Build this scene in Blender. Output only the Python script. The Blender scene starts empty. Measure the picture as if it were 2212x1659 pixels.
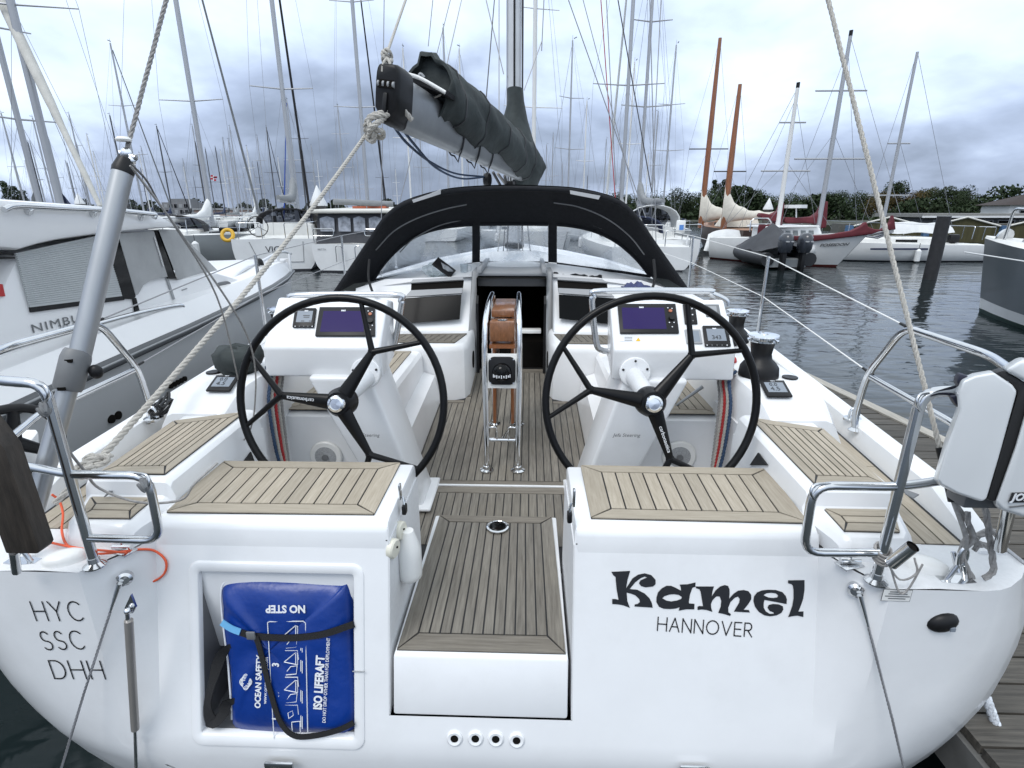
import bpy, bmesh, math, random
from mathutils import Vector as V, Matrix, Quaternion
R = math.radians
random.seed(7)
SC = bpy.context.scene
COL = SC.collection

# ------------------------------------------------------------------ camera
CAM = V((0.15, -1.5, 2.25))
F, CX, CY = 1160.0, 1106.0, 829.5            # focal length and centre, in pixels of a 2212 wide photo
PITCH, YAW = R(17.87), R(1.79)
cd = bpy.data.cameras.new('camera'); cam = bpy.data.objects.new('camera', cd); COL.objects.link(cam)
cam.location = CAM
cam.rotation_euler = (R(90) - PITCH, 0, YAW)
cd.sensor_width = 36.0; cd.lens = 36.0 * F / 2212.0
cd.clip_start = 0.02; cd.clip_end = 6000
SC.camera = cam

# ------------------------------------------------------------------ sky, sun, exposure
SC.view_settings.view_transform = 'Standard'; SC.view_settings.look = 'None'
SC.view_settings.exposure = 0.74; SC.view_settings.gamma = 1.0
SUN_EL, SUN_AZ = 58, 215
w = bpy.data.worlds.new('World'); SC.world = w; w.use_nodes = True
N, L = w.node_tree.nodes, w.node_tree.links
for n in list(N): N.remove(n)
def wn(t, **k):
    n = N.new(t)
    for a, b in k.items(): setattr(n, a, b)
    return n
out = wn('ShaderNodeOutputWorld'); bg = wn('ShaderNodeBackground'); L.new(bg.outputs[0], out.inputs[0])
bg.inputs[1].default_value = 0.1
sky = wn('ShaderNodeTexSky', sky_type='NISHITA'); sky.sun_disc = False
sky.sun_elevation = R(SUN_EL); sky.sun_rotation = R(SUN_AZ); sky.dust_density = 3
tc = wn('ShaderNodeTexCoord'); sp = wn('ShaderNodeSeparateXYZ'); L.new(tc.outputs['Generated'], sp.inputs[0])
def wm(op, a, b=None, c=None):
    n = wn('ShaderNodeMath', operation=op)
    for i, x in enumerate((a, b, c)):
        if x is None: continue
        if isinstance(x, (int, float)): n.inputs[i].default_value = x
        else: L.new(x, n.inputs[i])
    return n.outputs[0]
up = wm('MAXIMUM', sp.outputs[2], 0.0)
den = wm('ADD', up, 0.36)
cb = wn('ShaderNodeCombineXYZ')
L.new(wm('DIVIDE', sp.outputs[0], den), cb.inputs[0]); L.new(wm('DIVIDE', sp.outputs[1], den), cb.inputs[1])
def noise(scale, det, rough, off=(0, 0, 0), dist=0.0):
    mp = wn('ShaderNodeMapping'); mp.inputs['Location'].default_value = off; L.new(cb.outputs[0], mp.inputs[0])
    n = wn('ShaderNodeTexNoise'); n.inputs['Scale'].default_value = scale; n.inputs['Detail'].default_value = det
    n.inputs['Roughness'].default_value = rough; n.inputs['Distortion'].default_value = dist
    L.new(mp.outputs[0], n.inputs[0]); return n.outputs[0]
n1 = noise(0.95, 6, 0.5, (3.1, 1.7, 0), 0.4); n2 = noise(3.4, 6, 0.52, (0.3, 5.2, 0), 0.2)
mixn = wm('ADD', wm('MULTIPLY', n1, 0.7), wm('MULTIPLY', n2, 0.3))
cl = wm('ADD', wm('MULTIPLY', wm('SUBTRACT', mixn, 0.5), 2.3), wm('MULTIPLY_ADD', wm('POWER', up, 0.7), 1.30, 0.20))
cl = wm('ADD', cl, wm('MULTIPLY', sp.outputs[0], 0.10))
cr = wn('ShaderNodeValToRGB'); L.new(cl, cr.inputs[0])
e = cr.color_ramp.elements
e[0].position = 0.0; e[0].color = (0.15, 0.187, 0.26, 1)
e[1].position = 1.0; e[1].color = (0.82, 0.90, 0.98, 1)
for p_, c_ in ((0.22, (0.235, 0.285, 0.385, 1)), (0.42, (0.37, 0.445, 0.60, 1)), (0.66, (0.60, 0.71, 0.88, 1))):
    el = e.new(p_); el.color = c_
sc_ = wn('ShaderNodeVectorMath', operation='SCALE'); L.new(cr.outputs[0], sc_.inputs[0]); sc_.inputs['Scale'].default_value = 9.0
mx = wn('ShaderNodeMix', data_type='RGBA'); mx.inputs[0].default_value = 0.93
L.new(sky.outputs[0], mx.inputs[6]); L.new(sc_.outputs[0], mx.inputs[7]); L.new(mx.outputs[2], bg.inputs[0])
sd = bpy.data.lights.new('sun', 'SUN'); sd.energy = 0.9; sd.angle = R(25); sd.color = (1.0, 0.98, 0.96)
so = bpy.data.objects.new('sun', sd); COL.objects.link(so); so.rotation_euler = (R(90 - SUN_EL), 0, R(180 - SUN_AZ)); so.location = (0, -5, 30)

# ------------------------------------------------------------------ photo pixel -> point on a plane
_cp, _sp, _c, _s = math.cos(PITCH), math.sin(PITCH), math.cos(YAW), math.sin(YAW)
def ray(x, y):
    a, b = (x - CX) / F, (CY - y) / F
    v = (a, _cp + b * _sp, -_sp + b * _cp)
    return V((v[0] * _c - v[1] * _s, v[0] * _s + v[1] * _c, v[2]))
def P(x, y, X=None, Y=None, Z=None, D=None):
    d = ray(x, y)
    if X is not None: t = (X - CAM[0]) / d[0]
    elif Y is not None: t = (Y - CAM[1]) / d[1]
    elif Z is not None: t = (Z - CAM[2]) / d[2]
    else: t = D
    return CAM + d * t
def PL(x, y, p, n):
    d = ray(x, y); n = V(n); return CAM + d * ((V(p) - CAM).dot(n) / d.dot(n))

# ------------------------------------------------------------------ mesh helpers
class G:
    def __init__(s): s.v = []; s.f = []; s.rnd = s.flat = False
    def add(s, vs, fs):
        o = len(s.v); s.v += [tuple(v) for v in vs]; s.f += [tuple(i + o for i in f) for f in fs]; return s
    def box(s, c, d, m=None):
        s.flat = True
        h = [(i, j, k) for i in (-.5, .5) for j in (-.5, .5) for k in (-.5, .5)]
        vs = [V((a * d[0], b * d[1], e * d[2])) for a, b, e in h]
        if m is not None: vs = [m.to_3x3() @ v for v in vs]
        return s.add([v + V(c) for v in vs], [(0, 1, 3, 2), (4, 6, 7, 5), (0, 4, 5, 1), (2, 3, 7, 6), (0, 2, 6, 4), (1, 5, 7, 3)])
    def bb(s, a, b):
        a, b = V(a), V(b); return s.box((a + b) / 2, [abs(x) for x in (b - a)])
    def prism(s, poly, vec):
        s.flat = True; n = len(poly); vec = V(vec); p = [V(q) for q in poly]
        vs = p + [q + vec for q in p]
        nrm = sum(((p[i] - p[0]).cross(p[(i + 1) % n] - p[0]) for i in range(1, n - 1)), V())
        fl = nrm.dot(vec) > 0
        fs = [tuple(range(n))[::-1] if fl else tuple(range(n)), tuple(range(n, 2 * n)) if fl else tuple(range(n, 2 * n))[::-1]]
        for i in range(n):
            j = (i + 1) % n; q = (i, j, j + n, i + n); fs.append(q if fl else q[::-1])
        return s.add(vs, fs)
    def grid(s, rows, closed=False, flip=False):
        m = len(rows[0]); o = []; fs = []
        for r in rows: o += list(r)
        for i in range(len(rows) - 1):
            for j in range(m if closed else m - 1):
                k = (j + 1) % m; q = (i * m + j, i * m + k, (i + 1) * m + k, (i + 1) * m + j); fs.append(q[::-1] if flip else q)
        return s.add(o, fs)
    def loft(s, loops, caps=True):
        s.flat = True; s.grid(loops, True); n = len(loops[0]); b = len(s.v)
        if caps:
            s.add(loops[0], [tuple(range(n))[::-1]]); s.add(loops[-1], [tuple(range(n))])
        return s
    def tube(s, pts, r, n=8, closed=False, caps=True):
        s.rnd = True; pts = [V(p) for p in pts]; k = len(pts); rs = r if isinstance(r, (list, tuple)) else [r] * k
        T = []
        for i in range(k):
            a = pts[i - 1] if (i or closed) else pts[0]; b = pts[(i + 1) % k] if (i < k - 1 or closed) else pts[-1]
            t = b - a; T.append(t.normalized() if t.length > 1e-9 else V((0, 0, 1)))
        u = T[0].orthogonal().normalized(); rows = []
        for i in range(k):
            if i:
                ax = T[i - 1].cross(T[i])
                if ax.length > 1e-9: u = Quaternion(ax.normalized(), T[i - 1].angle(T[i])) @ u
            u = (u - T[i] * u.dot(T[i])).normalized(); w_ = T[i].cross(u)
            rows.append([pts[i] + (u * math.cos(2 * math.pi * j / n) + w_ * math.sin(2 * math.pi * j / n)) * rs[i] for j in range(n)])
        if closed: rows.append(rows[0])
        s.grid(rows, True)
        if caps and not closed:
            s.add(rows[0], [tuple(range(n))[::-1]]); s.add(rows[-1], [tuple(range(n))])
        return s
    def cyl(s, a, b, r, r2=None, n=12): return s.tube([a, b], [r, r if r2 is None else r2], n)
    def lathe(s, o, ax, prof, n=20):
        o = V(o); ax = V(ax).normalized(); u = ax.orthogonal().normalized(); w_ = ax.cross(u); rows = []
        for r, h in prof:
            rows.append([o + ax * h + (u * math.cos(2 * math.pi * j / n) + w_ * math.sin(2 * math.pi * j / n)) * max(r, 1e-4) for j in range(n)])
        s.grid(rows, True)
        s.add(rows[0], [tuple(range(n))[::-1]]); s.add(rows[-1], [tuple(range(n))]); return s
    def ell(s, c, r, m=None, n=14, k=8):
        rows = []
        for i in range(k + 1):
            a = math.pi * i / k - math.pi / 2; row = []
            for j in range(n):
                b = 2 * math.pi * j / n; p = V((r[0] * math.cos(a) * math.cos(b), r[1] * math.cos(a) * math.sin(b), r[2] * math.sin(a)))
                if m is not None: p = m.to_3x3() @ p
                row.append(V(c) + p)
            rows.append(row)
        return s.grid(rows, True)
    def mir(s):
        o = G(); o.v = [(-a, b, c) for a, b, c in s.v]; o.f = [f[::-1] for f in s.f]; return o
    def build(s, name, mat, parent=None, bevel=0, ang=None, seg=2, org=None, loc=False):
        me = bpy.data.meshes.new(name); vs = s.v
        if org is not None and not loc: vs = [(a - org[0], b - org[1], c - org[2]) for a, b, c in vs]
        me.from_pydata(vs, [], s.f)
        bm = bmesh.new(); bm.from_mesh(me)
        bmesh.ops.remove_doubles(bm, verts=bm.verts, dist=2e-5); bmesh.ops.dissolve_degenerate(bm, dist=1e-5, edges=bm.edges)
        if bevel:
            ed = [x for x in bm.edges if len(x.link_faces) == 2 and x.calc_face_angle(0) > R(28)]
            bmesh.ops.bevel(bm, geom=ed, offset=bevel, segments=seg, profile=0.5, affect='EDGES', clamp_overlap=True)
        bm.to_mesh(me); bm.free()
        me.shade_smooth(); me.set_sharp_from_angle(angle=R(ang or (62 if s.rnd and not s.flat else 35)))
        o = bpy.data.objects.new(name, me); COL.objects.link(o)
        if isinstance(mat, (list, tuple)):
            for m_ in mat: me.materials.append(m_)
        else: me.materials.append(mat)
        if parent is not None: o.parent = parent
        return o

def tag(o, label=None, cat=None, group=None, kind=None):
    for k, v_ in (('label', label), ('category', cat), ('group', group), ('kind', kind)):
        if v_: o[k] = v_
    return o
def thing(name, label, cat, loc=(0, 0, 0), rz=0, group=None):
    o = bpy.data.objects.new(name, None); COL.objects.link(o); o.location = loc; o.rotation_euler = (0, 0, rz)
    o.empty_display_size = .2
    return tag(o, label, cat, group)
def part(name, parent, loc=(0, 0, 0)):
    o = bpy.data.objects.new(name, None); COL.objects.link(o); o.location = loc; o.parent = parent; return o
def spline(pts, k=8, closed=False):
    pts = [V(p) for p in pts]; n = len(pts); o = []
    for i in range(n if closed else n - 1):
        a = pts[(i - 1) % n] if (closed or i) else pts[0] * 2 - pts[1]
        b = pts[i]; c = pts[(i + 1) % n]
        d = pts[(i + 2) % n] if (closed or i < n - 2) else c * 2 - b
        for j in range(k):
            t = j / k
            o.append(((b * 2) + (c - a) * t + (a * 2 - b * 5 + c * 4 - d) * t * t + (b * 3 - a - c * 3 + d) * t ** 3) * .5)
    if not closed: o.append(pts[-1])
    return o
def resample(pts, step):
    pts = [V(p) for p in pts]; o = [pts[0]]; acc = 0.0
    for a, b in zip(pts, pts[1:]):
        l = (b - a).length; t = step - acc
        while t < l:
            o.append(a.lerp(b, t / l)); t += step
        acc = l - (t - step)
    return o
def rope(pts, r, pitch=None, n=6):
    """three strands laid round the path"""
    pitch = pitch or r * 7; pts = resample(pts, pitch / 8); g = G(); k = len(pts)
    if k < 3: return G().tube(pts, r, n)
    T = [(pts[min(i + 1, k - 1)] - pts[max(i - 1, 0)]).normalized() for i in range(k)]
    u = T[0].orthogonal().normalized(); fr = []
    for i in range(k):
        if i:
            ax = T[i - 1].cross(T[i])
            if ax.length > 1e-9: u = Quaternion(ax.normalized(), T[i - 1].angle(T[i])) @ u
        u = (u - T[i] * u.dot(T[i])).normalized(); fr.append((u.copy(), T[i].cross(u)))
    for q in range(3):
        g.tube([pts[i] + (fr[i][0] * math.cos(2 * math.pi * (i / 8 + q / 3)) + fr[i][1] * math.sin(2 * math.pi * (i / 8 + q / 3))) * r * .5 for i in range(k)], r * .54, n)
    return g
def frame(o, x, y):
    """matrix with origin o, local x and y along the given vectors"""
    x = V(x).normalized(); z = x.cross(V(y)).normalized(); y = z.cross(x)
    return Matrix(((x[0], y[0], z[0], o[0]), (x[1], y[1], z[1], o[1]), (x[2], y[2], z[2], o[2]), (0, 0, 0, 1)))
def text(s, size, mat, parent, m, name='lettering', align='CENTER', sx=1.0, shear=0.0, space=1.0, bold=0.0):
    cu = bpy.data.curves.new('t', 'FONT'); cu.body = s; cu.size = size; cu.align_x = align; cu.align_y = 'CENTER'
    cu.extrude = 0.0006; cu.shear = shear; cu.space_character = space; cu.offset = bold; cu.resolution_u = 3
    ob = bpy.data.objects.new('t', cu); COL.objects.link(ob)
    bpy.context.view_layer.update()
    me = bpy.data.meshes.new_from_object(ob.evaluated_get(bpy.context.evaluated_depsgraph_get()))
    bpy.data.objects.remove(ob)
    me.transform(m @ Matrix.Diagonal((sx, 1, 1, 1)))
    me.name = name; me.materials.clear(); me.materials.append(mat)
    o = bpy.data.objects.new(name, me); COL.objects.link(o); o.parent = parent; return o
ST = {'H': [[(0, 0), (0, 1)], [(.72, 0), (.72, 1)], [(0, .5), (.72, .5)]], 'Y': [[(0, 1), (.36, .48), (.36, 0)], [(.72, 1), (.36, .48)]],
 'C': [[(.36 + .5 + .44 * math.cos(a) - .36, .5 + .5 * math.sin(a)) for a in [R(45 + 270 * i / 14) for i in range(15)]]],
 'S': [[(.30 + .25 * math.cos(R(a)), .74 + .26 * math.sin(R(a))) for a in range(30, 271, 24)] + [(.30 + .28 * math.cos(R(a)), .24 + .24 * math.sin(R(a))) for a in range(90, -151, -24)]],
 'D': [[(0, 0), (0, 1), (.3, 1)] + [(.3 + .42 * math.cos(R(a)), .5 + .5 * math.sin(R(a))) for a in range(80, -81, -16)] + [(.3, 0), (0, 0)]],
 'A': [[(0, 0), (.38, 1), (.76, 0)], [(.15, .36), (.61, .36)]], 'N': [[(0, 0), (0, 1), (.7, 0), (.7, 1)]],
 'O': [[(.5 + .48 * math.cos(R(a)), .5 + .5 * math.sin(R(a))) for a in range(0, 361, 20)]], 'V': [[(0, 1), (.38, 0), (.76, 1)]],
 'E': [[(.55, 1), (0, 1), (0, 0), (.55, 0)], [(0, .5), (.5, .5)]],
 'R': [[(0, 0), (0, 1), (.3, 1)] + [(.3 + .25 * math.cos(R(a)), .73 + .27 * math.sin(R(a))) for a in range(75, -91, -22)] + [(0, .46)], [(.26, .46), (.6, 0)]],
 'I': [[(0, 0), (0, 1)]]}
def strokes(s, h, wd, m, gap=.24):
    """thin line capitals as flat ribbons in the xy plane of m"""
    g = G(); x = 0.0
    for ch in s:
        mxx = 0
        for line in ST[ch]:
            pts = [V((x + a * h, b * h, 0)) for a, b in line]; mxx = max(mxx, max(a for a, b in line))
            for a, b in zip(pts, pts[1:]):
                d = (b - a).normalized(); nn = V((-d[1], d[0], 0)) * wd / 2; a2, b2 = a - d * wd * .4, b + d * wd * .4
                g.add([m @ (a2 - nn), m @ (b2 - nn), m @ (b2 + nn), m @ (a2 + nn)], [(0, 1, 2, 3)])
        x += (mxx + gap) * h
    return g

# ------------------------------------------------------------------ materials
def mat(name, col, rough=.5, metal=0, var=0, scale=6, stretch=(1, 1, 1), bump=0, bscale=None, rand=0, coat=0, spec=.5, col2=None, det=5, dirt=0):
    m = bpy.data.materials.new(name); m.use_nodes = True; nt = m.node_tree; nd, lk = nt.nodes, nt.links
    b = nd['Principled BSDF']; b.inputs['Roughness'].default_value = rough; b.inputs['Metallic'].default_value = metal
    b.inputs['Specular IOR Level'].default_value = spec
    if coat: b.inputs['Coat Weight'].default_value = coat; b.inputs['Coat Roughness'].default_value = .08
    c = (*col, 1); b.inputs['Base Color'].default_value = c; src = None
    if var or bump or rand or col2 or dirt:
        t = nd.new('ShaderNodeTexCoord'); mp = nd.new('ShaderNodeMapping'); mp.inputs['Scale'].default_value = stretch
        lk.new(t.outputs['Object'], mp.inputs[0])
        nz = nd.new('ShaderNodeTexNoise'); nz.inputs['Scale'].default_value = scale; nz.inputs['Detail'].default_value = det
        nz.inputs['Roughness'].default_value = .62; lk.new(mp.outputs[0], nz.inputs[0])
        f = nz.outputs[0]
        if var or col2:
            mr = nd.new('ShaderNodeMapRange'); mr.inputs[1].default_value = .3; mr.inputs[2].default_value = .7; lk.new(f, mr.inputs[0])
            mi = nd.new('ShaderNodeMix'); mi.data_type = 'RGBA'
            c2 = (*col2, 1) if col2 else tuple(min(1, x * (1 + var)) for x in col) + (1,)
            c1 = c if col2 else tuple(x * (1 - var) for x in col) + (1,)
            mi.inputs[6].default_value = c1; mi.inputs[7].default_value = c2; lk.new(mr.outputs[0], mi.inputs[0]); src = mi.outputs[2]
        if rand:
            oi = nd.new('ShaderNodeObjectInfo'); mr = nd.new('ShaderNodeMapRange'); mr.inputs[3].default_value = 1 - rand; mr.inputs[4].default_value = 1 + rand
            lk.new(oi.outputs['Random'], mr.inputs[0])
            hs = nd.new('ShaderNodeHueSaturation'); lk.new(mr.outputs[0], hs.inputs['Value'])
            if src: lk.new(src, hs.inputs['Color'])
            else: hs.inputs['Color'].default_value = c
            src = hs.outputs[0]
        if dirt:
            n2 = nd.new('ShaderNodeTexNoise'); n2.inputs['Scale'].default_value = 2.3; n2.inputs['Detail'].default_value = 9; n2.inputs['Roughness'].default_value = .7
            lk.new(t.outputs['Object'], n2.inputs[0])
            mr = nd.new('ShaderNodeMapRange'); mr.inputs[1].default_value = .50; mr.inputs[2].default_value = .78; mr.inputs[4].default_value = dirt; lk.new(n2.outputs[0], mr.inputs[0])
            mi = nd.new('ShaderNodeMix'); mi.data_type = 'RGBA'; lk.new(mr.outputs[0], mi.inputs[0]); mi.inputs[7].default_value = (.22, .19, .14, 1)
            if src: lk.new(src, mi.inputs[6])
            else: mi.inputs[6].default_value = c
            src = mi.outputs[2]
        if src: lk.new(src, b.inputs['Base Color'])
        if bump:
            bp = nd.new('ShaderNodeBump'); bp.inputs['Strength'].default_value = bump; bp.inputs['Distance'].default_value = .01
            h = f
            if bscale:
                n3 = nd.new('ShaderNodeTexNoise'); n3.inputs['Scale'].default_value = bscale; n3.inputs['Detail'].default_value = 4; lk.new(mp.outputs[0], n3.inputs[0]); h = n3.outputs[0]
            lk.new(h, bp.inputs['Height']); lk.new(bp.outputs[0], b.inputs['Normal'])
    return m
GEL = mat('gelcoat', (.79, .80, .81), .26, var=.03, scale=3, coat=.3, dirt=.09, bump=.012, bscale=9)
GEL2 = mat('gelcoat_grip', (.70, .71, .72), .5, var=.04, scale=60, dirt=.06, bump=.1, bscale=260)
LINER = mat('locker_liner_shaded', (.15, .152, .155), .5, var=.06, scale=20)  # base colour darkened to carry the shade inside the locker
GELW = mat('hull_white', (.74, .75, .76), .3, var=.04, scale=1.5, coat=.2, dirt=.08)
TEAK = mat('teak_weathered', (.305, .262, .20), .62, col2=(.425, .375, .30), scale=9, stretch=(14, .9, 6), bump=.12, rand=.11, dirt=.35)
TEAKX = mat('teak_border', (.30, .26, .20), .62, col2=(.40, .352, .28), scale=9, stretch=(.9, 14, 6), bump=.12, rand=.09, dirt=.35)
TEAKD = mat('teak_sole', (.115, .103, .086), .66, col2=(.225, .206, .174), scale=8, stretch=(13, .8, 6), bump=.15, rand=.13, dirt=.45)
TEAKDX = mat('teak_sole_border', (.125, .11, .09), .66, col2=(.22, .198, .164), scale=8, stretch=(.8, 13, 6), bump=.15, rand=.1, dirt=.4)
CAULK = mat('black_caulk', (.012, .012, .013), .5)
STEEL = mat('stainless_steel', (.62, .63, .64), .12, 1, var=.06, scale=20)
CHROME = mat('polished_steel', (.75, .76, .77), .06, 1)
ALU = mat('grey_aluminium', (.40, .41, .42), .38, .85, var=.06, scale=9, stretch=(1, 1, .2))
ALUD = mat('anodised_boom', (.30, .31, .32), .42, .7, var=.08, scale=6)
ALUW = mat('mast_silver', (.62, .63, .64), .4, .25, var=.06, scale=4)
BLK = mat('black_plastic', (.009, .009, .010), .42, var=.2, scale=12, spec=.3)
RUB = mat('black_rubber', (.02, .02, .021), .6)
CARB = mat('black_carbon', (.004, .004, .0045), .3, spec=.22)
GREYP = mat('grey_plastic', (.16, .165, .17), .5, var=.1)
CANV = mat('black_canvas', (.012, .013, .016), .78, var=.25, scale=30, bump=.25, bscale=400, spec=.25)
SAILC = mat('green_grey_sail_canvas', (.040, .048, .048), .75, var=.3, scale=5, bump=1.0, bscale=11, spec=.3)
ROPEW = mat('weathered_rope', (.46, .44, .40), .8, var=.2, scale=120, bump=.3, bscale=300)
ROPEG = mat('grey_rope', (.30, .29, .28), .8, var=.25, scale=90)
ROPEB = mat('blue_rope', (.03, .06, .12), .75, var=.4, scale=120)
ROPER = mat('red_rope', (.40, .03, .03), .75, var=.3, scale=120)
ROPEO = mat('orange_line', (.75, .11, .04), .6)
WIRE = mat('steel_wire', (.34, .34, .35), .45, .7)
WIRED = mat('dark_wire', (.05, .05, .055), .5)
WIREF = mat('far_wire', (.20, .21, .23), .6)
BGLASS = mat('black_window', (.003, .0035, .004), .09, spec=.2)
CABW = mat('cabin_glass', (.004, .0045, .005), .12, spec=.08)
SCREEN = mat('purple_screen', (.022, .012, .085), .12, spec=.25)
LCD = mat('lcd_grey', (.22, .25, .29), .2)
LCDB = mat('lcd_text', (.03, .035, .04), .4)
TXT = mat('black_vinyl_letters', (.012, .013, .016), .4)
TXTW = mat('white_print', (.75, .77, .80), .5)
ORNG = mat('copper_button', (.42, .14, .07), .4)
YEL = mat('yellow_sign', (.75, .45, .02), .5)
LIGHTW = mat('white_plastic', (.78, .78, .76), .35, var=.02)
CREAM = mat('cream_plastic', (.70, .68, .58), .4)
VARN = mat('varnished_teak', (.16, .062, .022), .3, col2=(.28, .12, .05), scale=9, stretch=(10, 1.2, 3), coat=.6)
VARNV = mat('varnished_leaf', (.24, .085, .028), .3, var=.2, scale=9, stretch=(8, 8, 1), coat=.5)
DWOOD = mat('dark_oiled_wood', (.035, .028, .022), .6, var=.5, scale=8, stretch=(8, 8, 1), bump=.3)
RAFT = mat('blue_vinyl', (.002, .032, .22), .34, var=.14, scale=4, bump=.8, bscale=8)
WEB = mat('black_webbing', (.01, .01, .011), .8, bump=.3, bscale=300)
SPKG = mat('speaker_grille', (.34, .35, .36), .5, var=.3, scale=160)
INTER = mat('shaded_hollow_black', (.008, .007, .006), .8, spec=.1)  # near-black stands in for the shade inside the cabin and small openings
GREYF = mat('grey_trim', (.30, .31, .32), .45, var=.05)
def glassmat(name, col, op, rough=.05, haze=0):
    m = bpy.data.materials.new(name); m.use_nodes = True; nt = m.node_tree; nd, lk = nt.nodes, nt.links; nd.remove(nd['Principled BSDF'])
    o = nd['Material Output']; tr = nd.new('ShaderNodeBsdfTransparent'); tr.inputs[0].default_value = (*col, 1)
    gl = nd.new('ShaderNodeBsdfGlossy'); gl.inputs['Roughness'].default_value = rough
    lw = nd.new('ShaderNodeLayerWeight'); lw.inputs[0].default_value = .5; pw_ = nd.new('ShaderNodeMath'); pw_.operation = 'POWER'; pw_.inputs[1].default_value = 3.5; lk.new(lw.outputs['Facing'], pw_.inputs[0])
    fr = nd.new('ShaderNodeMath'); fr.operation = 'MULTIPLY_ADD'; fr.inputs[1].default_value = .7; fr.inputs[2].default_value = .045; lk.new(pw_.outputs[0], fr.inputs[0])
    m1 = nd.new('ShaderNodeMixShader'); lk.new(fr.outputs[0], m1.inputs[0]); lk.new(tr.outputs[0], m1.inputs[1]); lk.new(gl.outputs[0], m1.inputs[2])
    t = nd.new('ShaderNodeTexCoord')
    if haze:
        df = nd.new('ShaderNodeBsdfDiffuse'); df.inputs[0].default_value = (.75, .80, .86, 1)
        nz = nd.new('ShaderNodeTexNoise'); nz.inputs['Scale'].default_value = 3.2; nz.inputs['Detail'].default_value = 8; nz.inputs['Distortion'].default_value = 1.2; lk.new(t.outputs['Object'], nz.inputs[0])
        mr = nd.new('ShaderNodeMapRange'); mr.inputs[1].default_value = .42; mr.inputs[2].default_value = .75; mr.inputs[3].default_value = haze * .25; mr.inputs[4].default_value = haze * 1.7; lk.new(nz.outputs[0], mr.inputs[0])
        m2 = nd.new('ShaderNodeMixShader'); lk.new(mr.outputs[0], m2.inputs[0]); lk.new(m1.outputs[0], m2.inputs[1]); lk.new(df.outputs[0], m2.inputs[2]); fin = m2
        bp = nd.new('ShaderNodeBump'); bp.inputs['Strength'].default_value = .5; bp.inputs['Distance'].default_value = .03; n2 = nd.new('ShaderNodeTexNoise'); n2.inputs['Scale'].default_value = 5; lk.new(t.outputs['Object'], n2.inputs[0])
        lk.new(n2.outputs[0], bp.inputs['Height']); lk.new(bp.outputs[0], gl.inputs['Normal'])
    else: fin = m1
    lk.new(fin.outputs[0], o.inputs[0]); return m
VINYL = glassmat('clear_vinyl', (.94, .96, .98), 0, .08, .42)
CLEAR = glassmat('clear_glass', (.92, .94, .95), 0, .03)
TINT = glassmat('tinted_vinyl', (.16, .17, .20), 0, .06)
# ================================================================== the yacht we look at from astern
YA = thing('sailing_yacht', 'large white sailing yacht in front, seen over its stern, with two black steering wheels', 'sailing yacht')
def TP(x, y, off=0.0): return PL(x, y, (0, -off, 1.1), (0, 1, -.27))      # on the sloping inner panel of the transom
def ty(z): return .27 * (z - 1.1)
def zs(y): return .745 + (y - 1.3) * .0805                                # cockpit sole
def interp(t, tab):
    for (a, b), (c, d) in zip(tab, tab[1:]):
        if t <= c or (c, d) == tab[-1]: return b + (d - b) * max(0, min(1, (t - a) / (c - a)))
HW = [(0, 1), (1, 1.045), (2.2, 1.10), (4, 1.15), (6, 1.10), (8, .86), (9.5, .52), (10.6, .2), (11.2, .015)]
RIDGE = [(-.2, .25), (.1, .55), (.3, .98), (.47, 1.24), (.75, 1.44), (1.0, 1.495), (1.3, 1.5)]
OUTER = [(-.3, .2), (-.15, .7), (.05, 1.18), (.2, 1.42), (.3, 1.52), (.4, 1.60), (.5, 1.66), (.6, 1.71), (.7, 1.74), (.87, 1.765), (1.0, 1.76), (1.2, 1.70), (1.3, 1.68)]
QY = -.16
# hull sides
g = G(); loops = []
zl = [1.215, 1.0, .87, .7, .6, .5, .4, .3, .2, .05, -.15, -.3]
for y in (-.03, .3, 1, 2.2, 4, 6, 8, 9.5, 10.6, 11.2):
    k = interp(y, HW); sh = .022 * max(y, 0); half = [V((interp(z, OUTER) * k, y + max(0, y - 10) * (z - .2) * .25, z + sh * (z + .3) / 1.5)) for z in zl]
    loops.append([V((-p.x, p.y, p.z)) for p in half][::1] + half[::-1])
g.grid(loops, False, True); g.build('hull', GELW, YA)
# transom
l0, l1, l2, l3 = TP(427, 1235), TP(767, 1235), TP(767, 1590), TP(435, 1590)
LX0, LX1, LZ1, LZ0 = (l0.x + l3.x) / 2, (l1.x + l2.x) / 2, (l0.z + l1.z) / 2, (l2.z + l3.z) / 2
pf = [TP(857, 1550), TP(1241, 1552), TP(1241, 1418), TP(861, 1418)]
PX = (pf[1].x - pf[0].x + pf[2].x - pf[3].x) / 4; PZ0 = (pf[0].z + pf[1].z) / 2; PZ1 = (pf[2].z + pf[3].z) / 2
GX = PX + .012
zr = sorted({1.25, 1.2, 1.15, LZ1, 1.0, .9, .8, LZ0, PZ0, .7, .5, .45, .4, .3, .2, .1, .0, -.15, -.28}, reverse=True)
xi = [-1.10, LX0, LX1, -GX, 0, GX, .7, 1.10]
def iny(z): return max(ty(z), QY) if z > .45 else QY + (.45 - z) * .12
g = G()
for z1, z0 in zip(zr, zr[1:]):
    for a, b in zip(xi, xi[1:]):
        if a >= LX0 - 1e-6 and b <= LX1 + 1e-6 and z0 >= LZ0 - 1e-6 and z1 <= LZ1 + 1e-6: continue
        if a >= -GX - 1e-6 and b <= GX + 1e-6 and z0 >= PZ0 - 1e-6: continue
        lim = interp(z0, RIDGE); 
        if max(abs(a), abs(b)) > lim + .25: continue
        g.add([(a, iny(z0), z0), (b, iny(z0), z0), (b, iny(z1), z1), (a, iny(z1), z1)], [(0, 1, 2, 3)])
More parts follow.
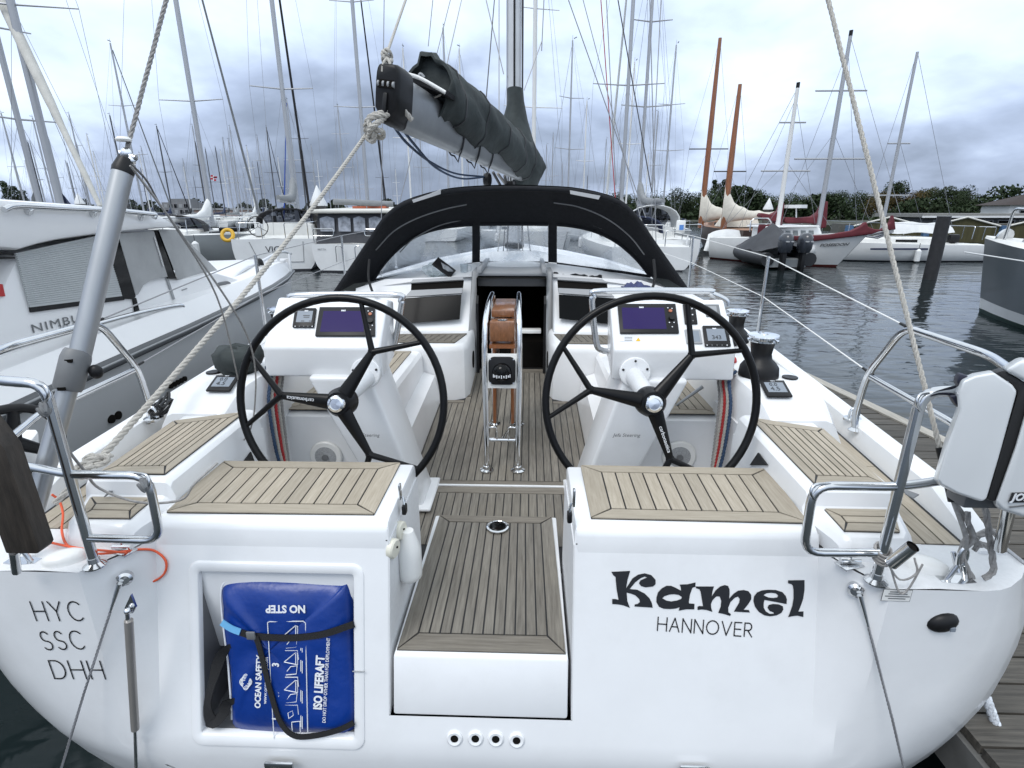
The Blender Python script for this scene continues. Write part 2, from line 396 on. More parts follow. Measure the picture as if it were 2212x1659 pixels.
for s in (-1, 1):
    rows = []
    for z in [q for q in zr if q <= 1.2]:
        rd = interp(z, RIDGE); ro = interp(z, OUTER); x1, x2 = 1.10, 1.215
        cols = [(x1, iny(z)), ((x1 + x2) / 2, (iny(z) + QY) / 2 - .015 * (z > .5)), (x2, QY), ((x2 + rd) / 2, QY)] if rd > x2 else [(min(x1, rd), QY)] * 4
        if z < .45: cols = [(a, QY + (.45 - z) * .12) for a, b in cols]
        q0 = cols[-1][1]; dx, dy = ro - rd, -.03 - q0
        cols += [(rd - .02, q0), (rd + .15 * dx, q0 + .05 * dy), (rd + .35 * dx, q0 + .16 * dy), (rd + .7 * dx, q0 + .5 * dy), (ro - .03 * dx, q0 + .9 * dy), (ro, -.03)]
        rows.append([V((s * a, b, z)) for a, b in cols])
    g.grid(rows, False, s > 0)
g.build('transom', GEL, YA, ang=24)
# side decks and quarter decks, full foredeck
for s in (-1, 1):
    g = G(); rows = []
    for y in (-.16, -.1535, -.139, -.095, -.043, -.03, .1, .3, 1, 2.2, 3.2, 4, 6, 8, 9.5, 10.6, 11.2):
        xo = {-.16: 1.48, -.1535: 1.53, -.139: 1.57, -.095: 1.64, -.043: 1.694, -.03: 1.70}[y] if y < 0 else interp(1.2, OUTER) * interp(y, HW)
        a = min({-.16: 1.216, -.1535: 1.212, -.139: 1.203, -.095: 1.178, -.043: 1.145, -.03: 1.137}.get(y, 1.09 if y < .5 else 1.2 if y < 3.1 else 1.3 if y < 4.5 else 0.0), xo); zz = 1.2 + .022 * max(y, 0)
        rows.append([V((s * a, y, zz + .02 * (a == 0))), V((s * (a + xo) / 2, y, zz + .005)), V((s * xo, y, zz))])
    g.grid(rows, False, s < 0); g.build('side_deck', GEL2, YA)
    # bulwark
    g = G(); lp = []
    for y in (.02, .12, .3, 1, 2.2, 4, 6, 8, 9.5, 10.6, 11.1):
        xo = interp(1.2, OUTER) * interp(y, HW) - .012; zz = 1.2 + .022 * y; h = .012 + .085 * min(1, max(0, (y - .02) / .28)); wd = .105
        lp.append([V((s * a, y, b)) for a, b in ((xo - wd, zz - .02), (xo - wd + .018, zz + h * .9), (xo - wd + .03, zz + h), (xo - .008, zz + h), (xo, zz + h - .01), (xo, zz - .02))])
    g.loft(lp); g.build('bulwark', GEL, YA)
    # teak strips on the side deck
    sd_ = part('side_deck_teak', YA)
    ys = [.06, .6, 1.2, 2.2, 3.2, 4.2]
    for k in range(4):
        for a, b in zip(ys, ys[1:]):
            def xe(y, q): 
                xo = interp(1.2, OUTER) * interp(y, HW) - .125
                return xo - .058 * q
            A = [V((s * (xe(a, k) - .003), a + .002, 1.208 + .022 * a)), V((s * (xe(a, k + 1) + .003), a + .002, 1.208 + .022 * a)),
                 V((s * (xe(b, k + 1) + .003), b - .002, 1.208 + .022 * b)), V((s * (xe(b, k) - .003), b - .002, 1.208 + .022 * b))]
            G().prism(A, (0, 0, -.006)).build('plank', TEAK, sd_)
    lo, up_ = [], []
    for y in ys:
        xo = interp(1.2, OUTER) * interp(y, HW) - .113
        lo.append(V((s * xo, y, 1.2045 + .022 * y))); up_.append(V((s * (xo - .26), y, 1.2045 + .022 * y)))
    G().grid([lo, up_], False, s > 0).build('caulking', CAULK, sd_)

def bil(c, u, v): return c[0] * ((1 - u) * (1 - v)) + c[1] * (u * (1 - v)) + c[2] * (u * v) + c[3] * ((1 - u) * v)
def panel(name, parent, c, n, bs=.06, be=.05, mp=TEAK, mb=TEAKX, gap=.006, th=.006, border=True):
    """teak panel: mitred border and planks laid fore and aft on black caulking"""
    c = [V(p) for p in c]; o = part(name, parent)
    W_ = ((c[1] - c[0]).length + (c[2] - c[3]).length) / 2; H_ = ((c[3] - c[0]).length + (c[2] - c[1]).length) / 2
    G().prism([p - V((0, 0, .0035)) for p in c], (0, 0, -.004)).build('caulking', CAULK, o)
    gu, gv = gap / W_ / 2, gap / H_ / 2; bu, bv = (bs / W_, be / H_) if border else (0, 0)
    def pc(q, m):
        G().prism([bil(c, a, b) for a, b in q], (0, 0, -th)).build('plank', m, o)
    if border:
        du, dv = gu, gv
        pc([(du, 0), (1 - du, 0), (1 - bu - du, bv - gv), (bu + du, bv - gv)], mb)
        pc([(bu + du, 1 - bv + gv), (1 - bu - du, 1 - bv + gv), (1 - du, 1), (du, 1)], mb)
        pc([(0, dv), (bu - gu, bv + dv), (bu - gu, 1 - bv - dv), (0, 1 - dv)], mp)
        pc([(1 - bu + gu, bv + dv), (1, dv), (1, 1 - dv), (1 - bu + gu, 1 - bv - dv)], mp)
    for i in range(n):
        a, b = bu + (1 - 2 * bu) * i / n, bu + (1 - 2 * bu) * (i + 1) / n
        pc([(a + gu, bv + gv), (b - gu, bv + gv), (b - gu, 1 - bv - gv), (a + gu, 1 - bv - gv)], mp)
    return o

# helm seats with their lids
for s in (-1, 1):
    g = G(); x0, x1 = GX, 1.10
    prof = [(iny(PZ0 - .02), PZ0 - .02) if False else (ty(1.0) + .03, 1.0), (ty(1.19) - .002, 1.19), (.032, 1.243), (.05, 1.262), (.075, 1.27), (.455, 1.27), (.478, 1.262), (.49, 1.24), (.49, .74), (.03, .74)]
    g.prism([(s * x0, a, b) for a, b in prof], (s * (x1 - x0), 0, 0))
    g.build('helm_seat', GEL, YA, bevel=.012, ang=40)
    # dark lid joint running round below the cushion edge
    G().bb((s * (x0 + .004), .0265, 1.204), (s * 1.115, .06, 1.2075)).build('lid_joint', CAULK, YA)
    xs_ = [.365, 1.075, 1.10, .365] if s > 0 else [.365, 1.075, 1.10, .365]
    c = [(s * xs_[0], .075, 1.278), (s * xs_[1], .068, 1.278), (s * xs_[2], .455, 1.278), (s * xs_[3], .462, 1.278)]
    if s < 0: c = [c[1], c[0], c[3], c[2]]
    panel('seat_teak', YA, c, 11, .075, .058)
    # gangway wall below the seat, aft of the platform hinge
    G().prism([(s * (GX - .004), ty(1.2) + .002, 1.2), (s * (GX - .004), ty(PZ0) + .002, PZ0), (s * (GX - .004), .485, PZ0), (s * (GX - .004), .485, 1.2)], (s * .03, 0, 0)).build('gangway_wall', GEL2, YA)

# folding bathing platform in the middle of the transom
pl_ = part('bathing_platform', YA)
za = PZ1
fa = P(1225, 1115, Z=za + .01); fb = P(935, 1115, Z=za + .01); yf = (fa.y + fb.y) / 2
xa = PX - .004
G().prism([(-xa, ty(za) - .006, za), (-xa, ty(PZ0 + .008) - .006, PZ0 + .008), (-xa, .1, PZ0 + .008), (-xa, yf, za - .06), (-xa, yf, za + .01)], (2 * xa, 0, 0)).build('platform_body', GEL, pl_, bevel=.008)
c = [(-xa + .008, ty(za) + .016, za + .0065), (xa - .008, ty(za) + .016, za + .0065), (xa - .022, yf - .01, za + .0165), (-xa + .022, yf - .01, za + .0165)]
def panel2(par, c, n, bs, be0, be1, mp, mb):
    c = [V(p) for p in c]; H_ = (c[3] - c[0]).length; W_ = (c[1] - c[0]).length
    G().prism([p - V((0, 0, .0035)) for p in c], (0, 0, -.004)).build('caulking', CAULK, par)
    bu, v0, v1, gu, gv = bs / W_, be0 / H_, 1 - be1 / H_, .003 / W_, .003 / H_
    def pc(q, m): G().prism([bil(c, a, b) for a, b in q], (0, 0, -.006)).build('plank', m, par)
    pc([(gu, 0), (1 - gu, 0), (1 - bu - gu, v0 - gv), (bu + gu, v0 - gv)], mb); pc([(bu + gu, v1 + gv), (1 - bu - gu, v1 + gv), (1 - gu, 1), (gu, 1)], mb)
    pc([(0, gv), (bu - gu, v0 + gv), (bu - gu, v1 - gv), (0, 1 - gv)], mp); pc([(1 - bu + gu, v0 + gv), (1, gv), (1, 1 - gv), (1 - bu + gu, v1 - gv)], mp)
    for i in range(n):
        a, b = bu + (1 - 2 * bu) * i / n, bu + (1 - 2 * bu) * (i + 1) / n
        pc([(a + gu, v0 + gv), (b - gu, v0 + gv), (b - gu, v1 - gv), (a + gu, v1 - gv)], mp)
panel2(pl_, c, 12, .058, .075, .055, TEAKD, TEAKDX)
pc_ = P(1075, 1139, Z=za + .02)
G().lathe(pc_, (0, 0, 1), [(.052, 0), (.052, .006), (.044, .009), (.041, .006), (.0, .0055)], 28).build('inspection_ring', STEEL, pl_)
G().lathe(pc_ + V((0, 0, .0058)), (0, 0, 1), [(.040, 0), (.036, .004), (0, .006)], 24).build('inspection_lens', BGLASS, pl_)
# side fillets of the gangway and the narrow teak beside the platform
for s in (-1, 1):
    c = [(s * (GX), yf - .05, zs(yf) + .03), (s * (GX + .03), yf - .05, zs(yf) + .03), (s * (GX + .06), .98, zs(.98)), (s * (GX + .0), .98, zs(.98))]

# cockpit sole
so_ = part('cockpit_sole', YA)
Y1038 = P(1060, 1038.5, Z=.745).y
def solep(x0, x1, y0, y1, m, x2=None, x3=None):
    x2 = x1 if x2 is None else x2; x3 = x0 if x3 is None else x3
    G().prism([(x0 + .003, y0 + .003, zs(y0)), (x1 - .003, y0 + .003, zs(y0)), (x2 - .003, y1 - .003, zs(y1)), (x3 + .003, y1 - .003, zs(y1))], (0, 0, -.006)).build('plank', m, so_)
G().prism([(-.62, .6, zs(.6) - .0035), (.62, .6, zs(.6) - .0035), (.62, 3.2, zs(3.2) - .0035), (-.62, 3.2, zs(3.2) - .0035)], (0, 0, -.03)).build('caulking', CAULK, so_)
G().prism([(-1.3, .45, zs(.45) - .036), (1.3, .45, zs(.45) - .036), (1.3, 3.2, zs(3.2) - .036), (-1.3, 3.2, zs(3.2) - .036)], (0, 0, -.02)).build('sole_liner', GEL2, so_)
pw = .0457
for i in range(-11, 12):
    x0, x1 = (i - .5) * pw, (i + .5) * pw
    ye = 3.06 if abs(i) <= 6 else 2.40
    if abs(i) == 7: ye = 2.52
    solep(x0, x1, Y1038, ye, TEAKD)
for s in (-1, 1):
    a, b = sorted((s * .356, s * .297)); solep(a, b, 2.53, 3.1, TEAKDX)
    a, b = sorted((s * .60, s * .526)); solep(a, b, Y1038, 2.46, TEAKD, *( (b, a) ))
    a, b = sorted((s * .526, s * .343)); solep(a, b, 2.405, 2.455, TEAKDX)
y2, y3, y4 = P(1060, 1050, Z=.735).y, P(1060, 1053, Z=.735).y, P(1060, 1065.5, Z=.735).y
solep(-.60, .60, y2, Y1038, TEAKDX); solep(-.60, .60, y4, y3, TEAKDX)
G().bb((-.56, y3, zs(y3) - .004), (.56, y2, zs(y2) + .003)).build('hatch_edge', GEL, so_)
for i in range(-10, 11):
    solep((i - .5) * pw, (i + .5) * pw, .74, y4, TEAKD)

# benches, coamings and winch pods
for s in (-1, 1):
    g = G(); lp = []
    for y in (1.12, 1.2, 2.45):
        z0 = zs(y) - .02; t = .02 if y < 1.15 else 0
        lp.append([V((s * a, y, b)) for a, b in ((.53, z0), (.535, z0 + .05), (.57, z0 + .22), (.655, z0 + .25), (.66, 1.20 - t), (.68, 1.225 - t), (.71, 1.232 - t), (1.16, 1.232 - t), (1.185, 1.24), (1.23, 1.46), (1.26, 1.485), (1.45, 1.485), (1.50, 1.46), (1.53, 1.2), (1.53, z0))])
    g.loft(lp); g.build('bench', GEL, YA, ang=30)
    bt = [(s * .735, 1.16, 1.24), (s * 1.15, 1.16, 1.24), (s * 1.15, 2.42, 1.24), (s * .735, 2.42, 1.24)]
    if s < 0: bt = [bt[1], bt[0], bt[3], bt[2]]
    panel('bench_teak', YA, bt, 7, .05, .06)
    # speaker in the aft face of the bench
    spk = part('speaker', YA); cpt = P(1468 if s > 0 else 703, 988, Y=1.10)
    G().lathe(cpt + V((0, .016, 0)), (0, -1, 0), [(.088, 0), (.088, .008), (.082, .014), (.072, .014)], 30).build('speaker_rim', LIGHTW, spk)
    G().lathe(cpt + V((0, .016, 0)), (0, -1, 0), [(.072, .004), (.072, .012), (.02, .020), (.0, .020)], 30).build('grille', SPKG, spk)
    G().lathe(cpt + V((0, -.004, 0)), (0, -1, 0), [(.018, 0), (.018, .005), (0, .006)], 16).build('speaker_cap', GREYP, spk)
    # block by the companionway, with its teak top
    g = G(); x0, x1 = .315, 1.2
    lp = []
    zb = zs(2.46) - .02
    for z, e_ in ((zb, 0), (1.22, 0), (1.262, .012), (1.275, .03)):
        lp.append([V((s * a, b, z)) for a, b in ((x0 + e_, 3.1), (x0 + e_, 2.58), (x0 + .03 + e_, 2.50), (x0 + .11, 2.46 + e_), (.64, 2.46 + e_), (.70, 2.45 + e_), (x1, 2.45 + e_), (x1, 3.1))])
    if s > 0: lp = [l[::-1] for l in lp]
    g.loft(lp); g.build('companionway_bench', GEL, YA, ang=40)
    bt = [(s * .42, 2.53, 1.283), (s * 1.1, 2.53, 1.283), (s * 1.05, 2.80, 1.283), (s * .36, 2.86, 1.283)]
    if s < 0: bt = [bt[1], bt[0], bt[3], bt[2]]
    panel('bench_teak', YA, bt, 11, .045, .04, TEAKD, TEAKDX)
    # oval locker hole beside the companionway
    G().lathe((s * .313, 2.86, 1.06), (-s, 0, 0), [(.07, -.005), (.072, .004), (0, .005)], 20).build('cubby_opening', INTER, YA)
    # coaming aft, with teak top (the raised deck beside the helm)
    g = G(); lp = []
    for y, zt in ((-.035, 1.215), (-.028, 1.255), (-.012, 1.275), (.01, 1.283), (.125, 1.292), (.133, 1.30), (.145, 1.345), (.16, 1.358), (.78, 1.378)):
        ins = max(0, .05 - y) * .9
        i2 = max(0, .09 - y) * .45
        lp.append([V((s * a, y, b)) for a, b in ((1.088 + i2, 1.196), (1.088 + i2, min(1.29, zt - .03) if zt > 1.24 else 1.2), (1.10 + i2, zt - .018 if zt > 1.24 else 1.205), (1.112 + i2, zt - .005), (1.125 + i2, zt), (1.385 - ins, zt), (1.405 - ins, zt - .015), (1.43 - ins, 1.204), (1.44 - ins, 1.196))])
    g.loft(lp); g.build('coaming', GEL, YA, ang=30)
    ct = [(s * 1.132, .172, 1.367), (s * 1.37, .172, 1.367), (s * 1.385, .62, 1.385), (s * 1.132, .735, 1.386)]
    if s < 0: ct = [ct[1], ct[0], ct[3], ct[2]]
    panel('coaming_teak', YA, ct, 7, .035, .05)
    ct = [(s * 1.155, .006, 1.2905), (s * 1.325, .004, 1.2905), (s * 1.375, .12, 1.2995), (s * 1.15, .12, 1.2995)]
    if s < 0: ct = [ct[1], ct[0], ct[3], ct[2]]
    panel('coaming_step_teak', YA, ct, 1, .03, .042, TEAKX, TEAKX)
    # footwell wall beside the wheel
    G().prism([(s * 1.091, .47, .66), (s * 1.091, .47, 1.28), (s * 1.091, .80, 1.28), (s * 1.135, .84, 1.28), (s * 1.135, 1.14, 1.28), (s * 1.135, 1.14, .66)][:3] + [(s * 1.091, .80, .66)], (s * .04, 0, 0)).build('footwell_wall', GEL, YA)
    G().prism([(s * 1.131, .79, .66), (s * 1.131, .79, 1.30), (s * 1.131, 1.20, 1.30), (s * 1.131, 1.20, .66)], (s * .04, 0, 0)).build('footwell_wall', GEL, YA)
    # winch pod
    g = G(); lp = []
    for y, zt in ((.70, 1.385), (.78, 1.45), (.86, 1.485), (1.3, 1.49), (1.6, 1.49), (2.6, 1.47), (3.2, 1.45)):
        q = max(0, (.86 - y)) * .3
        lp.append([V((s * a, y, b)) for a, b in ((1.14 + q, 1.1), (1.145 + q, zt - .05), (1.165 + q, zt - .012), (1.19 + q, zt), (1.44, zt), (1.47, zt - .012), (1.50, zt - .06), (1.56, 1.2), (1.56, 1.1))])
    g.loft(lp); g.build('winch_pod', GEL, YA, ang=30)

# liferaft locker box and moulded frame
lk = part('raft_locker', YA)
dz = [(LX0, LZ1), (LX1, LZ1), (LX1, LZ0), (LX0, LZ0)]
fr_, bk = [V((x, ty(z) + .001, z)) for x, z in dz], [V((x, .42, z + .03)) for x, z in dz]
g = G(); g.grid([fr_ + fr_[:1], bk + bk[:1]], False, True); g.add(bk, [(0, 1, 2, 3)]); g.build('locker_liner', LINER, lk)
def rrect(x0, x1, z0, z1, r, k=6):
    o = []
    for cx_, cz_, a0 in ((x1 - r, z1 - r, 0), (x0 + r, z1 - r, 90), (x0 + r, z0 + r, 180), (x1 - r, z0 + r, 270)):
        for i in range(k + 1): o.append((cx_ + r * math.cos(R(a0 + 90 * i / k)), cz_ + r * math.sin(R(a0 + 90 * i / k))))
    return o
g = G(); rings = []
for o_, d_, r_ in ((-.003, .02, .010), (-.003, -.002, .010), (0.001, -.0055, .012), (.026, -.006, .034), (.031, -.004, .038), (.033, .004, .04)):
    rings.append([V((x, ty(z) + d_, z)) for x, z in rrect(LX0 - o_, LX1 + o_, LZ0 - o_ * 1.15, LZ1 + o_, r_)])
g.grid(rings, True, True); g.build('locker_frame', GEL, lk, ang=50)
G().bb((LX1 - .006, ty(.78) - .0125, .777), (LX1 + .036, ty(.78) - .009, .7785)).build('frame_joint', GREYF, lk)
# name and home port, club initials
KM = [[(75,110),(275,100),(248,190),(232,285),(300,180),(360,140),(430,125),(500,145),(545,195),(545,240),(520,265),(440,275),(390,262),(368,230),(385,200),(420,185),(455,170),(430,160),(390,175),(330,220),(270,292),(350,300),(430,340),(480,390),(505,440),(515,490),(320,478),(325,455),(355,450),(378,430),(372,400),(330,360),(285,342),(238,330),(245,420),(272,492),(200,465),(140,455),(85,452),(85,398),(115,398),(152,408),(132,300),(122,200),(120,165),(95,145)],
 [(800,245),(885,242),(968,222),(968,268),(935,280),(910,350),(898,425),(900,445),(958,450),(955,508),(870,508),(790,522),(800,485),(760,500),(700,505),(630,502),(580,480),(553,430),(555,380),(570,330),(610,285),(660,258),(710,258),(760,280),(815,310),(812,275)],
 [(970,265),(1165,265),(1150,310),(1140,370),(1180,310),(1230,265),(1280,250),(1315,260),(1330,300),(1330,350),(1325,395),(1370,345),(1420,310),(1480,303),(1530,315),(1560,355),(1560,400),(1530,450),(1490,500),(1480,512),(1535,515),(1545,542),(1375,532),(1400,490),(1430,440),(1438,400),(1420,372),(1385,385),(1340,430),(1315,490),(1318,540),(1345,558),(1335,578),(1270,558),(1210,545),(1235,480),(1242,420),(1225,372),(1190,370),(1150,410),(1132,450),(1135,490),(1148,535),(1085,515),(1030,510),(990,515),(990,480),(1010,472),(1048,475),(1035,400),(1022,320),(1010,295),(975,285)],
 [(1935,452),(1820,430),(1700,408),(1692,440),(1692,490),(1715,530),(1755,555),(1800,555),(1795,540),(1755,525),(1732,490),(1745,462),(1790,450),(1850,455),(1895,475),(1900,510),(1880,545),(1830,572),(1760,582),(1700,572),(1640,535),(1600,480),(1582,420),(1590,370),(1620,330),(1670,308),(1740,300),(1820,303),(1890,325),(1925,365),(1938,400)],
 [(1950,200),(2125,198),(2125,300),(2110,400),(2085,470),(2060,532),(2115,530),(2112,590),(2050,575),(1990,582),(1950,592),(1968,550),(1995,470),(2008,390),(2008,300),(2000,255),(1985,240),(1950,232)]]
HO = {1: [(615,390),(640,368),(690,352),(740,347),(790,355),(825,378),(815,398),(770,415),(710,424),(660,415)], 3: [(1690,358),(1720,338),(1770,332),(1820,338),(1845,360),(1835,382),(1790,388),(1740,382)]}
def kd(x, y): return TP((2260 + x * 780 / 2212) / 1.7315, (2100 + y * 780 / 2212) / 1.7315, .0022)
for i, poly in enumerate(KM):
    me = bpy.data.meshes.new('boat_name_letter'); bm = bmesh.new(); eds = []
    for lp in [poly] + ([HO[i]] if i in HO else []):
        vs = [bm.verts.new(p) for p in spline([kd(*q) for q in lp], 1, True)]
        eds += [bm.edges.new((vs[k], vs[(k + 1) % len(vs)])) for k in range(len(vs))]
    bmesh.ops.triangle_fill(bm, use_beauty=True, edges=eds)
    bmesh.ops.recalc_face_normals(bm, faces=bm.faces); bm.to_mesh(me); bm.free(); me.materials.append(TXT)
    o = bpy.data.objects.new('boat_name_letter', me); COL.objects.link(o); o.parent = YA
def onpanel(fn, p0, p1, up):
    a, b, u = fn(*p0), fn(*p1), fn(*up); return frame(a, b - a, u - a)
m_ = onpanel(lambda x, y: TP(x, y, .002), (1420, 1362), (1625, 1376), (1424, 1336))
ln = (TP(1625, 1376) - TP(1420, 1362)).length
hh = (TP(1424, 1336) - TP(1420, 1362)).length * 1.1
g = strokes('HANNOVER', hh, .0042, m_, .255); wx = max(((m_.inverted() @ V(v)).x for v in g.v))
g.v = [tuple(m_ @ V(((m_.inverted() @ V(v)).x * ln / wx, *(m_.inverted() @ V(v))[1:]))) for v in g.v]; g.build('home_port_lettering', TXT, YA)
def QP(x, y, off=.0022): return P(x, y, Y=QY - off)
for s_, a, b, u in (('HYC', (79, 1341), (183, 1341), (75, 1301)), ('SSC', (97, 1404), (186, 1402), (93, 1366)), ('DHH', (118, 1466), (229, 1467), (113, 1428))):
    m_ = onpanel(QP, a, b, u); ln = (QP(*b) - QP(*a)).length
    g = strokes(s_, (QP(*u) - QP(*a)).length, .005, m_, .3); wx = max(((m_.inverted() @ V(v)).x for v in g.v)); mi = m_.inverted()
    g.v = [tuple(m_ @ V(((mi @ V(v)).x * ln / wx, *(mi @ V(v))[1:]))) for v in g.v]; g.build('club_initials', TXT, YA)
# small fittings on the transom
for x, y in ((982, 1594), (1027, 1594), (1071, 1595), (1116, 1598)):
    dr = part('drain_outlet', YA); q = TP(x, y); nv = V((0, -1, .27)).normalized()
    G().lathe(q, nv, [(.027, -.004), (.027, .004), (.022, .008), (.0135, .006), (.0135, -.02)], 22).build('drain_flange', GEL, dr)
    G().lathe(q, nv, [(.0128, -.012), (.0128, .0045), (0, .0045)], 16).build('drain_bore', INTER, dr)  # dark disc inside the flange stands in for the shaded hole
q = P(2036, 1344, Y=QY); sl_ = part('stern_light', YA)
G().ell(q, (.045, .022, .032), Matrix.Rotation(R(-18), 3, 'Y')).build('lamp_housing', BLK, sl_)
G().box(q + V((.016, -.02, -.008)), (.014, .008, .012)).build('lamp_lens', LCD, sl_)
m_ = frame(P(1937, 1286, Y=QY - .001), (1, 0, -.02), (0, 0, 1)); st_ = part('warning_sticker', YA)
g = G(); g.add([m_ @ V(v) for v in ((-.042, -.021, 0), (.042, -.021, 0), (.042, .021, 0), (-.042, .021, 0))], [(0, 1, 2, 3)]); g.build('sticker_edge', LCDB, st_)
g = G(); g.add([m_ @ V(v) for v in ((-.0405, -.0195, .0006), (.0405, -.0195, .0006), (.0405, .0195, .0006), (-.0405, .0195, .0006))], [(0, 1, 2, 3)]); g.build('sticker_face', LIGHTW, st_)
g = G()
for yy, ww in ((.012, .05), (.005, .055), (-.003, .072), (-.011, .05)): g.add([m_ @ V(v) for v in ((-.01 - ww / 2 + .012, yy - .0018, .0012), (-.01 + ww / 2 + .012, yy - .0018, .0012), (-.01 + ww / 2 + .012, yy + .0018, .0012), (-.01 - ww / 2 + .012, yy + .0018, .0012))], [(0, 1, 2, 3)])
g.build('sticker_print', GREYP, st_)
# gas strut on the port quarter and the two platform wires
def GP(x, y): return P(x, y, Y=-.185)
st_ = part('gas_strut', YA)
a, b, c_ = GP(278, 1340), GP(292, 1575), GP(296, 1700)
G().cyl(a, b, .0125, .0125, 16).build('strut_cylinder', mat('grey_strut', (.36, .34, .32), .35, .5, var=.08), st_)
G().cyl(b, c_, .0055, .0055, 10).build('strut_rod', CHROME, st_)
G().prism([GP(277, 1290) + V((0, .018, 0)), GP(288, 1318) + V((0, .018, 0)), GP(282, 1330) + V((0, .018, 0)), GP(268, 1330) + V((0, .018, 0)), GP(264, 1318) + V((0, .018, 0))], (0, -.008, 0)).build('strut_bracket', STEEL, st_)
G().cyl(GP(275, 1318), GP(277, 1344), .006, .007).build('strut_end', STEEL, st_)
G().ell(GP(275, 1320), (.010, .010, .010)).build('strut_ball', CHROME, st_)
for s, pa, pb in ((-1, (264, 1255), (120, 1700)), (1, (1853, 1280), (1962, 1700))):
    ws = part('platform_wire', YA); fl = lambda x, y: P(x, y, Y=-.112)
    q = fl(*pa); q2 = P(*pb, Y=-.27)
    G().lathe(q + V((0, .014, 0)), (-s * .5, -1, .1), [(.022, -.01), (.022, .008), (.014, .014), (0, .014)], 16).build('pad_eye', STEEL, ws)
    for dx, dz_ in ((-.012, .012), (.012, .010), (.0, -.014)): G().ell(q + V((dx, 0, dz_)), (.005, .006, .005)).build('bolt_head', GREYP, ws)
    d = (q2 - q).normalized(); G().cyl(q + V((0, -.012, 0)), q + d * .10 + V((0, -.012, 0)), .0085, .004).build('wire_terminal', STEEL, ws)
    rope([q + d * .09 + V((0, -.012, 0)), q + d * .4 + V((0, -.012, 0)), q2], .0042, .04, 5).build('wire', WIRE, ws)
# hinge plate at the lower edge
q = TP(606, 1652); G().box(q + V((0, -.01, 0)), (.10, .012, .05)).build('hinge_plate', STEEL, YA, bevel=.006)
q = TP(1498, 1660); G().box(q + V((0, -.01, 0)), (.10, .012, .05)).build('hinge_plate', STEEL, YA, bevel=.006)
# white covers hanging on the port gangway wall
hp = part('horseshoe_lamp', YA)
q = P(885, 1205, X=-GX + .035)
g = G(); rows = []
for i in range(11):
    t = i / 10; zz = .115 - .21 * t; ww = .028 + .045 * math.sin(min(1, t * 1.35) * math.pi / 2) * (1 if t < .8 else math.sqrt(max(0, 1 - ((t - .8) / .2) ** 2)))
    rows.append([q + V((.042 * math.cos(a) * min(1, ww / .06), .055 * math.sin(a) * ww / .073, zz)) for a in [2 * math.pi * j / 16 for j in range(16)]])
g.loft(rows); g.build('lamp_cover', LIGHTW, hp, ang=60)
for (x, y), r_ in (((851, 1185), .034), ((866, 1146), .034)):
    q = P(x, y, X=-GX + .012); dk = part('round_pad', YA)
    G().lathe(q, (1, -.25, 0), [(r_, -.012), (r_, .004), (r_ * .85, .009), (0, .010)], 24).build('pad_disc', CREAM, dk)
    G().ell(q + V((.011, 0, .006)), (.004, .004, .004)).build('screw', INTER, dk)
# hasps with padlocks by the gangway
for s, x, y in ((-1, 864, 1062), (1, 1240, 1075)):
    q = P(x, y, X=s * (GX - .008)); hs = part('hasp', YA)
    G().box(q + V((0, 0, .0)), (.008, .022, .06)).build('hasp_plate', STEEL, hs, bevel=.003)
    G().tube([q + V((-s * .008, 0, -.02)), q + V((-s * .014, -.01, -.045)), q + V((-s * .014, .01, -.045)), q + V((-s * .008, 0, -.02))], .0035, 6).build('shackle', STEEL, hs)
    G().box(q + V((-s * .012, 0, -.07)), (.016, .03, .036)).build('padlock', BLK, hs, bevel=.005)
# ------------------------------------------------------------------ steering
def wheel(s, hub, angs, tilt=12, rad=.455):
    wp = part('steering_wheel', YA); t = R(tilt)
    ex, ey = V((1, 0, 0)), V((0, math.sin(t), math.cos(t))); nz = ex.cross(ey)          # nz points aft (towards us)
    if nz.y > 0: nz = -nz
    pt = lambda r_, a, d=0.0: hub + ex * (r_ * math.cos(R(a))) + ey * (r_ * math.sin(R(a))) + nz * d
    G().tube([pt(rad, 360 * i / 72) for i in range(72)], .0160, 12, True).build('rim', CARB, wp)
    for a in angs:
        g = G()
        def arm(p, q, w0, w1, d0=.03, d1=.0, k=6):
            rows = []; sd = (q - p).normalized().cross(nz)
            for i in range(k + 1):
                u = i / k; c = p.lerp(q, u) + nz * (d0 + (d1 - d0) * u); w_ = w0 + (w1 - w0) * u; th = .017 - .006 * u
                rows.append([c + sd * (w_ * math.cos(R(b))) + nz * (th * math.sin(R(b))) for b in range(0, 360, 36)])
            g.loft(rows)
        f = pt(.248, a)
        arm(pt(.02, a), f, .034, .015, .032, .012); g.ell(f + nz * .012, (.019, .012, .019))
        for da in (-21, 21):
            arm(f, pt(rad, a + da), .0135, .0095, .012, 0)
            mid = pt(.30, a + da * .25)
        g.build('spoke', CARB, wp, ang=50)
    G().lathe(hub, nz, [(.062, -.03), (.060, .02), (.045, .05), (.0, .05)], 28).build('hub', CARB, wp, ang=50)
    G().lathe(hub, nz, [(.036, .045), (.037, .060), (.033, .072), (.024, .076), (.0225, .070), (0, .071)], 28).build('hub_cap', CHROME, wp)
    return wp, pt, nz, ex, ey
wl = wheel(-1, P(738, 868, Y=.57), (57, 174, -62), 12, .425)
wr = wheel(1, P(1405, 868, Y=.57), (51, 169, -70), 12, .425)
for (wp, pt, nz, ex, ey), a, fl in ((wl, 174, 1), (wr, -70, 0)):
    d = (pt(.26, a) - pt(.05, a)).normalized(); x = d * (-1 if fl else 1)
    x = -d if not fl else d
    o_ = pt(.155, a, .043)
    text('carbonautica', .022, TXTW, wp, frame(o_, -x if not fl else x, (nz.cross(-x) if not fl else nz.cross(x))), 'wheel_lettering')

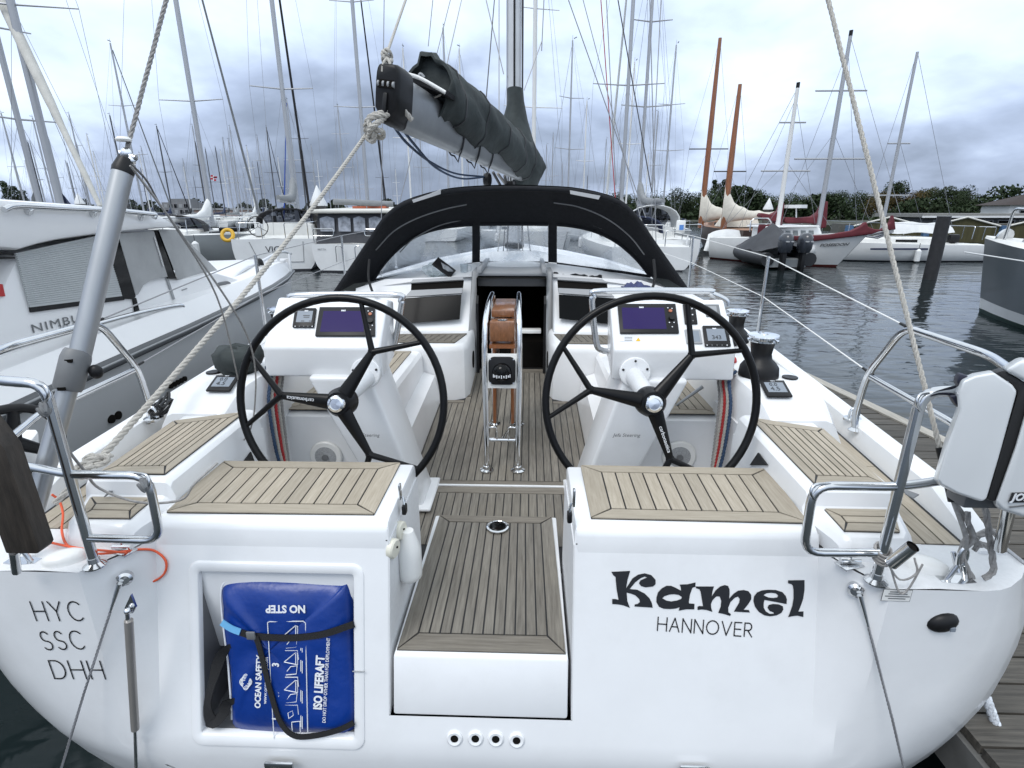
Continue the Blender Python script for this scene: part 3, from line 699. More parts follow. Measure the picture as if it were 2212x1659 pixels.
# consoles with screens
def console(s):
    cp = part('helm_console', YA)
    def M_(x): return s * x
    A = [V((M_(a), y, z)) for a, y, z in ((.545, .95, 1.485), (1.12, .95, 1.485), (1.105, .925, 1.635), (.545, .925, 1.635), (.545, 1.13, 1.832), (1.095, 1.13, 1.842), (.56, 1.30, 1.80), (1.10, 1.30, 1.80), (.575, 1.30, 1.50), (1.11, 1.30, 1.50))]
    f = [(0, 1, 2, 3), (3, 2, 5, 4), (4, 5, 7, 6), (6, 7, 9, 8), (8, 9, 1, 0), (0, 3, 4, 6, 8), (1, 9, 7, 5, 2)]
    if s < 0: f = [q[::-1] for q in f]
    G().add(A, f).build('console_body', GEL, cp, bevel=.014, seg=3)
    o_ = V((0, .925, 1.635)); u = V((0, 1.13 - .925, 1.835 - 1.635)); n = V((0, -u.z, u.y)).normalized()
    FP = lambda x, y, off=0.0: PL(x, y, o_ + n * off, n)
    def slab(name, quad, h, m, bev=.0, off=0.0):
        q = [FP(x, y, off) for x, y in quad]; return G().prism(q, n * h).build(name, m, cp, bevel=bev)
    def rq(x0, y0, x1, y1, sh=(0, 0)): return [(x0 + sh[0], y0), (x1 + sh[0], y0), (x1 + sh[1], y1), (x0 + sh[1], y1)]
    def logo(x, y, h): text('B&G', h, TXTW, cp, frame(FP(x, y, .0145), (1, 0, 0), u), 'display_logo', bold=.0006)
    def plotter(x0, x1, y0, y1, d):
        slab('plotter_bezel', [(x0, y0), (x1, y0), (x1 + d[1], y1), (x0 + d[0], y1)], .013, BLK, .003)
        slab('plotter_screen', [(x0 + 9, y0 + 9), (x0 + (x1 - x0) * .80, y0 + 9), (x0 + (x1 - x0) * .80 + d[1] * .7, y1 - 8), (x0 + 8 + d[0] * .7, y1 - 8)], .0136, SCREEN)
        kx = x0 + (x1 - x0) * .905
        bt = FP(kx + d[1] * .25, y0 + (y1 - y0) * .2, .013); G().lathe(bt, n, [(.009, 0), (.008, .004), (0, .004)], 14).build('mob_button', ORNG, cp)
        bt = FP(kx + 1 + d[1] * .5, y0 + (y1 - y0) * .45, .013); G().lathe(bt, n, [(.014, 0), (.013, .010), (0, .010)], 16).build('rotary_knob', BLK, cp)
        for k, (fx, fy) in enumerate(((-.035, .1), (.035, .12), (-.04, .6), (.04, .6), (.0, .75))):
            bt = FP(kx + (x1 - x0) * fx + d[1] * fy, y0 + (y1 - y0) * fy, .013); G().lathe(bt, n, [(.003, 0), (.003, .002), (0, .002)], 8).build('button', TXTW, cp)
        logo(x0 + (x1 - x0) * .42, y0 + 5, .011)
    def dial(x0, x1, y0, y1, d, t=None):
        slab('display_bezel', [(x0, y0), (x1, y0), (x1 + d[1], y1), (x0 + d[0], y1)], .013, BLK, .004)
        sx, sy = (x1 - x0), (y1 - y0)
        slab('display_lcd', [(x0 + sx * .14, y0 + sy * .17), (x1 - sx * .14, y0 + sy * .17), (x1 - sx * .14 + d[1] * .7, y1 - sy * .24), (x0 + sx * .14 + d[0] * .7, y1 - sy * .24)], .0135, LCD)
        logo(x0 + sx / 2, y0 + sy * .09, .009)
        for k in range(5):
            bt = FP(x0 + d[0] + sx * (.1 + .2 * k), y1 - sy * .10, .013); G().lathe(bt, n, [(.0028, 0), (.0028, .001), (0, .001)], 8).build('button', TXTW if k in (0, 4) else GREYP, cp)
        if t:
            text(t, .03, LCDB, cp, frame(FP(x0 + sx * .60, y0 + sy * .52, .0142), (1, 0, 0), u), 'lcd_digits')
        else:
            for k, (fx, fy, fw) in enumerate(((.5, .33, .4), (.5, .42, .36), (.32, .62, .2), (.68, .62, .16))):
                c0 = FP(x0 + sx * fx, y0 + sy * fy, .0137); G().prism([c0 + V((-fw * .04, 0, 0)) - u * .008, c0 + V((fw * .04, 0, 0)) - u * .008, c0 + V((fw * .04, 0, 0)) + u * .008, c0 + V((-fw * .04, 0, 0)) + u * .008], n * .0004).build('lcd_line', LCDB, cp)
    if s < 0:
        dial(639, 685, 668, 709, (-6, -6)); plotter(692, 811, 666, 728, (-10, 0))
        Rl = [(624, 668), (628, 650), (645, 638), (850, 637), (866, 650), (866, 668), (852, 745), (842, 756)]
    else:
        plotter(1333, 1458, 659, 722, (6, 8)); dial(1516, 1570, 706, 750, (6, 8), '343')
        slab('switch_panel', [(1474, 659), (1500, 659), (1506, 702), (1479, 702)], .012, BLK, .003)
        for k in range(6):
            bt = FP(1482 + 12 * (k % 2) + k * .6, 667 + 13 * (k // 2), .012); G().lathe(bt, n, [(.004, 0), (.003, .003), (0, .003)], 10).build('switch_button', (TXTW, TXTW, GREYP, TXTW, mat('red_lamp', (.6, .03, .02), .4), GREYP)[k], cp)
        slab('gauge_frame', [(1478, 713), (1512, 713), (1517, 744), (1483, 744)], .008, GREYF, .003); slab('gauge_window', [(1483, 717), (1508, 717), (1512, 740), (1487, 740)], .0085, LCD)
        slab('socket_panel', [(1521, 659), (1552, 659), (1557, 686), (1525, 686)], .008, GREYP, .003); slab('socket_flap', [(1528, 664), (1546, 664), (1549, 681), (1531, 681)], .0105, GREYF, .002)
        slab('caution_sticker', [(1337, 725), (1370, 725), (1370, 738), (1338, 738)], .0006, TXTW, 0, .0012)
        for k in range(3): slab('caution_line', [(1349, 728 + 3.4 * k), (1366, 728 + 3.4 * k), (1366, 729.2 + 3.4 * k), (1349, 729.2 + 3.4 * k)], .0003, GREYP, 0, .0022)
        slab('warning_triangle', [(1379, 729), (1384, 737), (1373, 737)], .0006, YEL, 0, .0012)
        Rl = [(1570, 660), (1566, 648), (1535, 634), (1520, 629), (1300, 629), (1282, 640), (1279, 660), (1288, 740), (1300, 756), (1322, 760)]
    g = G(); pts = spline([P(x, y, Y=1.27) for x, y in Rl], 5); g.tube(pts, .0165, 10); g.build('grab_rail', STEEL, cp)
    return cp
console(-1); console(1)
# slanting pedestals below the consoles
for s in (-1, 1):
    pd = part('steering_pedestal', YA)
    top = [V((s * .60, .90, 1.50)), V((s * .90, .90, 1.50)), V((s * .90, 1.25, 1.50)), V((s * .60, 1.25, 1.50))]
    zb = zs(1.12); bot = [V((s * .40, 1.02, zb)), V((s * .62, 1.02, zb)), V((s * .62, 1.30, zb)), V((s * .40, 1.30, zb))]
    lp = [bot, [a.lerp(b, .5) for a, b in zip(bot, top)], top]
    if s < 0: lp = [l[::-1] for l in lp]
    G().loft(lp).build('pedestal_body', GEL, pd, bevel=.02, seg=3)
    G().prism([(s * .36, .98, zb), (s * .66, .98, zb), (s * .66, 1.34, zb), (s * .36, 1.34, zb)], (0, 0, .022)).build('pedestal_foot', GEL, pd, bevel=.012, seg=3)
    hb = P(738 if s < 0 else 1405, 868, Y=.57)
    G().cyl(hb + V((0, .02, 0)), V((hb.x, .93, hb.z + .0)), .036, .045, 20).build('steering_shaft', GEL2, pd)
    G().lathe((hb.x, .915, hb.z + .02), (0, -1, .2), [(.072, -.02), (.072, .004), (.068, .008), (0, .008)], 26).build('shaft_plate', GEL, pd)
    for k in range(5): G().ell((hb.x + .058 * math.cos(R(72 * k + 20)), .907, hb.z + .02 + .058 * math.sin(R(72 * k + 20))), (.006, .004, .006)).build('bolt', BLK, pd)
    # maker's mark on the pedestal
    fn = lambda x, y: PL(x, y, V((s * .5, 1.017 - .07, zb + .38)) if False else (s * .45, .955, 1.1), (0, 1, .155))
    x0 = 1352 if s > 0 else 803
    text('Jefa Steering' if s > 0 else 'Steering', .026, GREYP, pd, frame(fn(x0, 937) + V((0, -.02, 0)), (1, 0, -.0), (0, -.15, 1)), 'pedestal_lettering', shear=.2)

# cockpit table: steel legs, folded leaves, compass
tb = part('cockpit_table', YA)
zt0 = zs(1.43)
for s in (-1, 1):
    pts = spline([(s * .094, 1.43, zt0), (s * .094, 1.445, 1.0), (s * .099, 1.465, 1.38), (s * .097, 1.50, 1.60), (s * .093, 1.60, 1.69), (s * .088, 1.90, 1.735), (s * .085, 2.02, 1.70), (s * .085, 2.05, 1.4), (s * .085, 2.05, zs(2.05))], 6)
    G().tube(pts, .0165, 12).build('table_leg', CHROME, tb)
    for y in (1.43, 2.05): G().lathe((s * (.094 if y < 2 else .085), y, zs(y)), (0, 0, 1), [(.042, 0), (.042, .006), (.024, .012), (.022, .03), (.018, .032)], 22).build('floor_flange', STEEL, tb)
    lf = V((s * .058, 1.80, 0)); G().bb((s * .045, 1.62, .98), (s * .066, 2.04, 1.62)).build('table_leaf', VARNV, tb, bevel=.006)
G().bb((-.072, 1.50, 1.535), (.072, 1.62, 1.652)).build('table_end', VARN, tb, bevel=.008)
G().bb((-.068, 1.60, 1.658), (.068, 2.04, 1.70)).build('table_top', VARN, tb, bevel=.006)
G().bb((-.074, 1.485, 1.50), (.074, 1.61, 1.52)).build('table_rail', VARNV, tb)
G().lathe((0, 1.545, 1.655), (0, 0, 1), [(.03, 0), (.03, .006), (.02, .008), (0, .008)], 20).build('cup_plate', CHROME, tb)
G().cyl((-.09, 1.5, zt0 + .17), (.09, 1.5, zt0 + .17), .0125).build('foot_bar', CHROME, tb)
G().cyl((.0, 1.5, zt0 + .17), (.03, 2.0, zs(2) + .02), .011).build('support_bar', CHROME, tb)
for s in (-1, 1): G().tube(spline([(s * .085, 1.47, zt0 + .26), (s * .045, 1.47, zt0 + .265), (s * .035, 1.475, zt0 + .24), (s * .035, 1.49, zt0 + .18)], 4), .005, 8).build('hook', CHROME, tb)
cq = frame(V((0, 1.462, 1.375)), (1, 0, 0), (0, .10, 1))
g = G(); g.prism([cq @ V(v) for v in ((-.094, -.105, 0), (.094, -.105, 0), (.094, .098, 0), (-.094, .098, 0))], cq.to_3x3() @ V((0, 0, -.012))); g.build('compass_plate', LIGHTW, tb, bevel=.003)
g = G(); g.prism([cq @ V((a, b, .001)) for a, b in rrect(-.078, .078, -.082, .082, .035)], cq.to_3x3() @ V((0, 0, .012))); g.build('compass_bezel', BLK, tb, bevel=.004)
G().ell(cq @ V((0, -.008, .012)), (.056, .05, .056), None, 24, 14).build('compass_dome', BGLASS, tb)
g = G()
for k in range(9):
    a = R(-60 + 15 * k); g.box(cq @ V((.054 * math.sin(a), -.022 - .004 * math.cos(a), .012 + .050 * math.cos(a))), (.006, .004, .012 if k % 2 else .018))
g.build('compass_card_marks', TXTW, tb)
for a, b in ((-.066, .068), (.066, .068), (-.066, -.07), (.066, -.07)): G().lathe(cq @ V((a, b, .013)), cq.to_3x3() @ V((0, 0, 1)), [(.005, 0), (.004, .003), (0, .003)], 10).build('screw', CHROME, tb)
# ------------------------------------------------------------------ companionway, bulkhead, coachroof
g = G(); rows = []
for y, hw, zc, zsd in ((3.34, 1.42, 1.70, 1.56), (3.9, 1.40, 1.76, 1.60), (4.6, 1.34, 1.78, 1.60), (6.0, 1.12, 1.74, 1.55), (7.4, .85, 1.66, 1.48), (8.2, .62, 1.5, 1.42)):
    rows.append([V((-hw * 1.06, y, 1.2))] + [V((hw * t, y, zsd + (zc - zsd) * (1 - t * t))) for t in (-1, -.8, -.55, -.28, 0, .28, .55, .8, 1)] + [V((hw * 1.06, y, 1.2))])
g.grid(rows); g.add([rows[-1][i] for i in range(11)], [tuple(range(11))]); g.build('coachroof', GEL2, YA, ang=40)
BP, BN = V((0, 2.98, 1.28)), V((0, -1, .62))           # sloping aft bulkhead
BPx = lambda x, y, off=0.0: PL(x, y, BP + BN.normalized() * off, BN)
for s in (-1, 1):
    A = [V((s * .36, 2.98, 1.26)), V((s * 1.34, 2.98, 1.26)), V((s * 1.42, 3.36, 1.58)), V((s * 1.15, 3.40, 1.66)), V((s * .36, 3.40, 1.69))]
    g = G(); g.prism(A, (0, .06, -.02)); g.build('bulkhead', GEL, YA)
    q = [(873, 645), (997, 637), (993, 690), (860, 700)] if s < 0 else [(1207, 637), (1330, 645), (1330, 702), (1208, 688)]
    G().prism([BPx(*p, .006) for p in q], BN.normalized() * .006).build('cabin_window', CABW, YA)
    q = [(889, 629), (1000, 624), (998, 635), (876, 643)] if s < 0 else [(1205, 624), (1312, 629), (1326, 643), (1207, 635)]
    G().prism([BPx(*p, .012) for p in q], BN.normalized() * .02).build('window_lid', GREYF, YA)
    q = [(889, 614), (1002, 607), (1000, 624), (888, 629)] if s < 0 else [(1204, 607), (1311, 614), (1313, 629), (1205, 624)]
    G().prism([BPx(*p, .004) for p in q], BN.normalized() * .008).build('pocket_opening', INTER, YA)  # flat near-black panel stands in for the shade in the recess
    q = [(893, 607), (1000, 601), (1002, 607), (888, 614)] if s < 0 else [(1203, 601), (1300, 606), (1312, 614), (1204, 607)]
    G().prism([BPx(*p, .004) for p in q], BN.normalized() * .03).build('pocket_lip', GREYF, YA)
    # companionway side mouldings
    G().prism([(s * .30, 3.06, zs(3)), (s * .36, 3.06, zs(3)), (s * .36, 2.98, 1.28), (s * .36, 3.36, 1.74), (s * .30, 3.36, 1.74), (s * .30, 3.02, 1.45)], (0, .35, 0)).build('companionway_post', GREYF, YA, bevel=.008)
    G().bb((s * .26, 3.20, 1.735), (s * .30, 4.2, 1.785)).build('hatch_rail', GREYF, YA, bevel=.006)
    G().prism([(s * .300, 3.04, zs(3.04)), (s * .300, 3.04, 1.50), (s * .300, 3.10, 1.56), (s * .300, 3.14, zs(3.1))], (-s * .02, 0, 0)).build('companionway_seal', BLK, YA)
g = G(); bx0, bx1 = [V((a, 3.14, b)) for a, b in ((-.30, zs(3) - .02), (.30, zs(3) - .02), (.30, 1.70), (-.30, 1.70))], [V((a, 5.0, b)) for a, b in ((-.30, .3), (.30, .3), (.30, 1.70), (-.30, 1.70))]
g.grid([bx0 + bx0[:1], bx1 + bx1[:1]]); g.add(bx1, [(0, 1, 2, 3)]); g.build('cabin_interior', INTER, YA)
G().bb((-.30, 3.24, 1.62), (.30, 3.9, 1.70)).build('hatch_board', mat('smoked_hatch', (.10, .103, .108), .35, var=.1), YA, bevel=.006)
G().bb((-.31, 3.26, 1.705), (.31, 4.2, 1.74)).build('sliding_hatch', GREYF, YA, bevel=.01)
G().bb((.09, 3.10, 1.23), (.26, 3.2, 1.26)).build('cabin_step', LIGHTW, YA, bevel=.004)
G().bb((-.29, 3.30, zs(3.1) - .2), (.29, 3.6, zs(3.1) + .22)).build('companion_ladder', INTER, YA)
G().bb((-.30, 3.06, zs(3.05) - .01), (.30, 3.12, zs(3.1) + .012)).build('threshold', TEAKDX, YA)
# ------------------------------------------------------------------ sprayhood
dg = part('sprayhood', YA)
HP = [(722, 636), (770, 565), (803, 515), (836, 468), (880, 438), (960, 416), (1030, 409), (1106, 407), (1180, 409), (1250, 414), (1330, 434), (1372, 468), (1408, 520), (1443, 570), (1484, 628)]
hoop = spline([P(x, y, Y=3.3) for x, y in HP], 3)
WT = [(806, 607), (822, 580), (842, 556), (870, 529), (905, 507), (945, 494), (985, 488), (1028, 485), (1106, 484), (1188, 485), (1225, 487), (1270, 495), (1310, 510), (1345, 532), (1375, 560), (1392, 580), (1405, 598)]
wt = spline([P(x, y, Y=3.72 + .02 * math.cos((x - 1106) / 300)) for x, y in WT], 3)
def pick(c, t):
    f = t * (len(c) - 1); i = min(int(f), len(c) - 2); return c[i].lerp(c[i + 1], f - i)
K = 40
h_ = [pick(hoop, i / K) for i in range(K + 1)]; w_ = [pick(wt, i / K) for i in range(K + 1)]
g = G()
mid = [a.lerp(b, .5) + V((0, 0, .035)) for a, b in zip(h_, w_)]
g.grid([h_, mid, w_]); g.grid([[p + V((0, .01, .03)) for p in h_], [p + V((0, 0, .03)) for p in mid], [p + V((0, .02, .01)) for p in w_]], False, True)
g.tube(h_, .022, 8); g.build('canvas_roof', CANV, dg, ang=60)
bs_ = [(806, 610), (870, 598), (960, 585), (1030, 571), (1106, 570), (1190, 571), (1260, 580), (1340, 590), (1405, 600)]
bc = spline([P(x, y, Y=4.12 - .36 * abs(x - 1106) / 300) for x, y in bs_], 6); b_ = [pick(bc, i / K) for i in range(K + 1)]
ib = [int(K * .362), int(K * .638)]
wins = [(0, ib[0]), (ib[0], ib[1]), (ib[1], K)]
# align the base parameter to the same picture columns as the top edge
def colx(p): 
    d = p - CAM; v = Matrix.Rotation(-YAW, 3, 'Z') @ d; return v.x / (v.y * _cp - v.z * _sp)
tx, bx_ = [colx(p) for p in w_], [colx(p) for p in bc]
def atx(c, cx_, x):
    for i in range(len(c) - 1):
        if cx_[i] <= x <= cx_[i + 1]: return c[i].lerp(c[i + 1], (x - cx_[i]) / (cx_[i + 1] - cx_[i] + 1e-9))
    return c[0] if x < cx_[0] else c[-1]
bb_ = [atx(bc, bx_, x) for x in tx]
SPL = [(1020 - CX) / F, (1037 - CX) / F, (1184 - CX) / F, (1203 - CX) / F]
def pane(x0, x1):
    n = 14; top, bot = [], []
    for i in range(n + 1):
        x = x0 + (x1 - x0) * i / n; top.append(atx(w_, tx, x)); bot.append(atx(bc, bx_, x))
    return [top, [a.lerp(b, .5) + V((0, .015, 0)) for a, b in zip(top, bot)], bot]
for x0, x1 in ((tx[0], SPL[0]), (SPL[1], SPL[2]), (SPL[3], tx[-1])):
    rw = pane(x0, x1); G().grid(rw).build('clear_window', VINYL, dg)
    g = G(); g.tube([p + V((0, -.006, 0)) for p in rw[0]], .016, 6); g.tube([p + V((0, -.006, .012)) for p in rw[2]], .014, 6); g.build('window_hem', CANV, dg)
for x0, x1 in ((SPL[0], SPL[1]), (SPL[2], SPL[3])):
    rw = pane(x0, x1); G().grid([[p + V((0, -.012, .02)) for p in r_] for r_ in rw]).build('window_divider', CANV, dg)
# pale piping, reinforcement panels, straps
for pts in ([(865, 545), (895, 515), (950, 487), (1010, 473), (1022, 472)], [(1183, 471), (1230, 474), (1290, 490), (1340, 515), (1375, 550)]):
    G().tube(spline([P(x, y, Y=3.71) + V((0, -.02, -.0)) for x, y in pts], 5), .006, 6).build('window_piping', GREYP, dg)
for pts in ([(812, 540), (850, 500), (900, 472), (960, 452), (1008, 442)], [(1196, 438), (1250, 447), (1310, 472), (1360, 510), (1392, 550)]):
    G().tube(spline([P(x, y, Y=3.45) + V((0, -.0, -.0)) for x, y in pts], 5), .006, 6).build('roof_piping', GREYP, dg)
for q in ([(890, 432), (952, 411), (952, 419), (893, 438)], [(1231, 411), (1297, 423), (1293, 431), (1232, 419)]):
    G().prism([P(x, y, Y=3.275) for x, y in q], (0, .05, .012)).build('reflective_panel', mat('reflective_grey', (.5, .5, .5), .35, .3), dg)
for s, pts in ((-1, [(798, 560), (796, 600), (806, 633), (815, 638)]), (1, [(1412, 560), (1415, 600), (1408, 625), (1402, 635)])):
    G().tube(spline([P(x, y, Y=3.22) for x, y in pts], 6), .012, 6).build('hood_strap', RUB, dg)
# side skirts of the hood
for s in (-1, 1):
    ed = h_[:14] if s < 0 else h_[-14:][::-1]; wd = w_[:14] if s < 0 else w_[-14:][::-1]
    g = G(); g.grid([[a for a in ed], [a + V((s * .03, .35, -.02)) for a in ed], [a + V((-s * .06, .75, -.08)) for a in ed]], False, s > 0); g.build('hood_side', mat('hood_side_canvas', (.035, .045, .043), .7, var=.2, scale=12), dg)
# ------------------------------------------------------------------ mast, boom, sail cover, rigging
mp_ = part('mast', YA); MB = V((-.055, 6.15, 1.7))
prof = [(.085 * math.cos(R(a)) * (1 if abs(math.cos(R(a))) > .2 else .9), .14 * math.sin(R(a))) for a in range(0, 360, 20)]
G().loft([[V((MB.x + a, MB.y + b, z)) for a, b in prof] for z in (1.7, 17.5)]).build('mast_tube', ALUW, mp_, ang=60)
G().bb((MB.x - .012, MB.y - .15, 2.9), (MB.x + .012, MB.y - .135, 17.4)).build('mast_track', BLK, mp_)
G().cyl((MB.x + .10, MB.y - .06, 1.8), (MB.x + .10, MB.y - .06, 17), .011, .011, 6).build('halyard', WIRED, mp_)
G().cyl((MB.x - .10, MB.y - .04, 1.8), (MB.x - .06, MB.y - .04, 17), .008, .008, 6).build('halyard', WIRE, mp_)
for z, hw in ((7.0, 1.3), (12.0, 1.0)):
    for s in (-1, 1): G().cyl((MB.x, MB.y, z), (MB.x + s * hw, MB.y - .35, z + .05), .03, .015, 8).build('spreader', ALUW, mp_)
G().box((MB.x, MB.y, 1.80), (.26, .36, .08)).build('mast_collar', BLK, mp_, bevel=.03)
for k in range(6): G().cyl((MB.x + .22 * math.cos(k), MB.y - .25, 1.72), (MB.x + .11 * math.cos(k), MB.y - .12, 2.7), .007, .007, 5).build('mast_line', ROPEG if k % 2 else WIRED, mp_)
# boom: end fitting nearest, gooseneck at the mast
bm_ = part('boom', YA)
e_t, e_b = P(868, 165, Y=2.75), P(862, 283, Y=2.78)
m_t, m_b = P(1150, 345, Y=5.95), P(1140, 398, Y=5.95)
def bsec(u):
    t, b = e_t.lerp(m_t, u), e_b.lerp(m_b, u); c = (t + b) / 2; h = (t - b).length / 2; ax = (m_t - e_t).normalized(); upv = (t - b).normalized(); sd = ax.cross(upv).normalized()
    return c, h, upv, sd
def bring(u, kw=.42, kh=1.0):
    c, h, upv, sd = bsec(u); return [c + sd * (h * kw * math.copysign(abs(math.cos(R(a))) ** .6, math.cos(R(a)))) + upv * (h * kh * math.copysign(abs(math.sin(R(a))) ** .8, math.sin(R(a)))) for a in range(0, 360, 15)]
G().loft([bring(0), bring(.5), bring(1)]).build('boom_tube', ALUD, bm_, ang=50)
c0, h0, up0, sd0 = bsec(0); ax0 = (m_t - e_t).normalized()
g = G(); lp = []
for d_, k1, k2 in ((.03, .46, 1.04), (-.05, .5, 1.08), (-.16, .52, 1.06), (-.19, .49, 1.01), (-.20, .45, .96)):
    lp.append([c0 + ax0 * d_ + sd0 * (h0 * k1 * math.copysign(abs(math.cos(R(a))) ** .35, math.cos(R(a))) * (1 if math.sin(R(a)) > -.3 else .72)) + up0 * (h0 * k2 * math.copysign(abs(math.sin(R(a))) ** .5, math.sin(R(a))) + .02) for a in range(0, 360, 15)])
g.loft(lp); g.build('boom_end', BLK, bm_, ang=50)
g = G(); g.box(c0 - ax0 * .195 + up0 * (h0 * .42), (h0 * .66, .03, .05), frame(V(), sd0, -ax0).to_3x3()); g.build('sheave_slot', INTER, bm_)
for k in (-.32, -.1, .12, .34): G().lathe(c0 - ax0 * .20 + up0 * (h0 * .42) + sd0 * (h0 * k), sd0, [(.02, -.007), (.02, .007)], 12).build('sheave', GREYF, bm_)
G().box(c0 - ax0 * .20 - up0 * (h0 * .25), (.035, .04, h0 * .75), frame(V(), sd0, -ax0).to_3x3()).build('end_rib', BLK, bm_, bevel=.01)
text('SELDEN', .045, TXT, bm_, frame(c0 + ax0 * .20 - up0 * (h0 * .45) - sd0 * (-h0 * .425) if False else P(885, 268, Y=2.85) + V((.0, -.02, 0)), ax0, up0), 'boom_lettering')
for u in (.30, .42, .53):
    pts = [p for p in bring(u, .46, 1.1)]; lo = min(range(len(pts)), key=lambda i: pts[i].z); pts[lo] = pts[lo] - V((0, 0, .05))
    G().tube(pts + [pts[0]], .008, 6).build('sail_tie', WIRED, bm_)
# topping lift and reefing lines
tl = part('topping_lift', bm_)
q = P(833, 152, Y=2.58)
# sail cover bag on the boom
sc2 = part('sail_cover', YA)
CT = [(948, 168), (962, 185), (1000, 225), (1050, 275), (1095, 310), (1130, 335), (1152, 350)]
CYs = [3.25, 3.45, 3.9, 4.5, 5.1, 5.6, 5.95]
RAD = [46, 46, 40, 34, 31, 28, 26]
path = [P(905 + (948 - 905) * 0 + 30, 190, Y=3.25)]
ctr = [(925, 194), (951, 213), (1003, 249), (1052, 285), (1097, 321), (1127, 346), (1148, 363)]
rad = [56, 55, 50, 44, 39, 35, 32]
pts = [P(x, y, Y=yy) for (x, y), yy in zip(ctr, CYs)]
cs = spline(pts, 5); g = G(); rows = []
for i, p in enumerate(cs):
    u = i / (len(cs) - 1); r_ = interp(u * 6, list(zip(range(7), rad))) / F * (p.y + 1.5) * 1.02
    ax = (cs[min(i + 1, len(cs) - 1)] - cs[max(i - 1, 0)]).normalized(); sd = ax.cross(V((0, 0, 1))).normalized(); uu = sd.cross(ax)
    row = []
    for a in range(0, 360, 12):
        k = 1 + .06 * math.sin(R(3 * a) + i * .5) + .05 * math.sin(i * 1.7 + a * .05) + .035 * math.sin(R(7 * a) + i * 1.1) + .02 * math.sin(R(11 * a) - i * .8) + (.30 if 75 < a < 110 else 0) * max(0, 1 - u * 3)
        row.append(p + sd * (r_ * .86 * k * math.cos(R(a))) + uu * (r_ * 1.0 * k * math.sin(R(a))))
    rows.append(row)
g.grid(rows, True, True); g.add(rows[-1], [tuple(range(30))])
inn = [[p.lerp(sum(r_, V()) / 30, .10) + (cs[1] - cs[0]).normalized() * d_ for p in r_] for r_, d_ in ((rows[0], 0), (rows[1], 0), (rows[2], 0))]
g.grid([rows[0], inn[0]], True); g.grid(inn, True); g.add(inn[-1], [tuple(range(30))])
g.build('cover_bag', SAILC, sc2, ang=70)
G().loft([[P(x, y, Y=yy) for x, y in q] for q, yy in (([(873, 172), (965, 205), (968, 196), (876, 160)], 3.05), ([(920, 200), (1010, 240), (1012, 232), (922, 190)], 3.6))]).build('rolled_sail', CANV, sc2)
G().tube(spline([P(x, y, Y=2.95) for x, y in ((870, 158), (905, 168), (945, 190), (962, 200))], 4), .014, 6).build('sail_batten', LIGHTW, sc2)
G().tube(spline([P(x, y, Y=3.15) for x, y in ((873, 165), (885, 178), (905, 200), (925, 212), (945, 208), (960, 198))], 5), .008, 6).build('lashing', ROPEW, sc2)
G().tube(spline([P(x, y, Y=3.1) for x, y in ((898, 190), (903, 172), (908, 160), (916, 168))], 4), .014, 6).build('cover_strap', GREYF, sc2)
for i in (6, 11, 16, 21, 25):
    ring = [p + (p - sum(rows[i], V()) / 30).normalized() * .004 for p in rows[i]]; G().tube(ring, .007, 5, True).build('cover_seam', WIRED, sc2)
# boot of the cover round the mast
bt = [[(1094, 190), (1130, 190)], [(1096, 215), (1132, 215)], [(1085, 260), (1140, 255)], [(1078, 300), (1152, 300)], [(1100, 345), (1170, 345)], [(1120, 380), (1172, 370)], [(1098, 404), (1160, 404)]]
lp = []
for (a, b), dp in zip(bt, (.20, .20, .26, .36, .42, .45, .35)):
    A, B = P(*a, Y=5.9), P(*b, Y=5.9); c = (A + B) / 2; hw = (B - A).length / 2
    lp.append([c + V((hw * math.cos(R(t)) * (1 + .04 * math.sin(5 * R(t))), dp * math.sin(R(t)) + .1, .0)) for t in range(0, 360, 15)])
G().loft(lp[::-1]).build('mast_boot', SAILC, sc2, ang=60)
# kicker clutter under the boom at the mast
for k, (x0, y0, x1, y1) in enumerate(((1065, 372, 1085, 408), (1075, 375, 1100, 408), (1090, 380, 1096, 408), (1054, 375, 1052, 408), (1110, 390, 1112, 408))):
    G().cyl(P(x0, y0, Y=5.6), P(x1, y1, Y=5.8), .018, .018, 6).build('kicker_line', (WIRED, ROPEG)[k % 2], bm_)
G().lathe(P(1053, 388, Y=5.5), (1, -.3, 0), [(.075, -.03), (.085, 0), (.075, .03)], 14).build('block', BLK, bm_)
G().box(P(1120, 402, Y=5.8), (.35, .2, .12)).build('gooseneck', BLK, bm_, bevel=.02)
for off in (0, .05):
    G().tube(spline([P(847, 268, Y=2.75) + V((off, 0, 0)), P(880, 310, Y=3.2) + V((off, 0, 0)), P(930, 350, Y=4.0) + V((off, 0, -off)), P(985, 375, Y=4.8) + V((off, 0, -off)), P(1050, 382, Y=5.5)], 8), .011, 6).build('reefing_line', ROPEB, bm_)
G().tube([P(832, 150, Y=2.58), P(835, 118, Y=2.62), P(876, 0, Y=3.2), P(920, -130, Y=3.8)], .010, 6).build('topping_lift', ROPEW, bm_)
kn = P(836, 124, Y=2.62); g = G()
for k in range(4): g.tube(spline([kn + V((.03 * math.cos(a + k), .02 * math.sin(2 * a), .03 * math.sin(a) + .012 * (k - 1.5))) for a in [2 * math.pi * j / 7 for j in range(7)]], 3, True), .011, 6, True)
g.tube(spline([P(826, 155, Y=2.58), P(828, 138, Y=2.58), P(836, 128, Y=2.6), P(843, 140, Y=2.58), P(836, 152, Y=2.58)], 4), .011, 6); g.build('lift_knot', ROPEW, bm_)
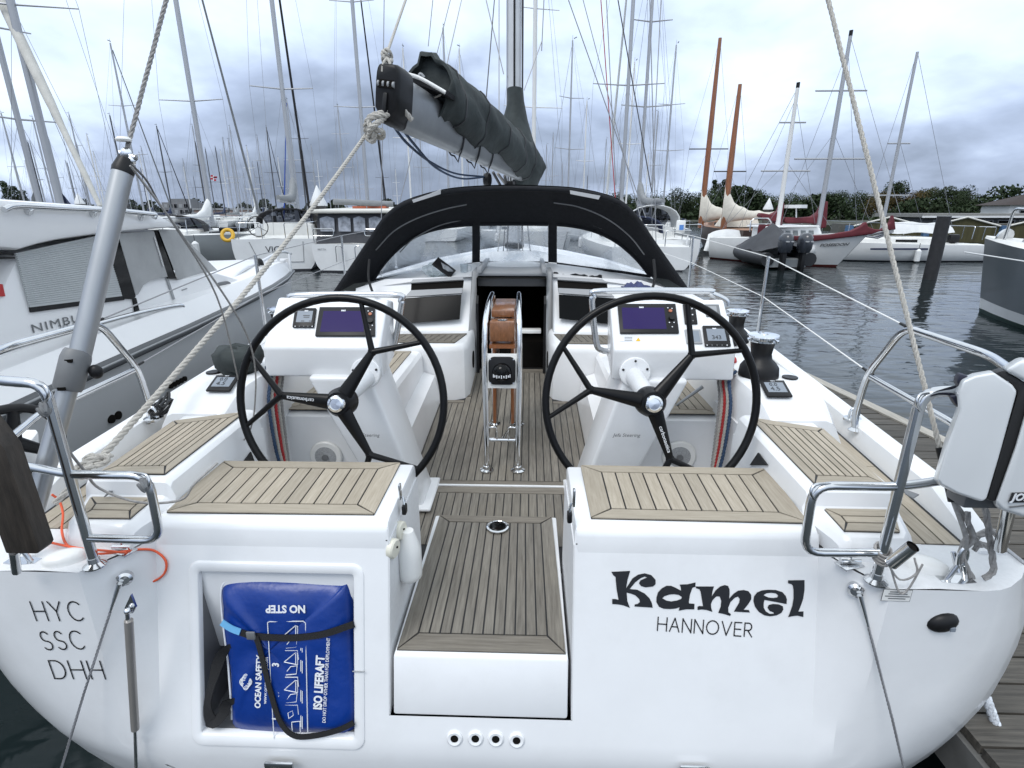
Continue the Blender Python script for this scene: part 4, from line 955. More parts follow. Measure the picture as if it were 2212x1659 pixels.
# standing rigging: shrouds, forestay, lazy jacks, backstays
rg = part('standing_rigging', YA); top = V((MB.x, MB.y, 17.4)); BJ = V((0, 2.62, 8.0)); G().cyl(BJ, top, .008, .008, 6).build('backstay', WIRE, rg)
for s in (-1, 1):
    G().cyl((s * 1.85, 5.75, 1.33), (MB.x + s * 1.3, MB.y - .35, 7.05), .006, .006, 6).build('shroud', WIRE, rg)
    G().cyl((s * 1.85, 5.70, 1.33), (MB.x + s * .06, MB.y, 6.9), .005, .005, 6).build('shroud', WIRE, rg)
    G().cyl((MB.x + s * 1.3, MB.y - .35, 7.05), (MB.x + s * 1.0, MB.y - .35, 12.05), .006, .006, 6).build('shroud', WIRE, rg)
    a = V((s * 1.43, -.115, 1.23)); d = (BJ - a).normalized()
    G().cyl(a, a + d * .06, .007, .007, 8).build('toggle', STEEL, rg)
    rope([a + d * .3, BJ], .0075, .06, 5).build('backstay', ROPEG, rg) if s < 0 else None
G().cyl((0, 10.9, 1.5), top, .012, .012, 6).build('forestay', WIRED, rg)
for pa, pb, y0, y1 in (((1228, 0), (1395, 470), 6, 6.2), ((1298, 0), (1330, 440), 6.5, 6.5), ((1310, 0), (1330, 400), 6.5, 6.5), ((1335, 0), (1408, 415), 5.2, 5.0), ((1428, 0), (1408, 400), 6.2, 6), ((935, 0), (925, 100), 7, 7), ((997, 0), (965, 140), 7, 4.5), ((1068, 0), (1050, 215), 6, 4.4), ((1078, 0), (1078, 240), 6.0, 4.8), ((1050, 0), (1088, 160), 6, 5.8), ((1170, 90), (1132, 195), 6, 5.8), ((1175, 0), (1170, 110), 6, 6)):
    G().cyl(P(*pa, Y=y0), P(*pb, Y=y1), .006, .006, 6).build('running_line', WIRED if pa[0] in (1335, 1068) else ROPER if pa[0] in (1298,) else WIRE, rg)
# ------------------------------------------------------------------ rails, winches, deck gear of the yacht
def bend(pts, r=.05, k=5):
    pts = [V(p) for p in pts]; o = [pts[0]]
    for a, b, c in zip(pts, pts[1:], pts[2:]):
        u, v = (a - b), (c - b); d = min(r, u.length * .45, v.length * .45); p, q = b + u.normalized() * d, b + v.normalized() * d
        for i in range(k + 1):
            t = i / k; o.append(p * (1 - t) ** 2 + b * (2 * t * (1 - t)) + q * t * t)
    return o + [pts[-1]]
for s in (-1, 1):
    pr = part('pushpit', YA)
    b0 = V((s * 1.19, -.125, 1.2)); t0 = V((s * 1.19, -.125, 1.795))
    side = [V((s * 1.30, -.125, 1.80)), V((s * 1.52, -.06, 1.80)), V((s * 1.66, .25, 1.80)), V((s * 1.68, .70, 1.80)), V((s * 1.655, .83, 1.56)), V((s * 1.655, .855, 1.36)), V((s * 1.66, .84, 1.285))]
    G().tube(bend([b0, t0] + side, .07), .0145, 16).build('top_rail', STEEL, pr)
    G().tube(bend([V((s * 1.19, -.125, 1.30)), V((s * .962, -.125, 1.295)), V((s * .955, -.125, 1.515)), V((s * 1.19, -.125, 1.515)), V((s * 1.50, -.06, 1.53)), V((s * 1.64, .28, 1.54)), V((s * 1.655, .80, 1.555))], .055), .0128, 16).build('mid_rail', STEEL, pr)
    G().lathe(b0, (0, 0, 1), [(.032, 0), (.032, .004), (.018, .014), (.0165, .03)], 20).build('rail_base', STEEL, pr)
    G().lathe((s * 1.66, .84, 1.285), (0, 0, 1), [(.03, 0), (.03, .004), (.016, .016)], 18).build('rail_base', STEEL, pr)
    for q in (V((s * .962, -.125, 1.50)), V((s * 1.19, -.125, 1.77))):
        G().tube(spline([q + V((s * .05, 0, .022)), q + V((-s * .01, -.012, .024)), q + V((-s * .022, -.02, .0)), q + V((-s * .002, -.012, -.024))], 4), .0042, 6).build('eye', STEEL, pr)
    for y, x in ((1.9, 1.80), (2.45, 1.845), (4.6, 1.93), (6.6, 1.83)):
        sn = part('stanchion', YA); zb = 1.29 + .022 * y
        G().cyl((s * x, y, zb), (s * x, y, zb + .60), .0125, .0115, 10).build('stanchion_tube', STEEL, sn) if not (y == 1.9) else None
        if y == 1.9: COL.objects.unlink(sn); bpy.data.objects.remove(sn); continue
        G().lathe((s * x, y, zb), (0, 0, 1), [(.025, 0), (.024, .01), (.015, .03)], 14).build('stanchion_base', STEEL, sn)
    for h, z0 in ((.60, 1.80), (.32, 1.56)):
        ll = [V((s * 1.672, .64 if h > .5 else .82, z0 + (.002 if h > .5 else 0))), V((s * 1.845, 2.45, 1.344 + h - .005)), V((s * 1.93, 4.6, 1.39 + h)), V((s * 1.83, 6.6, 1.435 + h)), V((s * .9, 9.5, 1.5 + h))]
        G().tube(ll, .0034, 6).build('lifeline', LIGHTW if s > 0 else WIRE, YA)
        d = (ll[1] - ll[0]).normalized(); G().cyl(ll[0], ll[0] + d * .09, .008, .006, 8).build('lifeline_fork', BLK, YA)
    # winches
    def winch(c, k=1.0, cover=False):
        wn_ = part('winch', YA)
        if not cover: G().lathe(c, (0, 0, 1), [(.092 * k, 0), (.092 * k, .012), (.088 * k, .045), (.074 * k, .065), (.052 * k, .085), (.047 * k, .11), (.055 * k, .165), (.062 * k, .172)], 28).build('drum', BLK, wn_, ang=50)
        if not cover: G().lathe(c + V((0, 0, .172 * k if False else .172)), (0, 0, 1), [(.070 * k, 0), (.070 * k, .006), (.050 * k, .012), (.050 * k, .02), (.072 * k, .024), (.070 * k, .030), (.02, .032), (.018, .026), (0, .026)], 28).build('self_tailer', CHROME if not cover else BLK, wn_, ang=40)
        if cover:
            rows = []
            for i, (r_, z) in enumerate(((.10, -.06), (.110, .0), (.092, .06), (.080, .075), (.104, .095), (.118, .145), (.10, .18), (.05, .19), (.01, .185))):
                rows.append([c + V((r_ * (1 + .10 * math.sin(3 * a + i)) * math.cos(a), r_ * (1 + .08 * math.cos(4 * a + i)) * math.sin(a), z + .01 * math.sin(3 * a + i * 2))) for a in [2 * math.pi * j / 24 for j in range(24)]])
            G().loft(rows).build('winch_cover', SAILC, wn_, ang=70)
    if s > 0:
        winch(V((1.27, 1.04, 1.488))); winch(V((1.475, 1.92, 1.45)), .95)
    else:
        winch(V((-1.29, 1.04, 1.42)), 1, True); winch(V((-1.475, 1.92, 1.45)), .95)
    # instrument on the pod's aft slope
    di = part('pod_display', YA)
    cx_ = (1642, 862) if s > 0 else (516, 868)
    q = P(*cx_, Z=1.44); m_ = frame(V((s * 1.265, .835, 1.478)) , (1, 0, 0), (0, .9, .36))
    g = G(); g.prism([m_ @ V(v) for v in ((-.056, -.056, .004), (.056, -.056, .004), (.056, .056, .004), (-.056, .056, .004))], m_.to_3x3() @ V((0, 0, .012))); g.build('display_bezel', BLK, di, bevel=.004)
    g = G(); g.prism([m_ @ V(v) for v in ((-.042, -.03, .0155), (.042, -.03, .0155), (.042, .038, .0155), (-.042, .038, .0155))], m_.to_3x3() @ V((0, 0, .001))); g.build('display_lcd', LCD, di)
    text('0.0' if s > 0 else '0.0', .030, LCDB, di, m_ @ Matrix.Translation((-.005, .022, .0172)), 'lcd_digits'); text('4.5' if s > 0 else '4.5', .036, LCDB, di, m_ @ Matrix.Translation((-.005, -.008, .0172)), 'lcd_digits')
    text('B&G', .010, TXTW, di, m_ @ Matrix.Translation((0, .047, .0172)), 'display_logo')
    G().lathe((s * 1.405, 1.0, 1.488), (0, 0, 1), [(.035, 0), (.035, .006), (.02, .008), (0, .004)], 20).build('deck_button', BLK, YA)
    # pop-up cleat, pad eye, chainplate, dome antenna, flush latch
    q = P(1843, 905, Z=1.31) if s > 0 else V((-1.63, .83, 1.31))
    ce = part('pad_eye', YA); G().lathe(q, (0, 0, 1), [(.042, -.006), (.042, .004), (.03, .008), (0, .008)], 20).build('eye_plate', STEEL, ce)
    G().tube(spline([q + V((-.02, 0, 0)), q + V((-.018, 0, .04)), q + V((.0, 0, .055)), q + V((.018, 0, .04)), q + V((.02, 0, 0))], 4), .008, 8).build('eye_loop', CHROME, ce)
    cpn = part('chainplate', YA); q = V((s * 1.43, -.115, 1.2))
    g = G(); g.prism([q + V(v) for v in ((-.05, -.014, 0), (0, -.022, 0), (.05, -.014, 0), (.05, .014, 0), (0, .022, 0), (-.05, .014, 0))], (0, 0, .006)); g.build('base_plate', STEEL, cpn)
    for d in (-1, 1): G().cyl(q + V((d * .028, 0, 0)), q + V((d * .008, 0, .055)), .008, .007, 8).build('eye_leg', STEEL, cpn)
    G().tube(spline([q + V((-.009, 0, .05)), q + V((-.012, 0, .09)), q + V((0, 0, .115)), q + V((.012, 0, .09)), q + V((.009, 0, .05))], 4), .0055, 8).build('shackle', CHROME, cpn)
    q = P(1998, 1228, Z=1.2) if s > 0 else P(141, 1213, Z=1.2); dm = part('satellite_antenna', YA); mr_ = Matrix.Rotation(R(-28 * s), 3, 'Z')
    rows = []
    for r_, z in ((1.0, 0), (1.0, .014), (.94, .024), (.7, .032), (.3, .035)): rows.append([q + mr_ @ V((.058 * r_ * math.cos(a), .036 * r_ * math.sin(a), z)) for a in [2 * math.pi * j / 28 for j in range(28)]])
    G().loft(rows).build('antenna_dome', LIGHTW, dm, ang=50)
    if s > 0: text('B&G', .011, TXT, dm, frame(q + V((.025, -.0375, .011)), (1, .2, 0), (0, 0, 1)), 'antenna_logo')
    q = V((s * 1.155, -.05, 1.203)); fl = part('flush_bolt', YA); G().box(q, (.075, .045, .006), Matrix.Rotation(R(20 * s), 3, 'Z')).build('bolt_plate', STEEL, fl, bevel=.002)
    G().cyl(q + V((-.03, 0, .014)), q + V((.03, 0, .014)), .009, .009, 10).build('bolt_barrel', CHROME, fl); G().cyl(q + V((.0, 0, .014)), q + V((.0, 0, .035)), .004).build('bolt_knob', STEEL, fl)
    # triangular dark vents low on the helm side
    tri = [(1640, 978), (1660, 1005), (1622, 1005)] if s > 0 else [(540, 976), (550, 1003), (520, 1003)]
    G().prism([P(x, y, X=s * 1.088) for x, y in tri], (-s * .006, 0, 0)).build('engine_control', BLK, YA)
    # stern fairlead plates
    q = [(1952, 1058), (1985, 1070), (1972, 1078), (1955, 1068)] if s > 0 else [(245, 1050), (270, 1035), (262, 1050), (225, 1075)]
    G().prism([P(x, y, Z=1.31) for x, y in q], (0, 0, .004)).build('fairlead_plate', GREYP, YA)
    # sheets led to the winches: bundles of coloured line hanging down inside the pod
    for k, (m2, off) in enumerate(((ROPEB, 0), (ROPEW, .018), (ROPER, .036), (ROPEW, .054), (ROPEG, .07))):
        x = s * (1.115 - off * .3); pts = spline([(s * 1.17, 1.06 + off, 1.50), (x, .99 + off * 1.2, 1.48), (x, .93 + off * 1.3, 1.36), (s * (1.10 - off * .2), .90 + off * 1.3, 1.15), (s * (1.075), .88 + off * 1.1, .98), (s * 1.07, .82 + off, .84)], 6)
        rope(pts, .0085, .05, 5).build('sheet_bundle', m2, YA)
    for k in range(3):
        q = V((s * (1.20 + .02 * k), 1.30 + .12 * k, 1.50)); G().tube(spline([q + V((.05 * math.cos(a), .06 * math.sin(a), .012 * k + .01 * math.sin(3 * a))) for a in [2 * math.pi * j / 8 for j in range(8)]], 4, True), .008, 6, True).build('coiled_sheet', (ROPER, ROPEW, ROPEB)[k], YA)
    G().box((s * 1.30, 1.72, 1.52), (.16, .22, .06)).build('rope_clutch', BLK, YA, bevel=.01)
# starboard backstay ends in a rope strop with a black splice
a = V((1.43, -.115, 1.31)); d = (BJ - a).normalized()
rope([a + d * .30, BJ], .0075, .06, 5).build('backstay', ROPEW, rg)
G().cyl(a + d * .14, a + d * .30, .013, .011, 10).build('splice_cover', BLK, rg)
for o_ in (-.012, .012): G().tube(spline([a, a + V((o_, 0, .05)), a + d * .15], 4), .007, 6).build('strop_leg', ROPEG, rg)
# port backstay carries a stout grey tube with a black collar
bt = part('backstay_tube', YA)
ax = V((-1.43, -.115, 1.26)); ux = (BJ - ax).normalized()
def onst(x, y):   # depth of the stay at a picture row, pixel gives the sideways place
    best = min((abs(((CAM - ax) + ray(x, y) * t).cross(ux).length), t) for t in [0.6 + .004 * i for i in range(500)]); return CAM + ray(x, y) * best[1]
u_top, u_mid, u_bot = onst(265, 372), onst(157, 800), onst(62, 1140)
G().cyl(onst(172, 770), u_top, .031, .031, 24).build('upper_tube', ALU, bt)
G().cyl(u_bot, onst(150, 826), .0285, .0285, 24).build('lower_tube', ALU, bt)
dd = (u_top - u_bot).normalized()
c_ = u_mid; G().lathe(c_, dd, [(.036, -.065), (.041, -.055), (.042, .04), (.038, .06), (.034, .068)], 14).build('tube_collar', GREYP, bt, ang=30)
G().ell(c_ + V((.058, .02, -.01)), (.022, .018, .024)).build('collar_knob', BLK, bt)
for z in (-.048, .042): G().box(c_ + dd * z + V((.01, -.04, 0)), (.022, .008, .010)).build('collar_slot', INTER, bt)
G().lathe(u_top, dd, [(.032, -.004), (.033, .01), (.024, .045), (.014, .052)], 20).build('tube_cap', BLK, bt)
g = G(); tp_ = u_top + dd * .055
g.ell(tp_ + V((0, 0, .008)), (.018, .016, .020)); g.cyl(tp_ + V((-.02, 0, .01)), tp_ + V((.03, 0, -.005)), .010); g.ell(tp_ + V((.016, -.004, -.014)), (.012, .012, .016)); g.build('tube_head', CHROME, bt)
G().lathe(tp_ + V((.0, 0, .045)), (0, 0, 1), [(.022, 0), (.024, .006), (.016, .014), (0, .016)], 16).build('head_lamp', LIGHTW, bt)
for pts in ([(282, 358), (372, 480), (468, 640), (510, 800), (525, 880)], [(282, 358), (395, 510), (505, 670), (545, 760), (552, 850), (535, 940), (470, 1000)], [(284, 355), (318, 392), (345, 440), (385, 500)]):
    n_ = len(pts); G().tube(spline([P(x, y, Y=-.02 + (.75 if n_ > 3 else .3) * i / (n_ - 1)) for i, (x, y) in enumerate(pts)], 6), .0032 if n_ > 3 else .0062, 6).build('tube_guy', WIRED if n_ == 4 else ROPEG, bt)
# flag halyard cords knotted on the port rail
G().tube(spline([P(103, 892, Y=-.12), P(128, 930, Y=-.10), P(150, 975, Y=-.06), P(185, 1020, Y=0), P(215, 1055, Y=.05), P(300, 1085, Y=.05), P(390, 1080, Y=.1), P(420, 1045, Y=.12), P(470, 1000, Y=.2)], 6), .0042, 6).build('rail_cord', ROPEG, YA)
for x, y in ((97, 888), (312, 1050)):
    q = P(x, y, Y=-.14); g = G()
    for k in range(3): g.tube(spline([q + V((.014 * math.cos(a + k), .014 * math.sin(a), .012 * math.sin(a * 2 + k) + .006 * k)) for a in [2 * math.pi * j / 6 for j in range(6)]], 3, True), .005, 5, True)
    g.build('cord_knot', GREYP, YA)
# flag staff socket lashed to the starboard rail
fs = part('flagstaff_socket', YA); q0, q1 = P(1925, 1218, Y=-.19), P(1972, 1180, Y=-.22)
G().tube([q0, q1], .017, 16, caps=False).build('socket_tube', CHROME, fs); G().lathe(q0.lerp(q1, .9), q1 - q0, [(.0145, 0), (.0145, .004), (0, .004)], 14).build('socket_bore', INTER, fs)
g = G(); c0 = V((1.19, -.125, 1.295))
for k in range(4): g.tube([c0 + V((.022 * math.cos(a), .02 * math.sin(a), .010 * (k - 1.5) + .012 * math.sin(a))) for a in [2 * math.pi * j / 10 for j in range(10)]], .004, 5, True)
g.tube(spline([c0 + V((.0, -.025, -.01)), c0 + V((.03, -.05, -.05)), c0 + V((.075, -.045, -.03)), c0 + V((.07, -.03, .01))], 5), .003, 5); g.tube(spline([c0 + V((0, -.03, -.0)), c0 + V((.035, -.05, -.09)), c0 + V((.06, -.05, -.08)), c0 + V((.085, -.045, .0))], 5), .003, 5)
g.build('socket_lashing', ROPEG, fs)
# gas spring and box seen under the starboard console
G().cyl(P(1455, 880, Y=1.28), P(1518, 835, Y=1.28), .006, .011, 8).build('locker_strut', ALU, YA); G().box(P(1442, 858, Y=1.35), (.08, .06, .09)).build('instrument_box', LIGHTW, YA, bevel=.006)
# ================================================================== things on and around the yacht
# liferaft in its locker
lr = thing('liferaft_bag', 'bright blue vinyl liferaft bag with white print, strapped in the stern locker', 'liferaft', (LX0 + .3, .15, LZ0 + .005))
RO = lr.location.copy()
RY = .022
def RP(x, y, off=0.0): return PL(x, y, (0, RY - off, 1.1), (0, 1, -.27))
fo = [(476, 1300), (478, 1270), (490, 1256), (520, 1252), (600, 1253), (690, 1256), (745, 1260), (757, 1270), (765, 1400), (772, 1575), (700, 1588), (560, 1590), (505, 1580), (500, 1540), (495, 1480), (490, 1420), (482, 1360)]
fpts = spline([RP(x, y) for x, y in fo], 3, True); cc = sum(fpts, V()) / len(fpts)
g = G(); rings = []
for k, d_ in ((.0, .026), (.45, .027), (.66, .026), (.82, .021), (.92, .010), (1.0, -.014)):
    rings.append([cc.lerp(p, k if k else .02) + V((0, -d_ + .004 * math.sin(i * .7 + k * 3), 0)) for i, p in enumerate(fpts)])
rings.append([p + V((0, .05, 0)) for p in fpts]); rings.append([cc.lerp(p, 1.02) + V((0, .2, .01)) for p in fpts]); rings.append([cc.lerp(p, .98) + V((0, .36, .02)) for p in fpts])
g.grid(rings, True, True); g.add(rings[0], [tuple(range(len(fpts)))[::-1]]); g.build('bag_body', RAFT, lr, ang=70, org=RO)
a_ = len(fpts)
G().tube([p + V((0, .004, 0)) for p in (fpts[-8:] + fpts[:21])][::1], .0038, 6).build('piping', TXTW, lr, org=RO)
G().tube([p + V((0, .004, 0)) for p in fpts[38:46]], .0038, 6).build('piping', TXTW, lr, org=RO)
def rtext(s_, size, x, y, ang, sx=1.0, bold=0.0, name='raft_print'):
    o = RP(x, y, .030); ex = (RP(x + 10, y, .030) - o).normalized(); ey = (RP(x, y - 10, .030) - o).normalized(); a = R(ang)
    t = text(s_, size, TXTW, lr, Matrix.Translation(-RO) @ frame(o, ex * math.cos(a) + ey * math.sin(a), ey * math.cos(a) - ex * math.sin(a)), name, sx=sx, bold=bold); return t
rtext('NO STEP', .036, 617, 1315, 180, .95, .0012); rtext('OCEAN SAFETY', .028, 559, 1473, 88, .93, .0008); rtext('www.oceansafety.com', .018, 574, 1470, 88, 1.0)
rtext('ISO LIFERAFT', .040, 690, 1475, 87, .80, .0014); rtext('DO NOT DROP OTHER THAN FOR DEPLOYMENT', .0165, 705, 1470, 87, .80)
for t_, y in (('1', 1553), ('2', 1500), ('3', 1436), ('4', 1376)): rtext(t_, .032, 596, y, 87, .9, .001)
g = G()
def rl(*pts): g.tube([RP(x, y, .029) for x, y in pts], .0016, 4)
rl((578, 1345), (582, 1343), (655, 1342), (660, 1346), (665, 1592)); rl((578, 1345), (584, 1450), (592, 1596))
for oy in (0, 58, 118):
    rl((618, 1400 + oy), (640, 1398 + oy), (642, 1380 + oy), (628, 1382 + oy), (620, 1392 + oy)); rl((614, 1372 + oy), (638, 1352 + oy), (643, 1353 + oy), (643, 1378 + oy), (614, 1372 + oy)); rl((639, 1354 + oy), (639, 1376 + oy)); rl((616, 1405 + oy), (643, 1405 + oy), (645, 1425 + oy))
for oy in (1395, 1440, 1505, 1560): rl((650, oy - 14), (650, oy + 10)); rl((653, oy - 12), (653, oy + 14))
rl((622, 1540), (632, 1535), (634, 1545), (624, 1552), (622, 1540)); rl((630, 1560), (648, 1558), (649, 1590), (632, 1590), (630, 1560)); g.build('raft_pictograms', TXTW, lr, org=RO)
g = G()
for k in range(5): g.tube([RP(531 + 13 * math.cos(a) * (1 - .2 * abs(k - 2)), 1473 + 14 * math.sin(a) * (.3 + .23 * k) , .029) for a in [2 * math.pi * j / 16 for j in range(16)]], .0016, 4, True)
g.build('raft_emblem', TXTW, lr, org=RO)
def strap(pts, w_, name, m=WEB, off=.034, tw=0):
    ps = spline([RP(x, y, off) for x, y in pts], 6); g = G(); rows = []
    for i, p in enumerate(ps):
        t = (ps[min(i + 1, len(ps) - 1)] - ps[max(i - 1, 0)]).normalized(); sd = t.cross(V((0, 1, -.27))).normalized()
        if tw: sd = (sd + V((0, tw * math.sin(i * .3), 0))).normalized()
        rows.append([p + sd * w_ / 2, p - sd * w_ / 2])
    g.grid(rows); g.grid([[q + V((0, .003, 0)) for q in r_] for r_ in rows], False, True); return g.build(name, m, lr, org=RO)
strap([(520, 1367), (545, 1374), (590, 1378), (640, 1378), (700, 1370), (764, 1349)], .022, 'lashing_strap')
strap([(552, 1376), (560, 1400), (570, 1440), (585, 1500), (605, 1560), (635, 1590), (680, 1590), (730, 1578), (764, 1562)], .018, 'lashing_strap', off=.040)
strap([(478, 1345), (498, 1358), (518, 1366)], .022, 'strap_label', mat('blue_strap_label', (.15, .42, .70), .5), .038)
G().box(RP(542, 1373, .042), (.03, .008, .03)).build('cam_buckle', GREYP, lr, org=RO, bevel=.003)
strap([(507, 1398), (480, 1412), (462, 1460), (448, 1520), (458, 1560), (480, 1545), (490, 1520), (512, 1518)], .036, 'carry_handle', off=.022, tw=.6)
# heavy rope from the boom end to the port quarter cleat
rp = thing('mooring_rope', 'thick weathered three-strand rope stretched from the boom end to the port quarter cleat', 'rope', P(205, 1005, Z=1.32))
RO = rp.location.copy()
A, B = P(795, 285, Y=2.66), P(203, 1006, Z=1.33); rope([A.lerp(B, i / 24) - V((0, 0, .05 * math.sin(math.pi * i / 24))) for i in range(25)], .0135, .085, 7).build('rope_span', ROPEW, rp, org=RO)
g = G()
def rp2(pts, y0, r_=.020): 
    q = rope(spline([P(x, y, Y=y0 + dy) for x, y, dy in pts], 8), r_, .12, 6); g.v, o = g.v + q.v, len(g.v); g.f += [tuple(i + o for i in f) for f in q.f]
rp2([(792, 288, 0), (790, 270, -.05), (800, 252, -.08), (822, 245, -.06), (848, 240, 0), (860, 236, .05), (875, 242, .06), (890, 260, .08)], 2.62)
rp2([(797, 300, 0), (800, 280, -.1), (812, 268, -.12), (822, 262, -.05), (835, 250, 0)], 2.60); rp2([(795, 275, 0), (812, 280, -.06), (826, 284, -.05), (826, 296, 0), (812, 294, .02), (800, 285, 0), (788, 275, 0)], 2.58)
rp2([(790, 295, 0), (805, 305, -.04), (808, 288, -.08), (796, 262, -.06), (815, 250, -.06), (845, 250, 0), (850, 258, .05), (828, 264, .05)], 2.60)
g.build('boom_knot', ROPEW, rp, org=RO)
g = G(); rp2([(203, 1006, 0), (185, 1012, -.02), (170, 1022, -.03), (165, 1012, 0), (185, 998, .02), (215, 985, .03), (235, 988, .03), (225, 1000, .02), (200, 1008, 0)], .25, .0115)
rp2([(240, 984, .05), (225, 990, .02), (195, 1002, -.01), (180, 1030, -.04), (165, 1025, -.03), (192, 1012, -.02), (205, 985, .02), (185, 990, .02), (190, 1015, -.02)], .27, .0115); g.build('cleat_turns', ROPEW, rp, org=RO)
g = G(); rp2([(165, 1040, 0), (140, 1065, -.03), (112, 1095, -.06)], .12, .011); g.build('rope_tail', ROPEW, rp, org=RO)
# orange line lying on the port quarter
ol = [(112, 1068, 1.30), (128, 1082, 1.27), (136, 1110, 1.235), (134, 1150, 1.222), (150, 1182, 1.215), (200, 1196, 1.214), (262, 1192, 1.216)]
pts = [P(x, y, Z=z) for x, y, z in ol] + [TP(300, 1187, .05), TP(334, 1190, .014), TP(358, 1212, .008), TP(354, 1240, .007), TP(325, 1257, .007), TP(300, 1238, .008), TP(285, 1200, .05), P(250, 1192, Z=1.232), P(170, 1184, Z=1.218), P(110, 1172, Z=1.216), P(84, 1164, Z=1.216)]
tag(G().tube(spline(pts, 6), .0038, 6).build('throwing_line', ROPEO, None), 'thin orange line looped over the port quarter and the transom edge', 'line')
# dark wooden board on the far left of the stern
wb = thing('wooden_board', 'dark wooden board end standing at the port stern corner by the left photo edge', 'board', P(45, 1200, Y=-.27))
RO = wb.location.copy()
G().prism([P(x, y, Y=-.27) for x, y in ((-60, 880), (0, 958), (10, 972), (85, 1188), (80, 1197), (12, 1196), (-30, 1080), (-60, 1000))], (0, .05, .0)).build('board_timber', DWOOD, wb, org=RO, bevel=.004)
G().cyl(P(30, 1192, Y=-.24), P(36, 1235, Y=-.2), .012, .012, 8).build('board_hinge', STEEL, wb, org=RO)
# outboard engine clamped to the starboard rail
ob = thing('outboard_engine', 'white outboard engine with a black band clamped on the starboard stern rail', 'outboard engine', V((1.42, -.2, 1.2)))
RO = ob.location.copy()
OB = mat('outboard_white', (.72, .74, .75), .3, var=.02, scale=5, coat=.3)
def opoly(pts, y0, dy, m, name, bv=.018, sg=4, sh=(8, 4)):
    c = [sum(p[k] for p in pts) / len(pts) for k in (0, 1)]
    back = [P(x, y, Y=-.10) for x, y in pts]; front = [P(c[0] + (x - c[0]) * .985 + sh[0], c[1] + (y - c[1]) * .985 + sh[1], Y=y0) for x, y in pts]
    nrm = sum(((back[i] - back[0]).cross(back[i + 1] - back[0]) for i in range(1, len(pts) - 1)), V())
    lp = [back, front] if nrm.dot(front[0] - back[0]) > 0 else [back[::-1], front[::-1]]
    return G().loft(lp).build(name, m, ob, bevel=bv, seg=sg, org=RO)
def oplate(pts, y0, dy, m, name, bv=0): return G().prism([P(x, y, Y=y0) for x, y in pts], (0, dy, 0)).build(name, m, ob, org=RO)
opoly([(2016, 1035), (2040, 950), (2066, 880), (2062, 845), (2072, 818), (2100, 806), (2140, 799), (2180, 826), (2190, 840), (2184, 862), (2150, 985), (2123, 1076), (2112, 1082), (2060, 1064), (2024, 1045)], -.32, .26, OB, 'cowling', .025, 5)
opoly([(2140, 800), (2160, 794), (2215, 826), (2225, 836), (2216, 858), (2186, 960), (2141, 1082), (2124, 1078), (2150, 985), (2186, 862), (2191, 842), (2178, 824)], -.312, .25, RUB, 'cowling_band', .004, 2)
opoly([(2160, 795), (2200, 770), (2290, 790), (2330, 860), (2320, 1000), (2290, 1130), (2212, 1118), (2155, 1100), (2140, 1085), (2184, 962), (2214, 860), (2223, 838), (2212, 822)], -.322, .26, OB, 'lower_cowling', .02, 4)
oplate([(2186, 1064), (2310, 1062), (2306, 1084), (2178, 1085)], -.3245, -.002, TXT, 'name_plate', 0)
q = P(2187, 1075, Y=-.328); text('JOHNSON', .026, TXTW, ob, Matrix.Translation(-RO) @ frame(q, (1, .05, 0), (0, 0, 1)), 'engine_lettering', 'LEFT', shear=.15, bold=.0008)
oplate([(2180, 1094), (2220, 1090), (2220, 1093), (2181, 1097)], -.3245, -.001, GREYP, 'trim_line', 0)
opoly([(2058, 822), (2066, 803), (2085, 808), (2080, 840), (2066, 838)], -.2, .12, mat('navy_cover', (.010, .012, .03), .6), 'clamp_cover', .006, 2)
opoly([(2046, 852), (2065, 850), (2066, 880), (2055, 868)], -.2, .10, bpy.data.materials['navy_cover'], 'clamp_cover', .004, 2)
G().cyl(P(2180, 1095, Y=-.2), P(2160, 1185, Y=-.12), .016, .016, 10).build('engine_bracket', STEEL, ob, org=RO)
G().bb((1.35, -.16, 1.47), (1.46, -.09, 1.62)).build('clamp_board', GREYP, ob, org=RO, bevel=.006)
G().cyl(P(2150, 1080, Y=-.2), P(2165, 1060, Y=-.2), .012, .012, 8).build('engine_shaft', GREYP, ob, org=RO)
# stern line round the starboard chainplate and fairlead
sl2 = thing('stern_line', 'grey stern mooring line knotted beside the starboard backstay foot', 'rope', V((1.5, -.1, 1.2)))
RO = sl2.location.copy(); g = G()
rp2([(2100, 1250, -.02), (2085, 1225, -.03), (2078, 1190, -.03), (2090, 1165, -.01), (2110, 1160, .02), (2128, 1150, .04), (2150, 1150, .08), (2172, 1165, .1), (2160, 1180, .08), (2125, 1178, .05), (2095, 1165, .0)], -.08, .0105)
rp2([(2090, 1105, 0), (2092, 1130, -.01), (2098, 1155, 0), (2110, 1180, 0), (2100, 1195, -.01)], -.10, .008); rp2([(2125, 1075, .05), (2132, 1120, .02), (2140, 1180, 0), (2145, 1235, -.02), (2120, 1250, -.02)], -.10, .0095); g.build('line_loops', ROPEG, sl2, org=RO)
g = rope([P(2130, 1505, Y=.05), P(2160, 1590, Y=.0), P(2200, 1720, Y=-.1)], .016, .07, 7)
tag(g.build('dock_line', mat('white_dock_line', (.55, .58, .62), .8, var=.5, scale=70), None), 'white flecked dock line hanging below the starboard quarter', 'rope')
# coiled dark line by the port pad eye
q = V((-1.63, .92, 1.335)); g = G()
for k in range(5): g.tube(spline([q + V((.045 * math.cos(a + k * .5), .10 * math.sin(a), .008 * k + .012 * math.sin(2 * a + k))) for a in [2 * math.pi * j / 9 for j in range(9)]], 4, True), .006, 6, True)
tag(g.build('coiled_line', BLK, None), 'small coil of black line on the port side deck', 'rope')
